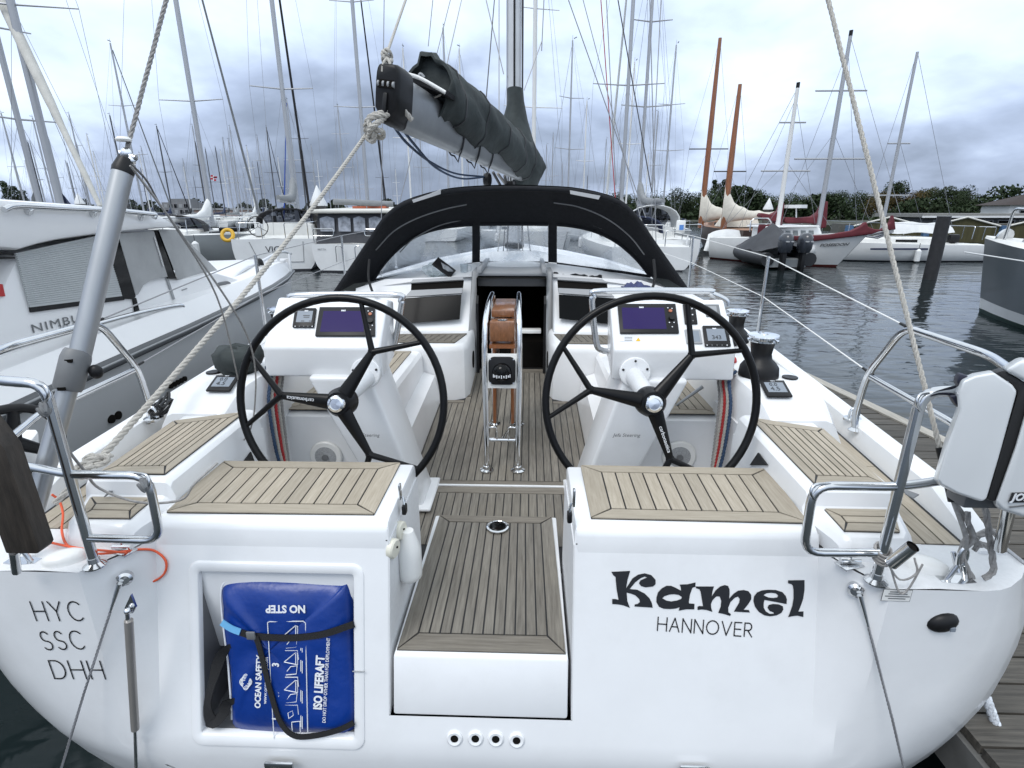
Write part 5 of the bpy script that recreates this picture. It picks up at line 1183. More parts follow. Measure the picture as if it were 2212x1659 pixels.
# things left on the coachroof
zc_ = lambda p: p
mg = thing('glass_mug', 'clear glass mug standing on the coachroof left of the companionway', 'mug', P(1003, 590, Y=3.55)); RO = mg.location.copy()
q = P(1003, 590, Y=3.55); G().lathe(q, (0, 0, 1), [(.034, 0), (.036, .005), (.038, .085), (.035, .085), (.032, .01), (0, .008)], 22).build('mug_glass', CLEAR, mg, org=RO)
G().tube(spline([q + V((.036, 0, .07)), q + V((.062, 0, .065)), q + V((.064, 0, .03)), q + V((.036, 0, .018))], 5), .0055, 8).build('mug_handle', CLEAR, mg, org=RO)
q = P(1003, 592, Y=3.52) + V((.03, 0, -.012)); tag(G().box(q, (.17, .10, .012)).build('black_tray', BLK, None, bevel=.004), 'flat black tray under the glass mug', 'tray')
bgt = thing('plastic_bag', 'crumpled clear plastic bag with a black bound book on the coachroof', 'bag', P(950, 600, Y=3.45)); RO = bgt.location.copy()
q = P(945, 596, Y=3.48); g = G(); rows = []
for i in range(7):
    a0 = math.pi * i / 6 - math.pi / 2
    rows.append([q + V((.13 * math.cos(a0) * math.cos(b) * (1 + .25 * math.sin(3 * b + i)), .08 * math.cos(a0) * math.sin(b), .05 + .065 * math.sin(a0) * (1 + .3 * math.sin(4 * b + 2 * i)))) for b in [2 * math.pi * j / 18 for j in range(18)]])
g.grid(rows, True); g.build('bag_film', glassmat('milky_film', (.75, .8, .8), 0, .25, .45), bgt, org=RO, ang=25)
m_ = frame(P(958, 580, Y=3.46), (.8, 0, -.6), (.3, .9, .4)); g = G(); g.prism([m_ @ V(v) for v in ((-.10, -.06, 0), (.10, -.06, 0), (.10, .06, 0), (-.10, .06, 0))], m_.to_3x3() @ V((0, 0, .025))); g.build('bound_book', BLK, bgt, org=RO, bevel=.004)
q = P(1255, 596, Y=3.5); tag(G().tube(spline([P(1195, 590, Y=3.5), P(1215, 597, Y=3.5), P(1250, 596, Y=3.5), P(1275, 600, Y=3.5), P(1300, 598, Y=3.5)], 5), [.012 + .012 * math.sin(i * .9) ** 2 for i in range(21)], 8).build('folded_umbrella', CANV, None), 'black folded umbrella lying on the coachroof right of the companionway', 'umbrella')
q = P(1372, 622, Y=3.35); g = G(); rows = []
for i in range(6):
    rows.append([q + V((.13 * (j / 9 - .5) * 2, .03 * i - .08, .045 * math.exp(-((j / 9 - .5) * 2.4) ** 2) * (1 + .5 * math.sin(j * 1.9 + i * 1.3)) * math.sin(math.pi * (i + .5) / 6) + .004)) for j in range(10)])
g.grid(rows); tag(g.build('blue_cloth', mat('blue_cloth', (.07, .085, .19), .85, var=.3, scale=20), None, ang=60), 'crumpled blue cloth lying on the coachroof near the starboard console', 'cloth')
# ------------------------------------------------------------------ finger pontoon to starboard
PO = thing('finger_pontoon', 'weathered wooden finger pontoon along the starboard side', 'pontoon', (2.8, 4, 0))
RO = PO.location.copy()
PWD = mat('pontoon_planks', (.030, .027, .022), .7, col2=(.105, .095, .08), scale=5, stretch=(.7, 14, 4), bump=.35, rand=.3)
PED = mat('pontoon_edge', (.34, .32, .28), .6, var=.2, scale=6, stretch=(8, .6, 4))
def pox(y): return 3.83 - .125 * y
y = -.35; i = 0
while y < 11.6:
    w_ = .135; a, b = 1.72 if y < .1 else 2.0, pox(y) - .09
    G().prism([(a, y + .005, .5), (b, y + .005, .5), (b, y + w_ - .005, .5 + random.uniform(-.004, .004)), (a, y + w_ - .005, .5)], (0, 0, -.035)).build('plank', PWD, PO, org=RO)
    y += w_
G().prism([(pox(-.35) - .085, -.35, .512), (pox(-.35) + .02, -.35, .512), (pox(11.6) + .02, 11.6, .512), (pox(11.6) - .085, 11.6, .512)], (0, 0, -.16)).build('edge_beam', PED, PO, org=RO)
G().bb((1.6, -.43, .512), (pox(-.35) + .02, -.36, .36)).build('end_beam', PED, PO, org=RO)
G().bb((1.7, -.3, .46), (3.1, 11.5, .30)).build('float', mat('concrete_float', (.12, .12, .115), .8, var=.2), PO, org=RO)
for pts in ([(1950, 985), (1975, 990), (2030, 1035), (2010, 1045)], [(1938, 1000), (1955, 998), (1990, 1035), (1975, 1040)]):
    G().prism([P(x, y, Z=.53) for x, y in pts], (0, 0, -.028)).build('tread_plate', mat('tread_plate', (.5, .5, .5), .35, .6, var=.5, scale=60), PO, org=RO)
# ------------------------------------------------------------------ motor yacht to port
NX = -4.62
pts_rub = [(-420, 1085), (-200, 985), (0, 893), (100, 846), (200, 800), (300, 755), (400, 711), (470, 678), (540, 645), (585, 621), (612, 603), (629, 586)]
def nplan(y): return 1.52 * max(0, 1 - max(0, (y - 3.0) / 6.05) ** 1.5) ** .5 if y > 3.0 else 1.52
def nsolve(x, y):
    lo, hi = -3.0, NX + .02; best = None
    for i in range(400):
        X = -3.08 - (1.56) * i / 399; p = P(x, y, X=X); e_ = abs((NX + nplan(p.y)) - X)
        if best is None or e_ < best[0]: best = (e_, p)
    return best[1]
rub = [nsolve(*q) for q in pts_rub]
rub[-1].x = NX
MY = thing('motor_yacht', 'white motor yacht with grey window covers moored close on the left', 'motor yacht', (NX, 4, 0)); RO = MY.location.copy()
NW = mat('motor_yacht_white', (.80, .80, .80), .3, var=.02, scale=2, coat=.2); NG = mat('motor_yacht_white_shaded', (.58, .59, .60), .3, var=.03, scale=2, coat=.2)  # hull material is the white greyed to carry the shading of its side
NC = mat('window_cover_canvas', (.36, .365, .365), .85, var=.14, scale=3, bump=.4, bscale=9); NL = mat('ribbed_blind', (.47, .49, .49), .7, var=.05, scale=4)
def mirx(p): return V((2 * NX - p.x, p.y, p.z))
g = G(); loops = []
for p in rub:
    hb = p.x - NX; st = [(1.0, 0), (.985, -.25), (.95, -.5), (.90, -.8), (.80, -1.0), (.55, -1.3)]
    loops.append([V((NX + hb * a, p.y - (0 if hb > .3 else .25 * (-b)), p.z + b)) for a, b in st])
g.grid(loops, False, True); g.grid([[mirx(p) for p in l] for l in loops], False, False); g.build('hull', NG, MY, org=RO)
dk_ = [p + V((-.10 * min(1, (p.x - NX) / .5), -.05, .20)) for p in rub]
g = G(); sd1 = [p + V((.03, 0, .03)) for p in rub]; sd2 = [p.lerp(q, .72) + V((.02, 0, .0)) for p, q in zip(rub, dk_)]
g.grid([sd1, sd2, dk_, [V((NX, p.y, p.z + .06)) for p in dk_]], False, False); g.grid([[mirx(p) for p in r_] for r_ in (sd1, sd2, dk_, [V((NX, p.y, p.z + .06)) for p in dk_])], False, True); g.build('deck', NW, MY, org=RO, ang=40)
G().tube([p + V((.03, 0, .0)) for p in rub], .045, 8).build('rubbing_strake', mat('strake_grey', (.09, .095, .10), .5), MY, org=RO)
G().tube([p + V((.068, 0, .012)) for p in rub], .010, 6).build('strake_inlay', GREYF, MY, org=RO)
CXN = -3.42
def cab(pts, X0, dx, m, name, bv=0.0): return G().prism([P(x, y, X=X0) for x, y in pts], (dx, 0, 0)).build(name, m, MY, bevel=bv, org=RO)
W2 = 2 * (NX - CXN)
cab([(-600, 980), (-600, 640), (0, 640), (36, 560), (205, 520), (342, 497), (362, 600), (384, 604), (469, 590), (520, 605), (540, 622), (470, 655), (300, 706), (140, 765), (0, 815)], CXN, W2, NW, 'cabin', .02)
cab([(-600, 470), (-300, 425), (0, 429), (226, 446), (318, 457), (352, 468), (392, 490), (340, 494), (252, 502), (208, 507), (132, 518), (90, 527), (46, 540), (0, 536), (-600, 560)], CXN + .10, W2 - .2, NW, 'roof', .04)
cab([(31, 547), (208, 509), (246, 504), (264, 640), (62, 664), (36, 560)], CXN + .004, .012, NL, 'side_window')
for k in range(26):
    t = k / 26; a = (31 + 31 * t, 549 + 112 * t); b = (230 + 33 * t, 513 + 124 * t)
    G().cyl(P(*a, X=CXN + .018), P(*b, X=CXN + .016), .0045, .0045, 5).build('blind_rib', NL, MY, org=RO)
cab([(62, 664), (265, 639), (266, 648), (64, 675)], CXN + .006, .012, BLK, 'window_sill')
cab([(246, 504), (250, 504), (290, 640), (286, 646), (264, 646), (236, 556)], CXN + .006, .014, BGLASS, 'window_pillar')
cab([(250, 504), (328, 499), (358, 598), (340, 601), (320, 606), (305, 616), (294, 636), (289, 638)], CXN + .004, .02, NC, 'window_cover')
cab([(328, 499), (342, 496), (378, 602), (360, 602)], CXN + .006, .016, BGLASS, 'door_gap')
G().tube([P(333, 512, X=CXN + .03), P(352, 575, X=CXN + .03)], .010, 8).build('door_handle', STEEL, MY, org=RO)
cab([(285, 645), (292, 643), (309, 706), (296, 710)], CXN + .005, .010, BGLASS, 'door_seam')
cab([(357, 600), (362, 600), (392, 690), (388, 692)], CXN + .005, .006, GREYF, 'panel_seam')
# wind-screen cover sloping over the foredeck
A = [P(342, 495, X=CXN + .03), P(381, 496, X=CXN - .1), P(470, 584, X=CXN - .35), P(384, 604, X=CXN + .03)]
g = G(); g.grid([[A[0].lerp(A[3], t) for t in (0, .5, 1)], [A[1].lerp(A[2], t) for t in (0, .5, 1)], [mirx(A[1].lerp(A[2], t)) for t in (0, .5, 1)], [mirx(A[0].lerp(A[3], t)) for t in (0, .5, 1)]], False, False); g.build('windscreen_cover', NC, MY, org=RO, ang=20)
cab([(392, 626), (403, 622), (404, 624), (393, 628)], CXN + .004, .006, GREYF, 'step_light')
# portlights, raised foredeck, cleat, holes
q = P(464, 631, X=CXN - .1); m_ = frame(q, (.25, 1, 0), (0, 0, 1))
g = G(); g.prism([m_ @ V((a, b, .0)) for a, b in rrect(-.15, .15, -.12, .12, .06)], m_.to_3x3() @ V((0, 0, .12))); g.build('portlight', GREYP, MY, org=RO, bevel=.01)
g = G(); g.prism([m_ @ V((a, b, .12)) for a, b in rrect(-.10, .10, -.085, .085, .04)], m_.to_3x3() @ V((0, 0, .008))); g.build('portlight_glass', BGLASS, MY, org=RO)
g = G(); rows = []
for y_, hw, z in ((P(469, 590, X=CXN).y, 1.05, 1.55), (P(520, 605, X=CXN - .3).y, .85, 1.45), (7.4, .5, 1.33), (8.2, .25, 1.22)):
    rows.append([V((NX + hw * a, y_, z + b)) for a, b in ((1.12, -.42), (1.0, -.08), (.9, -.015), (.5, .02), (0, .03), (-.5, .02), (-.9, -.015), (-1, -.08), (-1.12, -.42))])
g.grid(rows, False, True); g.build('foredeck', NW, MY, org=RO, ang=40)
for x, y in ((367, 834), (375, 830), (382, 826), (390, 822), (397, 818), (238, 905), (252, 897)):
    q = P(x, y, X=-3.17); G().lathe(q, (1, 0, 0), [(.035 if x < 300 else .024, 0), (.035 if x < 300 else .024, .02), (0, .021)], 14).build('skin_fitting', INTER, MY, org=RO)
# handrails
hr = [(-50, 775), (60, 742), (180, 708), (300, 676), (385, 660), (395, 668), (394, 692), (386, 700)]
G().tube(spline([P(x, y, X=-3.22) for x, y in hr], 5), .020, 8).build('hand_rail', STEEL, MY, org=RO)
G().tube(spline([P(x, y, X=CXN + .14) for x, y in ((8, 453), (40, 445), (150, 450), (250, 455), (330, 463), (334, 466), (333, 471))], 5), .022, 8).build('roof_rail', STEEL, MY, org=RO)
for x, y in ((64, 449), (203, 455), (307, 463)): G().cyl(P(x, y, X=CXN + .14), P(x - 4, y + 8, X=CXN + .10), .022, .03, 8).build('rail_foot', STEEL, MY, org=RO)
STW = mat('bright_rail', (.70, .71, .72), .3, .2)
pb = [(473, 668), (482, 640), (505, 600), (530, 580), (552, 572)]
G().tube(spline([P(x, y, X=-3.35 - .12 * i) for i, (x, y) in enumerate(pb)] + [P(605, 545, X=NX + .35), P(628, 548, X=NX)], 5), .026, 8).build('bow_rail', STW, MY, org=RO)
for a, b in (((552, 572), (560, 640)), ((600, 548), (604, 608)), ((625, 548), (628, 595)), ((578, 560), (575, 626))): G().cyl(P(*a, X=NX + .5), P(*b, X=NX + .5), .024, .024, 8).build('rail_post', STW, MY, org=RO)
G().tube(spline([P(x, y, X=NX + .9) for x, y in ((556, 575), (560, 562), (566, 572), (570, 600), (566, 640))], 5), .03, 8).build('hung_strap', BLK, MY, org=RO)
G().tube(spline([P(x, y, X=-3.3) for x, y in ((488, 643), (505, 636), (512, 635))], 4), .02, 8).build('deck_cleat', STEEL, MY, org=RO)
m_ = frame(P(132, 697, X=CXN + .006), P(160, 690, X=CXN) - P(104, 703, X=CXN), (0, 0, 1)); text('NIMBUS', .088, GREYP, MY, Matrix.Translation(-RO) @ m_, 'side_lettering', sx=1.5, space=1.15)
m_ = frame(P(148, 706, X=CXN + .006), P(160, 690, X=CXN) - P(104, 703, X=CXN), (0, 0, 1)); text('365 C', .075, GREYF, MY, Matrix.Translation(-RO) @ m_, 'side_lettering')
cab([(-14, 612), (4, 614), (10, 640), (-10, 641)], CXN + .004, .006, mat('pennant_red', (.45, .03, .03), .5), 'pennant_mark')
cab([(-30, 541), (30, 545), (31, 552), (-30, 549)], CXN + .004, .01, BLK, 'vent_slot'); cab([(-30, 553), (32, 555), (33, 559), (-30, 560)], CXN + .004, .01, BLK, 'vent_slot')
# cockpit wheel of the motor yacht seen past the board
q = P(28, 955, X=-1.95); 
hw_ = part('helm_wheel', MY, q - RO)
wv = frame(V(), (.62, .78, 0), (0, -.35, .94)); pr_ = lambda r_, a: wv @ V((r_ * math.cos(R(a)), r_ * math.sin(R(a)), 0))
G().tube([pr_(.155, a) for a in range(0, 360, 12)], .019, 8, True).build('wheel_rim', BLK, hw_)
for a in (200, 320, 80): G().tube([pr_(.0, a), pr_(.155, a)], [.03, .018], 8).build('wheel_spoke', BLK, hw_)
G().prism([P(x, y, X=-2.0) for x, y in ((60, 960), (88, 925), (92, 1000), (80, 1075), (-40, 1080), (-40, 960))], (-.4, 0, 0)).build('helm_seat', NW, MY, org=RO, bevel=.02)
# ================================================================== harbour
# water
def water():
    m = bpy.data.materials.new('harbour_water'); m.use_nodes = True; nd, lk = m.node_tree.nodes, m.node_tree.links; b = nd['Principled BSDF']
    b.inputs['Base Color'].default_value = (.010, .016, .017, 1); b.inputs['Roughness'].default_value = .06; b.inputs['IOR'].default_value = 1.33
    t = nd.new('ShaderNodeTexCoord'); hs = []
    for sc, st, det in ((1.3, (1, 1.9, 1), 2), (.36, (1, 1.7, 1), 2), (5.0, (1, 1.6, 1), 2)):
        mp = nd.new('ShaderNodeMapping'); mp.inputs['Scale'].default_value = st; mp.inputs['Rotation'].default_value = (0, 0, .15); lk.new(t.outputs['Object'], mp.inputs[0])
        n = nd.new('ShaderNodeTexNoise'); n.inputs['Scale'].default_value = sc; n.inputs['Detail'].default_value = det; n.inputs['Distortion'].default_value = .6; lk.new(mp.outputs[0], n.inputs[0]); hs.append(n.outputs[0])
    a = nd.new('ShaderNodeMath'); a.operation = 'MULTIPLY_ADD'; a.inputs[1].default_value = 1.6; lk.new(hs[1], a.inputs[0]); lk.new(hs[0], a.inputs[2])
    a2 = nd.new('ShaderNodeMath'); a2.operation = 'MULTIPLY_ADD'; a2.inputs[1].default_value = .12; lk.new(hs[2], a2.inputs[0]); lk.new(a.outputs[0], a2.inputs[2])
    bp = nd.new('ShaderNodeBump'); bp.inputs['Strength'].default_value = 1.0; bp.inputs['Distance'].default_value = .027; lk.new(a2.outputs[0], bp.inputs['Height']); lk.new(bp.outputs[0], b.inputs['Normal']); return m
g = G(); g.add([(-900, -60, 0), (900, -60, 0), (900, 1500, 0), (-900, 1500, 0)], [(0, 1, 2, 3)]); tag(g.build('water', water()), kind='structure')
# far bank
BANK = mat('bank_grass', (.022, .026, .012), .9, var=.3, scale=.4)
g = G(); g.prism([(-800, 150, -.5), (-200, 130, -.5), (0, 150, -.5), (20, 105, -.5), (40, 62, -.5), (70, 60, -.5), (400, 60, -.5), (900, 400, -.5), (900, 1490, -.5), (-800, 1490, -.5)], (0, 0, 1.1)); tag(g.build('bank_ground', BANK), kind='structure')

WH = [mat('hull_paint_white', (.72, .73, .73), .3, var=.05, scale=1.2, dirt=.1), mat('hull_paint_cream', (.62, .61, .56), .35, var=.05, scale=1.2, dirt=.12), mat('hull_paint_grey', (.30, .32, .33), .35, var=.06, scale=1.2), mat('hull_paint_navy', (.02, .03, .06), .25)]
CV = [mat('cover_navy', (.02, .03, .07), .8), mat('cover_grey', (.22, .23, .24), .8, var=.1), mat('cover_black', (.02, .02, .023), .8), mat('cover_beige', (.62, .59, .52), .8, var=.12, scale=3, bump=.4, bscale=6), mat('cover_maroon', (.11, .014, .022), .75, var=.2, scale=3, bump=.5, bscale=5), mat('cover_white', (.66, .67, .67), .8, var=.08, scale=2, bump=.5, bscale=4)]
MASTS = [mat('mast_alu', (.40, .41, .43), .4, .5), mat('mast_white', (.70, .70, .69), .4), mat('mast_dark', (.06, .063, .07), .45), mat('mast_wood', (.24, .085, .03), .35, var=.3, scale=3, stretch=(6, 6, .4), coat=.4)]
DECK = mat('far_deck', (.66, .66, .64), .5, var=.08, scale=2)
BOOT = mat('boot_stripe', (.02, .02, .025), .5)
def hullmesh(Ln, B, fb, fs, tw=.75, rake=.8, n=9):
    """bow towards +y, waterline z = 0"""
    rows = []
    for i in range(n + 1):
        t = i / n; y = -Ln / 2 + Ln * t; hb = B / 2 * (tw + (1 - tw) * math.sin(min(1, t * 1.9) * math.pi / 2)) * (1 if t < .45 else max(.012, (1 - ((t - .45) / .55) ** 2.1)))
        z = fs + (fb - fs) * t ** 1.6; rk = rake * max(0, (t - .6) / .4)
        rows.append([V((hb * a, y - rk * (1 - c), (z * c if c >= 0 else c))) for a, c in ((1.0, 1.0), (1.0, .72), (.97, .45), (.9, .2), (.82, .06), (.78, 0), (.5, -.4))])
    return rows
def boat_hull(root, Ln, B, fb, fs, hm, tw=.75, rake=.8, stripe=BOOT, cabin=True, ch=.42, cl=(.25, .70), deckm=DECK):
    rows = hullmesh(Ln, B, fb, fs, tw, rake); mr = [[V((-p.x, p.y, p.z)) for p in r_] for r_ in rows]
    g = G(); g.grid([r_[:5] for r_ in rows]); g.grid([r_[:5] for r_ in mr], False, True)
    t0, t1 = rows[0][:5], mr[0][:5]; g.add(t0 + t1[::-1], [tuple(range(10))]); g.build('hull', hm, root)
    g = G(); g.grid([[r_[0] - V((.02, 0, .03)) for r_ in rows], [V((0, r_[0].y, r_[0].z + .02)) for r_ in rows], [m_[0] + V((.02, 0, -.03)) for m_ in mr]]); g.build('deck', deckm, root)
    g = G(); g.grid([r_[4:] for r_ in rows]); g.grid([r_[4:] for r_ in mr], False, True); g.add(rows[0][4:] + mr[0][4:][::-1], [tuple(range(6))]); g.build('boot_top', stripe, root)
    if cabin:
        lp = []
        for t, k, h in ((cl[0], .62, 1), (cl[0] + .12, .64, 1), ((cl[0] + cl[1]) / 2, .60, .9), (cl[1], .40, .35)):
            y = -Ln / 2 + Ln * t; z = fs + (fb - fs) * t ** 1.6; hb = B / 2 * k
            lp.append([V((hb, y, z - .02)), V((hb * .93, y, z + ch * h * .8)), V((hb * .75, y, z + ch * h)), V((-hb * .75, y, z + ch * h)), V((-hb * .93, y, z + ch * h * .8)), V((-hb, y, z - .02))])
        G().loft(lp[::-1]).build('coachroof', deckm, root, ang=40)
        for s in (-1, 1):
            a, b = lp[1], lp[2]; i0, i1 = (0, 1) if s > 0 else (5, 4)
            q = [a[i0].lerp(a[i1], .35), b[i0].lerp(b[i1], .35), b[i0].lerp(b[i1], .8), a[i0].lerp(a[i1], .8)]; G().prism(q, (s * .012, 0, 0)).build('cabin_window', BGLASS, root)
    return rows
def rig(root, H, ym, z0, m=0, spread=(.42, .72), sw=1.0, Ln=10, boom=True, cover=1, thick=.075, fore=None, bl=.40, wires=True, fb=1.2, back=True, boomz=1.7):
    g = G().tube([(0, ym, z0), (0, ym, H * .7), (0, ym, H)], [thick, thick, thick * .75], 8); g.build('mast', MASTS[m], root)
    for k, f in enumerate(spread):
        z = z0 + (H - z0) * f; w_ = sw * (1 - .18 * k); g = G()
        for s in (-1, 1): g.cyl((0, ym, z), (s * w_, ym - .12, z + .06), .035, .022, 6)
        g.build('spreader', MASTS[m if m != 3 else 2], root)
    G().tube([(0, ym, H), (0, ym, H + .35)], .012, 4).build('masthead_aerial', WIREF, root); G().box((.1, ym - .25, H + .12), (.05, .4, .05)).build('wind_vane', WIREF, root)
    if wires:
        g = G(); w0 = sw * 1.05; zt = z0 + (H - z0) * spread[-1]
        for s in (-1, 1):
            z1 = z0 + (H - z0) * spread[0]; g.cyl((s * w0, ym - .1, z0 - .4), (s * sw, ym - .12, z1 + .06), .007, .007, 4); g.cyl((s * sw, ym - .12, z1 + .06), (s * .05, ym, H * .97), .007, .007, 4); g.cyl((s * w0, ym - .2, z0 - .4), (0, ym, z1), .006, .006, 4)
        if back: g.cyl((0, -Ln / 2 + .1, z0 - .4), (0, ym, H), .007, .007, 4)
        g.build('rigging', WIREF, root)
    fm = {None: WIREF, 'white': CV[5], 'dark': CV[2], 'blue': mat('furled_blue', (.01, .05, .28), .7), 'grey': CV[1]}[fore]
    G().tube([(0, Ln / 2 - .15, fb + .1), (0, Ln / 2 - .4, fb + .8), (0, ym + .15, H * .97)], [.015, .075, .035] if fore else [.008, .008, .008], 6).build('forestay', fm, root)
    if boom:
        L_ = Ln * bl; G().cyl((0, ym - .1, boomz), (0, ym - L_, boomz + .05), .06, .055, 8).build('boom', MASTS[min(m, 2)], root)
        if cover is not None:
            rows = []
            for i in range(9):
                t = i / 8; r_ = (.20 - .08 * t) * (1 + .12 * math.sin(i * 2.3)); zc = boomz + .16 + .55 * math.exp(-t * 9); rr = r_ * (1 + 1.4 * math.exp(-t * 9))
                rows.append([V((.8 * r_ * math.cos(a) * (1 + .1 * math.sin(i + 3 * a)), ym - .12 - (L_ - .15) * t, zc + rr * math.sin(a))) for a in [2 * math.pi * j / 10 for j in range(10)]])
            G().loft(rows).build('sail_cover', CV[cover], root, ang=60)
def hood(root, y, z, B, m=CV[2], h=.75, l=1.1):
    rows, wr_ = [], []
    for i in range(11):
        a = math.pi * i / 10; rows.append(V((B * .5 * math.cos(a), y, z + h * math.sin(a) ** .6))); wr_.append(V((B * .46 * math.cos(a), y + l * .55, z + h * .92 * math.sin(a) ** .6)))
    fr2 = [V((B * .46 * math.cos(math.pi * i / 10), y + l, z + .05)) for i in range(11)]
    g = G(); g.grid([rows, wr_], False, True); g.tube(rows, .03, 5); g.build('sprayhood', m, root, ang=50)
    G().grid([wr_[1:-1], fr2[1:-1]], False, True).build('hood_window', TINT, root)
    for k in (4, 6): G().tube([wr_[k], fr2[k]], .04, 4).build('hood_frame', m, root)
def rails(root, Ln, B, z, fs):
    g = G()
    for s in (-1, 1):
        g.tube(bend([(s * B * .12, -Ln / 2 + .08, fs), (s * B * .12, -Ln / 2 + .05, fs + .6), (s * B * .36, -Ln / 2 + .08, fs + .6), (s * B * .40, -Ln / 2 + .9, fs + .62)], .08, 3), .018, 5); g.cyl((s * B * .36, -Ln / 2 + .08, fs), (s * B * .36, -Ln / 2 + .08, fs + .6), .016, .016, 5)
        g.tube([(s * B * .40, -Ln / 2 + .9, fs + .62), (s * B * .47, 0, z + .6), (s * B * .2, Ln / 2 - .8, z + .75)], .008, 4)
        for t in (-.2, .05, .25): g.cyl((s * B * .47, Ln * t, z), (s * B * .46, Ln * t, z + .6), .014, .014, 5)
    g.tube(bend([(-B * .2, Ln / 2 - .9, z), (-B * .15, Ln / 2 - .8, z + .7), (0, Ln / 2, z + .75), (B * .15, Ln / 2 - .8, z + .7), (B * .2, Ln / 2 - .9, z)], .2, 3), .016, 5); g.build('guard_rail', STEEL, root)
def fender(parent, p, m=None, r_=.11, h=.5):
    f = part('fender', parent, p); G().lathe((0, 0, 0), (0, 0, -1), [(.03, -.05), (r_, .05), (r_, h - .06), (.03, h)], 10).build('fender_body', m or WH[0], f); G().cyl((0, 0, .02), (0, 0, .3), .012, .012, 4).build('fender_lanyard', BLK, f)

# generic moored sailing boats, placed from the pixel of the masthead and a usual mast height
VPX, VPY = 1106.0, CY + F * F / (F * math.tan(PITCH))
def basex(x, y): return x + (x - VPX) / (y - VPY) * (455.5 - y)
def spot(x, y, H=None, dist=None):
    xb = basex(x, y)
    if dist is None:
        d = ray(x, y); k = math.hypot(d[0], d[1]) / d[2]; dist = (H - CAM.z) * k; h = V((d[0], d[1], 0)).normalized()
    else:
        d = ray(xb, 455.5); h = V((d[0], d[1], 0)).normalized()
    return V((CAM.x + h.x * dist, CAM.y + h.y * dist, 0)), dist
ONE = ['', 'first', 'second', 'third', 'fourth', 'fifth', 'sixth', 'seventh', 'eighth', 'ninth', 'tenth', 'eleventh', 'twelfth', 'thirteenth', 'fourteenth', 'fifteenth', 'sixteenth', 'seventeenth', 'eighteenth', 'nineteenth']
TEN = ['', '', 'twent', 'thirt', 'fort', 'fift', 'sixt', 'sevent', 'eight', 'ninet']
def ordinal(n):
    if n < 20: return ONE[n]
    if n >= 100: return 'hundredth' if n == 100 else 'hundred and ' + ordinal(n - 100)
    return TEN[n // 10] + ('ieth' if n % 10 == 0 else 'y-' + ONE[n % 10])
ORD = [ordinal(i + 1) for i in range(140)]
# (x, y of the masthead, mast height or None, distance or None, mast look, spreaders, furled headsail)
FLEET = [(22, 0, 20, 24, 0, (.36, .66), 'white'), (2, 244, 12.5, None, 0, (.5,), None), (70, 254, 13, None, 0, (.5,), None), (60, 307, 12, None, 2, (.5,), None), (149, 247, 14, None, 0, (.4, .7), None), (187, 291, 12.5, None, 1, (.5,), None),
 (238, 93, 16.5, None, 0, (.38, .66), 'grey'), (237, 249, 13, None, 2, (.5,), None), (338, 272, 13, None, 2, (.5,), 'dark'), (378, -10, 22, 35, 0, (.30, .56), 'grey'), (415, 271, 14, None, 0, (.5,), None),
 (465, 318, 12.5, None, 2, (.5,), None), (481, 299, 13, None, 0, (.5,), None), (496, 274, 14.5, None, 0, (.45,), None), (525, 371, 12, None, 0, (.5,), None), (555, 294, 14, None, 0, (.4, .7), None), (575, 274, 14, None, 2, (.5,), 'dark'),
 (619, 214, 13, None, 0, (.5,), 'blue'), (637, 224, 14, None, 2, (.4, .7), None), (672, 314, 13, None, 0, (.5,), None), (729, 227, 14, None, 0, (.45, .75), None), (759, -20, 24, 40, 0, (.32, .58), 'dark'), (870, 104, 15, None, 1, (.5,), None),
 (957, 60, 16, None, 0, (.45, .72), None), (992, 104, 15, None, 1, (.5,), None), (1157, -30, 19, 33, 1, (.35, .62), None), (1237, 87, 15, None, 0, (.42, .7), None), (1268, 217, 13, None, 1, (.5,), None), (1369, -15, 17.5, 29, 0, (.40, .62), 'white'), (1371, 134, 14, None, 1, (.5,), None), (1461, 97, 15, None, 0, (.42, .68), None),
 (105, 300, 12, None, 0, (.5,), None), (300, 330, 12, None, 1, (.5,), None), (395, 345, 12, None, 0, (.5,), None), (440, 365, 12, None, 1, (.5,), None), (545, 350, 12, None, 0, (.5,), None), (600, 340, 12.5, None, 1, (.5,), None), (705, 350, 12.5, None, 0, (.5,), None), (770, 330, 13, None, 0, (.5,), None), (820, 300, 13, None, 2, (.5,), None), (905, 250, 13, None, 0, (.5,), None), (1010, 300, 13, None, 0, (.5,), None), (1195, 290, 13, None, 0, (.5,), None), (1310, 300, 13, None, 0, (.5,), None), (1345, 345, 12, None, 1, (.5,), None), (1422, 240, 13.5, None, 0, (.5,), None), (30, 360, 12, None, 1, (.5,), None), (270, 385, 12, None, 0, (.5,), None), (655, 385, 12, None, 1, (.5,), None)]
rr_ = random.Random(21)
for k in range(46):                                     # the far ranks of the marina
    x = rr_.choice((rr_.uniform(10, 860), rr_.uniform(40, 760), rr_.uniform(900, 1420)))
    FLEET.append((x, rr_.uniform(300, 405), rr_.uniform(10.5, 13.5), None, rr_.choice((0, 0, 0, 1, 2)), rr_.choice(((.5,), (.5,), (.4, .7))), None))
FLEET.sort(key=lambda f: basex(f[0], f[1]))
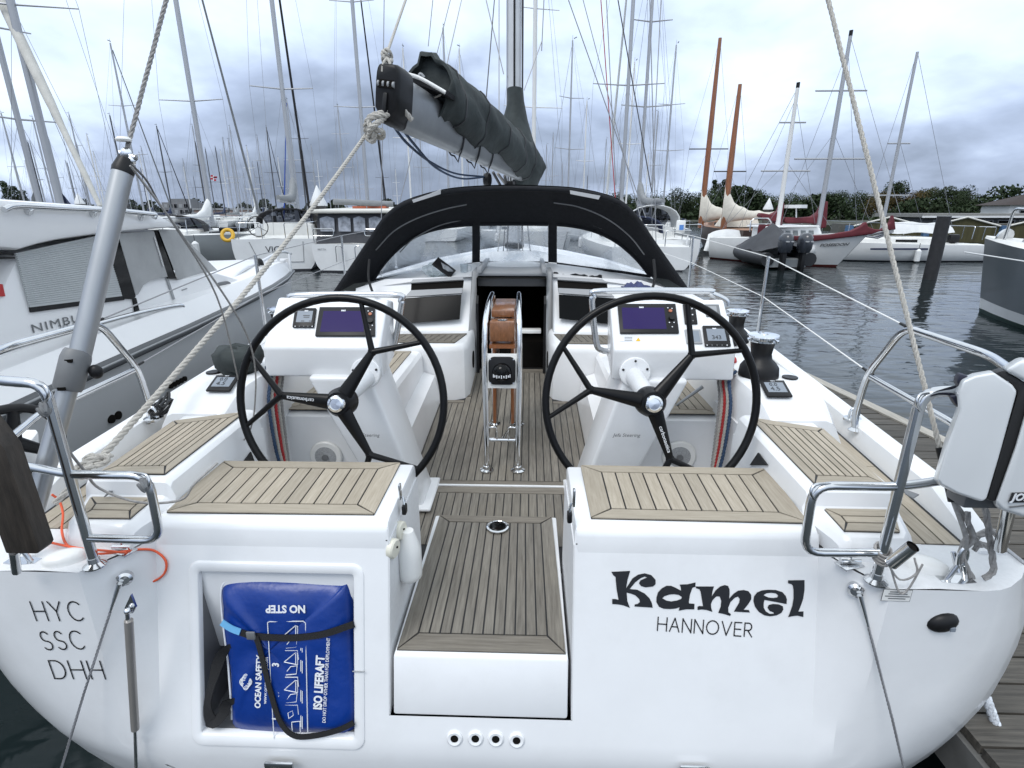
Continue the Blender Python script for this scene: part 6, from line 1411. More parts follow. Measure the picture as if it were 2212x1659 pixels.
for i, (x, y, H, dist, mm, spr, fo_) in enumerate(FLEET):
    p, d = spot(x, y, H, dist)
    if dist is None: d = (p - V((CAM.x, CAM.y, 0))).length
    Ln = min(13, H * .72 + random.uniform(-.6, .6)); B = Ln * .31; away = random.random() < .6 or d < 42
    ym = Ln * .06 * (1 if away else 1)
    rz = (0 if away else math.pi) + random.uniform(-.06, .06)
    if x == 22: rz = math.pi + .30
    if 900 < x < 1320: rz = random.uniform(-.5, .5)
    if x == 1157: rz = math.pi + .3
    col_ = ('silver', 'white', 'dark', 'wooden')[mm]
    ht = 'tall ' if y < 150 else ''
    lab = 'sailing boat with %s%s mast, %s background mast from the left' % (ht, col_, ORD[i])
    off = Matrix.Rotation(rz, 3, 'Z') @ V((0, ym, 0)); root = thing('sailing_boat', lab, 'sailing boat', p - off, rz, 'sailing boats moored across the harbour')
    hm = WH[0] if random.random() < .78 or 900 < x < 1400 else random.choice(WH[1:3]); fs, fb = random.uniform(.85, 1.05), random.uniform(1.1, 1.35)
    boat_hull(root, Ln, B, fb, fs, hm, .78 if away else .7)
    rig(root, H, ym, fb + .3, mm, spr, B * .36 if len(spr) == 1 else B * .42, Ln, True, random.choice((0, 1, 2, 5, 1, None)), .075 if H < 16 and d < 70 else .09 if H < 19 else .12, fo_, .36, True, fb)
    if d < 70: hood(root, -Ln * .18, fs + .35, B * .7, random.choice((CV[0], CV[2], CV[1]))); rails(root, Ln, B, fb - .1, fs)
    if d < 45 and random.random() < .6: fender(root, (B * .5, 0, .95)); fender(root, (-B * .5, .6, .95))
# ------------------------------------------------------------------ boats one can tell apart
def place(name, label, cat, loc, rz): return thing(name, label, cat, loc, rz)
# stern-on yacht left of centre, with its name on the transom
Ls = 11.2
wl_ = P(600, 586, Z=0)
root = place('sailing_boat', 'white yacht with black sprayhood and dark letters across its stern, left of centre', 'sailing boat', V((wl_.x - 1.35, wl_.y + 5.45, 0)), R(14))
rig(root, 21, .55, 1.75, 0, (.30, .56), 1.35, Ls, True, 1, .10, 'dark', .38, True, 1.45, True, 2.6)
boat_hull(root, Ls, 3.55, 1.45, 1.22, WH[0], .86, .5, ch=.5)
hood(root, -2.0, 1.55, 2.7, CV[2], .8, 1.3); rails(root, Ls, 3.5, 1.35, 1.22)
tw_ = 3.55 / 2 * .86
text('VICTORIA'[:4], .34, TXT, root, frame(V((-.35, -Ls / 2 - .012, .82)), (1, 0, 0), (0, 0, 1)), 'stern_lettering', 'LEFT')
g = G(); g.tube([(-.9, -Ls / 2 - .01, 1.12), (-.62, -Ls / 2 - .01, .35), (1.0, -Ls / 2 - .01, .35), (1.05, -Ls / 2 - .01, 1.12)], .012, 4); g.build('platform_seam', GREYP, root)
g = G(); g.tube([(-.75 + .38 * math.cos(a), -Ls / 2 + 1.1, 1.65 + .38 * math.sin(a)) for a in [2 * math.pi * j / 24 for j in range(24)]], .018, 5, True)
for a in (90, 210, 330): g.cyl((-.75, -Ls / 2 + 1.1, 1.65), (-.75 + .38 * math.cos(R(a)), -Ls / 2 + 1.1, 1.65 + .38 * math.sin(R(a))), .012, .012, 4)
g.build('steering_wheel', BLK, root); G().box((-.75, -Ls / 2 + 1.3, 1.4), (.3, .25, .7)).build('wheel_pedestal', WH[0], root, bevel=.03)
g = G(); g.ell((1.55, -1.0, .62), (.02, .22, .14)); g.build('hull_mark', BLK, root)
lb = part('lifebuoy', root, (-1.75, -Ls / 2 + .5, 1.36)); G().tube([(.0 + .20 * math.cos(a), .1 * math.sin(a), .20 * math.sin(a)) for a in [2 * math.pi * j / 20 for j in range(20)]], .07, 8, True).build('buoy_ring', mat('lifebuoy_yellow', (.65, .38, .03), .5), lb)
# boat beyond the left edge: only its furled headsail crosses the picture
A_, T_ = P(216, 446, Y=15.5), P(-62, -136, Y=17.5)
hd = V((A_.x - T_.x, A_.y - T_.y, 0)); ln_ = hd.length
root = place('sailing_boat', 'sailing boat whose thick white furled headsail crosses the upper left corner', 'sailing boat', V((T_.x, T_.y, 0)) , math.atan2(-hd.x, hd.y))
boat_hull(root, ln_ * 2, 3.2, 1.3, 1.0, WH[0], .75); rig(root, T_.z + .3, 0, 1.6, 0, (.4, .7), 1.2, ln_ * 2, True, 1, .09, None, .4, True, 1.3)
inv = Matrix.Rotation(-math.atan2(-hd.x, hd.y), 4, 'Z') @ Matrix.Translation((-T_.x, -T_.y, 0))
a_, t_ = inv @ A_, inv @ T_; G().tube([a_.lerp(t_, k / 10) for k in range(11)], [.06, .085, .085, .09, .13, .14, .145, .145, .14, .13, .1], 10).build('furled_headsail', mat('furled_sailcloth', (.55, .54, .50), .8, var=.12, scale=3), root)
# pilothouse cruiser with grey cockpit tent
wl_ = P(775, 588, Z=0); wl_.y += .2
root = place('cabin_cruiser', 'white cabin cruiser with a dark grey cockpit tent, beside the black sprayhood', 'cabin cruiser', V((wl_.x, wl_.y + 4.5, 0)), R(-3))
boat_hull(root, 9.5, 3.3, 1.5, 1.05, WH[0], .9, .6, cabin=False)
TENT = mat('cockpit_tent', (.055, .057, .065), .7, var=.15, scale=3)
lp = [[V((s * a, y, z)) for s, a in ((-1, w_), (-1, w_ * .97), (1, w_ * .97), (1, w_))] for y, w_, z in ()]
g = G(); g.loft([[V((x, y, 1.0)) for x, y in ((-1.45, -4.4), (1.45, -4.4), (1.45, -1.6), (-1.45, -1.6))], [V((x, y, 2.15)) for x, y in ((-1.32, -4.3), (1.32, -4.3), (1.32, -1.6), (-1.32, -1.6))]]); g.build('cockpit_tent', TENT, root)
for x0, x1 in ((-1.22, -.65), (-.5, -.02), (.1, .55), (.7, 1.2)):
    G().prism([(x, -4.43 + .07 * (z - 1.4), z) for x, z in ((x0, 1.5), (x1, 1.5), (x1, 1.98), ((x0 + x1) / 2, 2.06), (x0, 1.98))], (0, -.01, 0)).build('tent_window', mat('tent_vinyl', (.30, .32, .36), .2, var=.5, scale=4), root)
G().prism([(-1.62, -4.6, 2.16), (1.62, -4.6, 2.16), (1.45, 1.2, 2.3), (-1.45, 1.2, 2.3)], (0, 0, .13)).build('hard_top', WH[1], root, bevel=.05)
G().loft([[V((x, y, 1.2)) for x, y in ((-1.4, -1.6), (1.4, -1.6), (1.0, 2.6), (-1.0, 2.6))], [V((x, y, 2.2)) for x, y in ((-1.25, -1.6), (1.25, -1.6), (.9, 1.3), (-.9, 1.3))]]).build('wheelhouse', WH[0], root)
g = G()
for s in (-1, 1):
    g.tube(bend([(s * 1.4, -4.7, 1.1), (s * 1.4, -4.7, 1.6), (s * .6, -4.7, 1.6), (s * .6, -4.7, 1.35), (s * 1.4, -4.7, 1.35)], .08, 3), .018, 5); g.tube(bend([(s * .5, -4.9, .4), (s * .5, -4.9, 1.0), (s * .25, -4.9, 1.0), (s * .25, -4.9, .4)], .1, 3), .02, 5)
g.build('stern_rail', STEEL, root); G().tube([(-1.1, -3.2, 2.6), (.9, -1.9, 2.52)], .12, 10).build('roof_roll', CV[1], root); G().box((0, -2.0, 2.38), (1.4, .5, .12)).build('roof_raft', mat('faded_orange', (.45, .12, .06), .6), root)
G().box((1.5, -4.75, 1.45), (.2, .1, .5)).build('rescue_pouch', mat('yellow_pouch', (.6, .55, .02), .6), root); g = G(); g.tube([(0, -2.5, 2.3), (0, -2.5, 3.3)], .02, 5); g.box((0, -2.5, 3.1), (.7, .02, .02)); g.build('signal_mast', MASTS[0], root)
text('BRITTA', .10, GREYF, root, frame(V((-1.1, -4.77, .85)), (1, 0, 0), (0, 0, 1)), 'stern_lettering')
# sloop behind the motor yacht's bow, grey tent and fenders
p = P(470, 560, Z=0); p = V((-11.5, 20.5, 0))
root = place('sailing_boat', 'white sailing boat with brown-grey cockpit tent and two fenders behind the motor yacht', 'sailing boat', V((-16.9, 22.6, 0)), R(-84))
boat_hull(root, 10.5, 3.3, 1.3, 1.2, WH[2], .8); hood(root, -1.6, 1.5, 2.6, CV[1], .95, 1.6); fender(root, (1.68, 1.2, 1.0), WH[0], .14, .55); fender(root, (1.62, 2.9, 1.0), WH[0], .14, .55); rails(root, 10.5, 3.3, 1.3, 1.2)
G().box((.3, -3.2, 1.55), (.6, .5, .55)).build('locker_box', WH[0], root, bevel=.03); G().box((-.3, 3.8, 1.45), (.9, 1.0, .18)).build('deck_hatch', BGLASS, root, bevel=.03)
tag(G().box((-12.6, 29.5, 1.0), (1.3, .9, 1.0)).build('waste_box', mat('green_box', (.02, .10, .05), .5), bevel=.03), 'dark green box on the pontoon behind the yellow lifebuoy', 'box')
# right: yacht with grey sail cover and white tent
p = P(1420, 576, Z=0)
root = place('sailing_boat', 'white yacht with pale grey sail cover and a white jerrycan on its stern', 'sailing boat', V((p.x + .2, p.y + 5.2, 0)), R(4))
boat_hull(root, 10.4, 2.9, 1.4, 1.1, WH[0], .8); rig(root, 14.5, .7, 1.7, 0, (.42, .7), 1.2, 10.4, True, 1, .08, None, .40, True, 1.4, True, 2.5); rails(root, 10.4, 3.3, 1.3, 1.1)
hood(root, -2.2, 1.5, 2.5, CV[5], 1.0, 1.8)
jc = part('jerrycan', root, (.25, -5.25, 1.35)); G().box((0, 0, .28), (.34, .22, .5)).build('can_body', LIGHTW, jc, bevel=.04); G().cyl((.08, 0, .52), (.08, 0, .6), .04).build('can_cap', CV[0], jc); G().box((0, -.115, .25), (.18, .008, .2)).build('can_label', mat('can_label', (.1, .25, .6), .5), jc)
g = G(); g.ell((.55, -5.35, .75), (.06, .05, .55)); g.build('rudder_blade', WH[0], root)
# wooden ketch with cream covers, white sheet over the bow rail
mainb = V((P(1517, 455.5, Y=35.0).x, 35.0, 0)); kc = V((12.6, 33.8, 0))
KT = place('ketch', 'dark hulled ketch with two varnished wooden masts and cream sail covers', 'ketch', kc, 0)
boat_hull(KT, 9.6, 3.0, 1.5, 1.25, mat('dark_brown_hull', (.035, .018, .012), .35, var=.2), .6, .9, ch=.4, cl=(.3, .75), deckm=mat('ketch_deck', (.28, .15, .09), .6, var=.2, scale=3))
bpy.context.view_layer.update()
kinv = KT.matrix_basis.inverted()
for (mx_, my_, wp_, H, sw, bl_) in ((1556, 82, mainb, 13.5, 1.2, 3.4), (1594, 182, V((P(1567, 455.5, Y=31.2).x, 31.2, 0)), 9.6, .9, 3.0)):
    lw = kinv @ wp_; Ht = P(mx_, my_, Y=wp_.y).z
    g = G(); g.tube([(lw.x, lw.y, 1.2), (lw.x, lw.y, Ht * .6), (lw.x, lw.y, Ht)], [.18, .16, .10], 10); g.build('mast', MASTS[3], KT)
    d2 = kinv.to_3x3() @ V((1, 0, 0))
    z_ = 1.2 + (Ht - 1.2) * (.44 if H > 12 else .42); g = G(); g.cyl(V((lw.x, lw.y, z_)) - d2 * sw, V((lw.x, lw.y, z_)) + d2 * sw, .035, .035, 6); g.build('spreader', MASTS[2], KT)
    g = G()
    for s in (-1, 1): g.cyl(V((lw.x, lw.y, 1.3)) + d2 * (s * sw * 1.2), V((lw.x, lw.y, z_)) + d2 * (s * sw), .008, .008, 4); g.cyl(V((lw.x, lw.y, z_)) + d2 * (s * sw), (lw.x, lw.y, Ht), .008, .008, 4); g.cyl(V((lw.x, lw.y, 1.3)) + d2 * (s * sw * 1.6), (lw.x, lw.y, z_), .007, .007, 4)
    g.build('rigging', WIREF, KT)
    bdir = (kinv.to_3x3() @ V((.85, -.5, 0))).normalized(); rows = []
    for i in range(12):
        t = i / 11; c = V((lw.x, lw.y, 2.0)) + bdir * (bl_ * t - .12) + V((0, 0, .03 * math.sin(i * 2) + .62 * math.exp(-t * 6))); r_ = (.24 - .07 * t) * (1 + .14 * math.sin(i * 2.1)); rz_ = r_ + .95 * math.exp(-t * 6); up2 = V((0, 0, 1)); sd_2 = bdir.cross(up2)
        rows.append([c + sd_2 * (r_ * .85 * math.cos(a)) + up2 * (rz_ * math.sin(a)) for a in [2 * math.pi * j / 12 for j in range(12)]])
    G().loft(rows).build('sail_cover', CV[3], KT, ang=60)
G().loft([[V((x, y, 1.35)) for x, y in ((-1, -2.2), (1, -2.2), (1, -.2), (-1, -.2))], [V((x, y, 2.0)) for x, y in ((-.8, -2.0), (.8, -2.0), (.7, -.6), (-.7, -.6))]]).build('cockpit_tent', CV[3], KT)
ws = thing('white_sheet', 'white plastic sheet hung over the stern of the dark ketch', 'sheet', P(1568, 545, Y=28.9)); RO = ws.location.copy()
ly = 28.9
tp2 = [(1530, 506), (1545, 499), (1570, 495), (1598, 498), (1612, 505)]; bt2 = [(1519, 541), (1540, 544), (1565, 547), (1592, 551), (1612, 544)]
g = G(); rows = []
tpp = spline([P(x, y, Y=ly + .5) for x, y in tp2], 6); btp = spline([P(x, y, Y=ly - .1) for x, y in bt2], 6)
for k in range(9):
    t = k / 8; rows.append([a.lerp(b, t) + V((0, -.10 * math.sin(math.pi * t) + .07 * math.sin(i * .9 + k * .5) * t, .05 * math.sin(i * .7) * (1 - t) * t)) for i, (a, b) in enumerate(zip(tpp, btp))])
g.grid(rows); g.build('sheet_cloth', CV[5], ws, ang=70, org=RO)
# grey boat tender with twin outboards
p = P(1668, 583, Z=0)
p = P(1676, 583, Z=0)
RB = place('inflatable_boat', 'black inflatable boat under a dark grey cover with two outboards', 'inflatable boat', V((p.x + .35, p.y + 1.9, 0)), R(3))
tub = spline([(.85, -1.9, .40), (.88, -.3, .42), (.75, 1.0, .48), (.36, 1.7, .56), (0, 1.9, .60), (-.36, 1.7, .56), (-.75, 1.0, .48), (-.88, -.3, .42), (-.85, -1.9, .40)], 5)
G().tube(tub, .27, 12).build('tube', mat('black_hypalon', (.02, .021, .024), .5), RB); G().prism([(-.75, -1.85, .1), (.75, -1.85, .1), (.65, .9, .1), (0, 1.7, .25), (-.65, .9, .1)], (0, 0, .3)).build('rib_hull', WH[2], RB)
rows = []
for i in range(11):
    t = i / 10; y = -1.55 + 3.4 * t; hw = .98 * (1 if t < .55 else math.sqrt(max(.02, 1 - ((t - .55) / .47) ** 2))); h = .95 * (1 - .55 * t) * (.30 + .70 * math.sin(min(1, t * 2.4) * math.pi / 2)) + .32 * math.exp(-((t - .42) * 5) ** 2)
    rows.append([V((hw * a, y, .68 + h * (1 - abs(a) ** 1.25) + .03 * math.sin(i * 2 + a * 5))) for a in (-1, -.8, -.5, -.2, 0, .2, .5, .8, 1)])
G().grid(rows, False, True).build('boat_cover', mat('tender_cover', (.045, .048, .055), .75, var=.15, scale=3), RB, ang=60)
for s in (-.38, .38):
    e_ = part('outboard', RB, (s, -2.05, 0)); g = G(); lp = []
    for z, a, b in ((.70, .20, .24), (.85, .25, .33), (1.1, .26, .36), (1.28, .24, .33), (1.40, .17, .24), (1.44, .08, .12)): lp.append([V((a * math.cos(t), -.15 + b * math.sin(t), z)) for t in [2 * math.pi * j / 16 for j in range(16)]])
    g.loft(lp); g.build('cowl', mat('outboard_dark', (.03, .035, .045), .25, coat=.4), e_, ang=50); G().box((0, -.1, .35), (.16, .28, .75)).build('leg', BLK, e_, bevel=.03); G().box((0, -.14, -.05), (.3, .5, .04)).build('cavitation_plate', BLK, e_)
    G().box((0, -.45 if False else -.36, 1.12), (.3, .28, .06)).build('cowl_trim', GREYF, e_, bevel=.02)
# white ketch rigged motorsailer
p = P(1845, 579, Z=0); q2 = P(1745, 576, Z=0)
PS_A = math.atan2(p.y - q2.y, p.x - q2.x)
LP = 6.8; bow = V((P(1880, 512, Y=p.y - .4).x, p.y - .4, 0)); dirv = V((math.cos(R(-54)), math.sin(R(-54)), 0)); PSr = R(-54) - R(90)
PS = place('motorsailer', 'white wheelhouse motorsailer with two masts and maroon sail covers, its name on the bow', 'motorsailer', bow - dirv * LP / 2, PSr)
boat_hull(PS, LP, 2.7, 1.5, 1.0, WH[0], .7, 1.1, mat('red_boot_top', (.10, .012, .010), .5), cabin=False)
bpy.context.view_layer.update()
inv = PS.matrix_basis.inverted(); Yp = PS.location.y
def pp(x, y, dy=0): return inv @ P(x, y, Y=Yp + dy)
side = -1.75
for (mx_, my_, H) in ((1837, 78, 1), (1723, 190, 0)):
    xb = basex(mx_, my_); b0 = inv @ V((P(xb, 455.5, Y=Yp).x, Yp, 0)); Ht = P(mx_, my_, Y=Yp).z
    G().tube([(b0.x, b0.y, 1.3), (b0.x, b0.y, Ht * .6), (b0.x, b0.y, Ht)], [.10, .095, .07], 10).build('mast', MASTS[0 if H else 1], PS)
    G().box((b0.x, b0.y, Ht + .1), (.08, .12, .22)).build('masthead_light', BLK, PS)
    dx2 = inv.to_3x3() @ V((1, 0, 0))
    for fy, sw in (((587 * .3342, 1.05), (1027 * .3342, 1.5)) if H else ((792 * .3342, .55), (1105 * .3342, 1.05))):
        z_ = P(xb, fy, Y=Yp).z; G().cyl(V((b0.x, b0.y, z_)) - dx2 * sw, V((b0.x, b0.y, z_)) + dx2 * sw, .035, .035, 6).build('spreader', MASTS[0], PS)
    g = G()
    for s in (-1, 1):
        g.cyl(V((b0.x, b0.y, 1.5)) + dx2 * s * 1.7, V((b0.x, b0.y, Ht * .95)), .008, .008, 4); g.cyl(V((b0.x, b0.y, 1.5)) + dx2 * s * 2.4, V((b0.x, b0.y, Ht * .6)), .008, .008, 4)
    g.cyl(V((b0.x, b0.y, Ht)), V((0, LP / 2 + .9 if H else -LP / 2, 2.1 if H else 1.4)), .009, .009, 4); g.build('rigging', WIREF, PS)
for pts, yy in (([(1695, 478), (1700, 469), (1730, 470), (1758, 468), (1772, 458), (1784, 436), (1790, 434), (1786, 492), (1770, 494), (1766, 484), (1740, 482), (1702, 483)], 0), ([(1642, 466), (1646, 460), (1668, 464), (1685, 455), (1692, 438), (1695, 438), (1690, 492), (1678, 492), (1676, 478), (1650, 474)], 0), ([(1686, 510), (1730, 510), (1790, 507), (1840, 499), (1862, 489), (1873, 479), (1876, 490), (1890, 495), (1900, 496), (1912, 496), (1885, 506), (1840, 512), (1760, 521), (1690, 519)], -1.5), ([(1905, 497), (1925, 481), (1931, 464), (1934, 480), (1936, 496), (1908, 500)], -.6)):
    ps = [P(x, y, Y=Yp + yy if yy != -1.5 else 22.3 - (x - 1690) * .0065) for x, y in pts]; ps = [inv @ q for q in ps]; v2 = inv.to_3x3() @ V((0, .45 if yy == 0 else .25, 0)); G().prism(ps, v2).build('sail_cover', CV[4], PS, bevel=.07, seg=3)
cw = [(1665, 522), (1668, 497), (1672, 491), (1765, 489), (1772, 492), (1776, 505), (1780, 518)]
G().prism([pp(x, y, -1.1) for x, y in cw], inv.to_3x3() @ V((0, 2.2, 0))).build('wheelhouse', WH[0], PS, bevel=.05)
for x in (1668, 1682, 1697, 1713, 1730, 1747): G().prism([pp(x, 498, -1.11), pp(x + 10, 498, -1.11), pp(x + 11, 509, -1.11), pp(x, 509, -1.11)], inv.to_3x3() @ V((0, -.02, 0))).build('wheelhouse_window', mat('cabin_pane', (.20, .22, .23), .15), PS)
G().prism([pp(x, y, -1.3) for x, y in ((1662, 493), (1664, 489), (1770, 487), (1772, 490))], inv.to_3x3() @ V((0, 2.6, 0))).build('wheelhouse_roof', WH[0], PS, bevel=.03)
hr_ = hullmesh(LP, 2.7, 1.5, 1.0, .7, 1.1)
q0, q1 = hr_[6][1].lerp(hr_[6][2], .3), hr_[8][1].lerp(hr_[8][2], .3); qm = hr_[7][1].lerp(hr_[7][2], .3)
to = text('POSEIDON', .175, GREYP, PS, Matrix.Identity(4), 'bow_lettering', sx=1.2, bold=.006)
ln3 = [r_[1].lerp(r_[2], .25) for r_ in hr_[5:10]]; cum = [0]
for a_, b_2 in zip(ln3, ln3[1:]): cum.append(cum[-1] + (b_2 - a_).length)
for v_ in to.data.vertices:
    s0 = cum[2] + .72 + v_.co.x; k_ = max(0, min(3, sum(1 for c_2 in cum[1:] if s0 > c_2))); f_ = (s0 - cum[k_]) / (cum[k_ + 1] - cum[k_])
    upv = ((hr_[5 + k_][1] - hr_[5 + k_][2]).normalized()).lerp((hr_[6 + k_][1] - hr_[6 + k_][2]).normalized(), max(0, min(1, f_)))
    v_.co = ln3[k_].lerp(ln3[k_ + 1], f_) + upv * v_.co.y + V((.03, .012, v_.co.z))
fb_ = part('ball_fender', PS, pp(1747, 539, -1.75)); G().ell((0, 0, 0), (.27, .27, .30), None, 16, 10).build('fender_ball', WH[0], fb_); G().lathe((0, 0, .25), (0, 0, 1), [(.08, 0), (.05, .12), (.02, .14)], 10).build('fender_top', BLK, fb_)
G().cyl(pp(1727, 537, -1.85), pp(1790, 537, -1.7), .05, .05, 8).build('fender_board', WH[1], PS)
g = G()
for a, b in (((1870, 508), (1930, 497)), ((1885, 512), (1925, 500)), ((1870, 510), (1895, 514)), ((1895, 514), (1930, 500))): g.cyl(pp(*a, -.2), pp(*b, -.2), .05, .04, 6)
g.build('bowsprit', MASTS[0], PS)
g = G(); g.tube([pp(x, y, -.9) for x, y in ((1620, 500), (1622, 478), (1630, 472), (1660, 472), (1666, 480), (1670, 505))], .03, 5); g.tube([pp(x, y, -.9) for x, y in ((1618, 484), (1666, 484))], .02, 5); g.tube([pp(x, y, .9) for x, y in ((1620, 500), (1622, 478), (1630, 472), (1660, 472), (1666, 480))], .03, 5); g.build('stern_frame', STEEL, PS)
G().box(pp(1655, 502, -.8), (.2, .8, .7)).build('ensign_roll', CV[4], PS, bevel=.1)
g = G(); g.cyl(pp(1720, 470, 0), pp(1720, 448, 0), .03, .03, 6); g.box(pp(1718, 446, 0), (.5, .8, .14)); g.build('radar', WH[0], PS)
# small white yacht with a long white tarpaulin over its boom
p = P(1960, 566, Z=0)
root = place('sailing_boat', 'small white yacht with blue stripe and a long white tarpaulin over its boom', 'sailing boat', V((p.x - .6, p.y + 1.3, 0)), R(87))
boat_hull(root, 8.8, 2.8, .95, .75, WH[0], .7, .7, ch=.3); bpy.context.view_layer.update(); inv = root.matrix_basis.inverted(); Yq = root.location.y
pq = lambda x, y, dy=0: inv @ P(x, y, Y=Yq + dy)
b0 = pq(basex(1982, 112), 455.5); Ht = P(1982, 112, Y=Yq).z
G().tube([(b0.x, b0.y, 1.2), (b0.x, b0.y, Ht)], [.085, .06], 8).build('mast', MASTS[0], root)
dx2 = inv.to_3x3() @ V((1, 0, 0))
for fy, sw in ((310, .5), (422, .95)): z_ = P(1925, fy, Y=Yq).z; G().cyl(V((b0.x, b0.y, z_)) - dx2 * sw, V((b0.x, b0.y, z_)) + dx2 * sw, .03, .03, 6).build('spreader', MASTS[0], root)
g = G(); g.cyl((b0.x, b0.y, Ht), pq(2060, 505), .008, .008, 4); g.cyl((b0.x, b0.y, Ht), pq(1850, 515), .008, .008, 4); g.cyl((b0.x, b0.y, Ht * .6), pq(1990, 480, .5), .007, .007, 4); g.build('rigging', WIREF, root)
rows = []
for i in range(9):
    t = i / 8; a, b = pq(1922 + 128 * t, 478 + 5 * t + 1.5 * math.sin(i * 1.7)), pq(1912 + 140 * t, 503 + 2 * math.sin(i * 1.3)); v3 = inv.to_3x3() @ V((0, .4, 0)); rows.append([b - v3 * .8, a.lerp(b, .5) - v3 * (.45 + .1 * math.sin(i)), a, a.lerp(b, .5) + v3 * .45, b + v3 * .8])
G().grid(rows).build('boom_tarpaulin', CV[5], root, ang=60); rails(root, 8.8, 2.8, 1.1, .95)
G().grid([[pq(1880 + 25 * i, 536, -1.47) for i in range(6)], [pq(1880 + 25 * i, 540, -1.47) for i in range(6)]], False, True).build('blue_stripe', CV[0], root)
om = part('outboard_motor', root, pq(2058, 520, -.2)); G().box((0, 0, .1), (.3, .45, .4)).build('motor_cowl', BLK, om, bevel=.08); G().box((0, 0, -.5), (.14, .2, .9)).build('motor_leg', BLK, om, bevel=.03)
fender(root, pq(1985, 540, -1.55), WH[0], .12, .55)
# grey yacht at the right edge
root = place('moored_yacht', 'dark grey hulled yacht with white waterline band at the right photo edge', 'yacht', V((10.95, 6.15, 0)), R(3))
GH = mat('dark_grey_hull', (.085, .10, .11), .3, var=.05, scale=1, coat=.3)
rows = hullmesh(11, 3.4, 1.65, 1.25, .75, .35, 14); mr = [[V((-p.x, p.y, p.z)) for p in r_] for r_ in rows]
g = G(); g.grid([r_[:4] for r_ in rows]); g.grid([r_[:4] for r_ in mr], False, True); g.add(rows[0][:4] + mr[0][:4][::-1], [tuple(range(8))]); g.build('hull', GH, root)
g = G(); g.grid([[V((p.x, p.y, p.z)) for p in r_[3:5]] for r_ in rows]); g.grid([r_[3:5] for r_ in mr], False, True); g.build('waterline_band', WH[0], root)
g = G(); g.grid([r_[4:] for r_ in rows]); g.grid([r_[4:] for r_ in mr], False, True); g.build('boot_top', mat('green_bottom', (.012, .035, .03), .5), root)
g = G(); g.grid([[r_[0] + V((0, 0, .0)) for r_ in rows], [V((r_[0].x * .9, r_[0].y - .02, r_[0].z + .05)) for r_ in rows], [V((0, r_[0].y, r_[0].z + .06)) for r_ in rows], [V((-r_[0].x * .9, r_[0].y - .02, r_[0].z + .05)) for r_ in rows], [m_[0] for m_ in mr]]); g.build('deck', DECK, root)
g = G()
for s in (-1, 1): g.tube(bend([(s * 1.0, 2.4, 1.5), (s * .95, 2.5, 2.2), (s * .35, 4.6, 2.3), (s * .3, 4.7, 1.6)], .15, 4), .03, 6); g.cyl((s * .65, 3.6, 1.55), (s * .65, 3.6, 2.25), .025, .025, 6)
g.build('bow_rail', STEEL, root); G().tube([(-.25, 4.2, 1.6), (.6, 3.0, 5.5)], .10, 8).build('lowered_spar', MASTS[0], root)
G().tube([(-1.72, 2.0, 1.35), (-1.35, 4.4, 1.42)], .015, 5).build('cove_line', WH[0], root); G().lathe((-.1, 4.9, 1.7), (0, 1, .3), [(.18, 0), (.18, .05), (0, .06)], 14).build('anchor_roller', STEEL, root); G().box((.5, 2.0, 1.85), (.9, 1.6, .3)).build('deck_bundle', CV[2], root, bevel=.1)
# ------------------------------------------------------------------ piles, quay, buildings
PILE = mat('tarred_pile', (.018, .018, .02), .6, var=.4, scale=5, bump=.3); PILEG = mat('grey_pile', (.085, .08, .072), .7, var=.3, scale=4, stretch=(4, 4, .5))
def pile(x, yt, yb, px_w, label, m=PILE, cap=False, Y=None):
    xb = x + (x - VPX) / (yt - VPY) * (yb - yt); b = P(xb, yb, Z=0) if Y is None else V((P(xb, 455.5, Y=Y).x, Y, 0)); top = P(x, yt, Y=b.y); r_ = px_w / 2 / F * (b - V((CAM.x, CAM.y, 0))).length / math.sqrt(1 + ((x - CX) / F) ** 2)
    t = thing('mooring_pile', label, 'mooring pile', V((b.x, b.y, 0)), 0, 'mooring piles')
    zt = top.z; G().tube([(0, 0, -.8), (0, 0, zt)], [r_, r_ * .97], 14).build('pile_shaft', m, t)
    if cap: G().lathe((0, 0, zt), (0, 0, 1), [(r_ * 1.18, -.02), (r_ * 1.18, .04), (.02, r_ * 2.6), (0, r_ * 2.62)], 14).build('white_cap', WH[0], t)
    else: G().lathe((0, 0, zt), (0, 0, 1), [(r_ * 1.0, -.01), (r_ * 1.0, .012), (0, .014)], 14).build('pile_top', mat('pile_top_steel', (.3, .3, .3), .4, .6), t)
pile(2040, 467, 603, 26, 'thick black mooring pile standing in open water on the right')
pile(677, 444, 560, 30, 'grey pile with white cone cap crossed by the thick rope', PILEG, True, 24)
pile(1674, 452, 560, 17, 'dark pile with white cone cap left of the maroon covers', PILEG, True, 33)
pile(580, 466, 540, 10, 'small pile with white cone cap behind the stern-on yacht', PILEG, True, 42)
pile(152, 440, 540, 16, 'pile with white cone cap rising behind the motor yacht roof', PILEG, True, 25)
QW = thing('quay_wall', 'low olive quay wall with blue posts and white rafters behind the small yacht', 'quay wall', (30, 44, 0))
RO = QW.location.copy(); OLV = mat('olive_panels', (.055, .050, .018), .85, var=.35, scale=.9, stretch=(3, 1, .6)); YQ = 42.0
xq = P(1835, 500, Y=YQ).x
k = 0
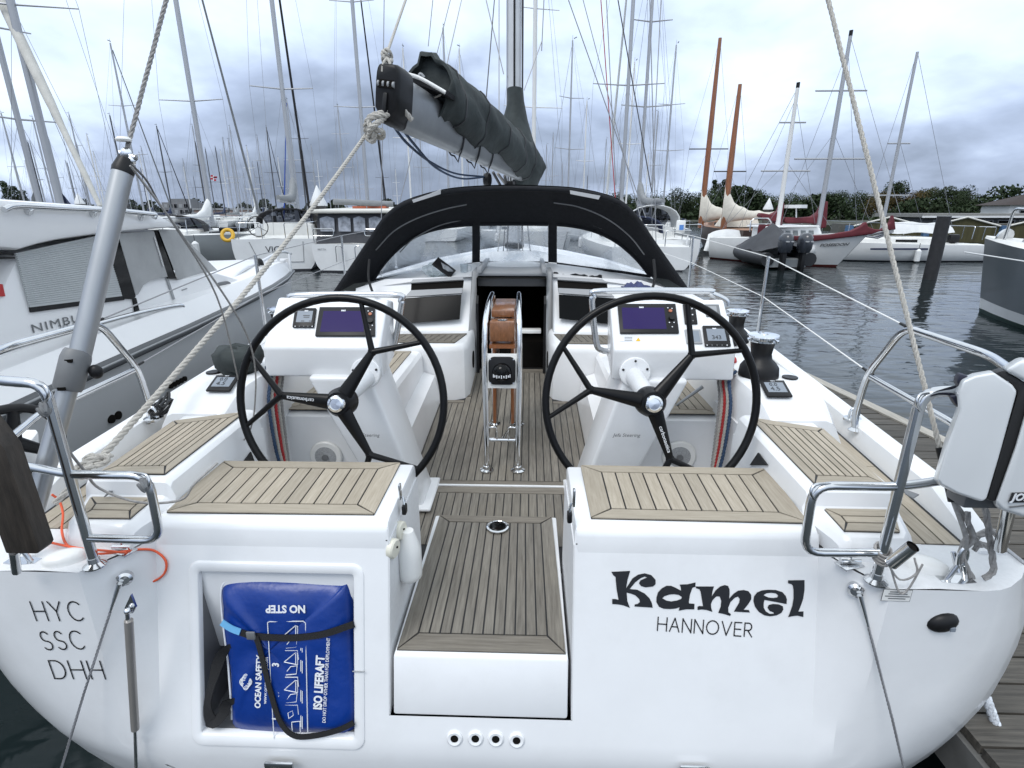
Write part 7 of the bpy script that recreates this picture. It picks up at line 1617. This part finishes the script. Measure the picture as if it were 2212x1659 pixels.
while xq < 62:
    G().bb((xq + .12, YQ, -.4), (xq + 5.4, YQ + .35, 1.15)).build('panel', OLV, QW, org=RO); G().prism([(xq + .1, YQ + .05, 1.15), (xq + 5.5, YQ + .05, 1.15), (xq + 2.8, YQ + .05, 1.75)], (0, .3, 0)).build('gable', OLV, QW, org=RO)
    for s in (0, 1): G().cyl((xq + (.0 if s == 0 else 5.6), YQ - .05, 1.10), (xq + 2.8, YQ - .05, 1.80), .07, .07, 6).build('rafter', WH[1], QW, org=RO)
    G().bb((xq - .32, YQ - .25, -.4), (xq + .12, YQ + .1, 1.2)).build('post', mat('blue_post', (.06, .13, .24), .6, var=.3) if k == 0 else bpy.data.materials['blue_post'], QW, org=RO)
    xq += 5.72; k += 1
G().bb((P(1830, 500, Y=YQ).x, YQ + 1.2, .4), (66, YQ + 2.4, 1.3)).build('quay_top', mat('quay_concrete', (.10, .10, .09), .8, var=.15), QW, org=RO)
SH = thing('harbour_shed', 'long low harbour shed with a row of windows behind the quay on the right', 'shed', (50, 58, 0)); RO = SH.location.copy(); Yh = 56
a, b = P(1992, 482, Y=Yh), P(2330, 482, Y=Yh); zt, zb_ = P(2100, 469, Y=Yh).z, .4
G().bb((a.x, Yh, zb_), (b.x, Yh + 6, zt)).build('shed_wall', mat('shed_grey', (.10, .105, .11), .8, var=.2), SH, org=RO); G().bb((a.x - .6, Yh - .8, zt), (b.x, Yh + 7, zt + .35)).build('shed_roof', mat('shed_roof', (.22, .22, .21), .8, var=.2), SH, org=RO); G().bb((a.x - .7, Yh - .9, zt - .05), (b.x, Yh - .8, zt + .12)).build('gutter', WH[0], SH, org=RO)
for i in range(12):
    x0 = a.x + 1.0 + i * 2.1; w_ = part('window', SH, (x0 - RO.x, Yh - RO.y, 0)); G().bb((0, -.06, zt - 1.25), (1.7, -.01, zt - .25)).build('window_frame', mat('grey_frame', (.3, .31, .32), .6) if i == 0 else bpy.data.materials['grey_frame'], w_); G().bb((.12, -.09, zt - 1.15), (1.58, -.06, zt - .35)).build('pane', (LCD if i in (0, 1) else BGLASS), w_)
HS = thing('white_house', 'white two-storey house with dark brown hipped roof above the shed', 'house', (95, 98, 0)); RO = HS.location.copy(); Yh = 98
a, b = P(2118, 466, Y=Yh), P(2420, 466, Y=Yh); z0, z1 = .5, P(2140, 443, Y=Yh).z; zr_ = P(2175, 420, Y=Yh).z
a.x += 4.5; G().bb((a.x, Yh, z0), (b.x, Yh + 6, z1)).build('wall', WH[0], HS, org=RO)
g = G(); e0, e1 = V((a.x - .8, Yh - .8, z1)), V((b.x + .8, Yh + 6.8, z1)); r0, r1 = V((a.x + 4, Yh + 3, zr_)), V((b.x - 6, Yh + 3, zr_)); A4 = [e0, V((e1.x, e0.y, z1)), e1, V((e0.x, e1.y, z1))]
g.add(A4 + [r0, r1], [(0, 1, 5, 4), (1, 2, 5), (2, 3, 4, 5), (3, 0, 4), (3, 2, 1, 0)]); rf = g.build('roof', mat('brown_tiles', (.022, .012, .010), .8, var=.25, scale=2), HS, org=RO)
for i in range(9):
    x0 = a.x + 1.8 + i * 3.0
    for zz in (z1 - 1.7, z1 - 4.6):
        w_ = part('window', HS, (x0 - RO.x, Yh - RO.y, zz)); G().bb((0, -.08, 0), (1.2, -.01, 1.15)).build('window_frame', bpy.data.materials['grey_frame'], w_); G().bb((.14, -.12, .12), (1.06, -.08, 1.03)).build('pane', BGLASS, w_)
AB = thing('apartment_block', 'distant grey apartment block with dark windows behind the masts on the left', 'building', (-118, 190, 0)); RO = AB.location.copy(); Yh = 190
a, b = P(352, 455, Y=Yh), P(404, 455, Y=Yh); zt = P(380, 437, Y=Yh).z
G().bb((a.x, Yh, 0), (b.x, Yh + 10, zt)).build('wall', mat('far_render', (.20, .20, .21), .8), AB, org=RO); G().bb((a.x + 2, Yh + 2, zt), (b.x - 1, Yh + 9, zt + 1.2)).build('penthouse', GREYP, AB, org=RO)
for i in range(5):
    for j in range(3): G().bb((a.x + .8 + i * 1.75, Yh - .1, zt - 1.8 - 1.9 * j), (a.x + 1.9 + i * 1.75, Yh - .02, zt - .6 - 1.9 * j)).build('window', BGLASS if (i + j) % 3 else GREYF, AB, org=RO)
PB = thing('pink_building', 'distant pinkish low building between the masts left of centre', 'building', (-85, 150, 0)); RO = PB.location.copy(); Yh = 145
a, b = P(420, 460, Y=Yh), P(448, 460, Y=Yh); zt = P(430, 462, Y=Yh).z
G().bb((a.x, Yh, 0), (b.x + 8, Yh + 8, zt + 1)).build('wall', mat('pink_render', (.35, .24, .20), .8), PB, org=RO); G().bb((a.x - .4, Yh - .4, zt + 1), (b.x + 8.4, Yh + 8.4, zt + 1.4)).build('roof', GREYF, PB, org=RO)
# flag between the masts
fl = thing('flag', 'small red and white flag flying between the masts on the left', 'flag', P(458, 385, Y=40)); g = G(); RO = fl.location.copy()
for k, m_ in ((0, 'red_flag'), (1, 'white_flag')): pass
RF = mat('red_flag', (.45, .02, .04), .7)
def fq(x0, x1, y0, y1, d): return G().grid([[P(455 + x, y, Y=40 - d) for x in (x0, (x0 + x1) / 2, x1)] for y in (y0 + 375, y1 + 375)])
for (x0, x1, y0, y1) in ((0, 5, 3, 7), (7, 14, 6, 10), (0, 5, 9, 13), (7, 12, 12, 16)): fq(x0, x1, y0, y1, 0).build('red_field', RF, fl, org=RO)
fq(5, 7, 3, 15, .0).build('white_cross', WH[0], fl, org=RO); fq(0, 14, 7.2, 8.9, 0).build('white_cross', WH[0], fl, org=RO)
# ------------------------------------------------------------------ trees
LEAF = [mat('leaf_dark', (.020, .033, .013), .7, rand=.25, var=.35, scale=.6, spec=.2), mat('leaf_olive', (.050, .054, .018), .7, rand=.2, var=.35, scale=.6, spec=.2), mat('leaf_mid', (.028, .044, .015), .7, rand=.2, var=.35, scale=.6, spec=.2), mat('leaf_autumn', (.080, .058, .020), .7, var=.35, scale=.6, spec=.2)]
BARK = mat('bark', (.05, .04, .03), .9, var=.3, scale=2)
def tree(name, label, base, h, rx, lm, poplar=False, n=1300):
    t = thing(name, label, 'tree', base, random.uniform(0, 6), 'trees on the far bank'); rnd = random.Random(int(base.x * 13 + base.y * 7))
    g = G(); g.tube([(0, 0, -.3), (.1, 0, h * .3), (-.1, .1, h * .6), (0, 0, h * .9)], [h * .028, h * .022, h * .014, .05], 7)
    for k in range(5):
        a = k * 1.3; z = h * (.28 + .09 * k); g.tube([(0, 0, z), (rx * .35 * math.cos(a), rx * .35 * math.sin(a), z + h * .10), (rx * .7 * math.cos(a), rx * .7 * math.sin(a), z + h * .2)], [h * .012, h * .008, .03], 5)
    g.build('trunk', BARK, t)
    cl_ = []
    for k in range(9 if poplar else 22):
        if poplar: cl_.append((V((rnd.uniform(-.3, .3), rnd.uniform(-.3, .3), h * (.12 + .82 * k / 8))), rx * (1.0 - .55 * (k / 8) ** 2) * rnd.uniform(.8, 1.1)))
        else:
            a = rnd.uniform(0, 6.28); u = rnd.random(); rr = rx * math.sqrt(rnd.random()) * (.85 - .5 * u * u); cl_.append((V((rr * math.cos(a), rr * math.sin(a), h * (.22 + .62 * u))), rx * rnd.uniform(.26, .46)))
    vs, fs = [], []
    for i in range(n):
        c, r_ = rnd.choice(cl_); d = V((rnd.gauss(0, 1), rnd.gauss(0, 1), rnd.gauss(0, 1))).normalized(); p = c + V((d.x * r_, d.y * r_, d.z * r_ * .85)) * rnd.uniform(.72, 1.06); s_ = rnd.uniform(.12, .27) * (h / 10)
        nrm = (d + V((rnd.gauss(0, .5), rnd.gauss(0, .5), rnd.gauss(0, .5)))).normalized(); u_ = nrm.orthogonal().normalized(); w_ = nrm.cross(u_); a = rnd.uniform(0, 6); u_, w_ = u_ * math.cos(a) + w_ * math.sin(a), w_ * math.cos(a) - u_ * math.sin(a); o = len(vs)
        vs += [p - u_ * s_, p + w_ * s_ * .7, p + u_ * s_, p - w_ * s_ * .7]; fs.append((o, o + 1, o + 2, o + 3))
    me = bpy.data.meshes.new('crown'); me.from_pydata([tuple(v) for v in vs], [], fs); me.materials.append(lm); o = bpy.data.objects.new('crown', me); COL.objects.link(o); o.parent = t
TR = [(1300, 426, 0), (1330, 416, 0), (1362, 414, 2), (1398, 420, 0), (1436, 416, 2), (1472, 406, 0), (1502, 410, 0), (1528, 405, 2), (1547, 388, 0), (1564, 387, 0), (1588, 404, 0), (1614, 412, 2), (1644, 405, 2), (1682, 420, 1), (1720, 419, 2), (1758, 418, 1), (1796, 417, 0), (1826, 411, 0), (1858, 412, 2), (1892, 414, 1), (1942, 388, 0), (1912, 412, 3), (1976, 410, 3), (2012, 400, 1), (2046, 396, 2), (2078, 398, 0), (2100, 412, 0), (8, 392, 0), (28, 402, 0), (45, 412, 0)]
for i, (x, y, k) in enumerate(TR):
    Yt = random.uniform(118, 138) if x > 100 else 120; xb = basex(x, y); top = P(x, y, Y=Yt); base = V((P(xb, 455.5, Y=Yt).x, Yt, .4)); pop = y < 390 and x < 1600 or x < 100; h = top.z - .4
    kind = 'slim poplar' if pop else ('dark green', 'olive green', 'mid green', 'yellowing')[k] + ' broadleaf tree'
    tree('poplar_tree' if pop else 'broadleaf_tree', '%s on the far bank, %s tree of the bank from the left' % (kind, ORD[sorted(t[0] for t in TR).index(x)]), base, h, 1.5 if pop else random.uniform(3.6, 4.8), LEAF[k], pop, 1800 if pop else 4200)
# undergrowth along the bank and the far wooded shore
def scrub(name, pts, n, hh, ss, lm, label):
    rnd = random.Random(5); vs, fs = [], []
    for i in range(n):
        a, b = rnd.choice(list(zip(pts, pts[1:]))); t = rnd.random(); c = V(a).lerp(V(b), t) + V((0, rnd.uniform(0, 6), 0)); hz = hh * (.55 + .3 * math.sin(c.x * .35) + .25 * math.sin(c.x * .13 + 2)); p = c + V((0, 0, hz * rnd.random() ** .7)); s_ = ss * rnd.uniform(.6, 1.2); nrm = V((rnd.gauss(0, 1), rnd.gauss(0, 1) - .5, rnd.gauss(0, 1) + .5)).normalized(); u_ = nrm.orthogonal().normalized(); w_ = nrm.cross(u_); o = len(vs)
        vs += [p - u_ * s_, p + w_ * s_ * .7, p + u_ * s_, p - w_ * s_ * .7]; fs.append((o, o + 1, o + 2, o + 3))
    me = bpy.data.meshes.new(name); me.from_pydata([tuple(v) for v in vs], [], fs); me.materials.append(lm); o = bpy.data.objects.new(name, me); COL.objects.link(o); return tag(o, label, 'shrubs', kind='stuff')
scrub('bank_shrubs', [(18, 108, .4), (60, 108, .4), (130, 112, .4)], 14000, 6.0, .42, LEAF[0], 'dense dark undergrowth below the trees on the far bank')
scrub('far_wood', [(-420, 420, 1), (-150, 400, 1), (20, 400, 1), (140, 400, 1)], 9000, 9.0, 1.5, LEAF[0], 'far wooded shore on the horizon behind the masts')
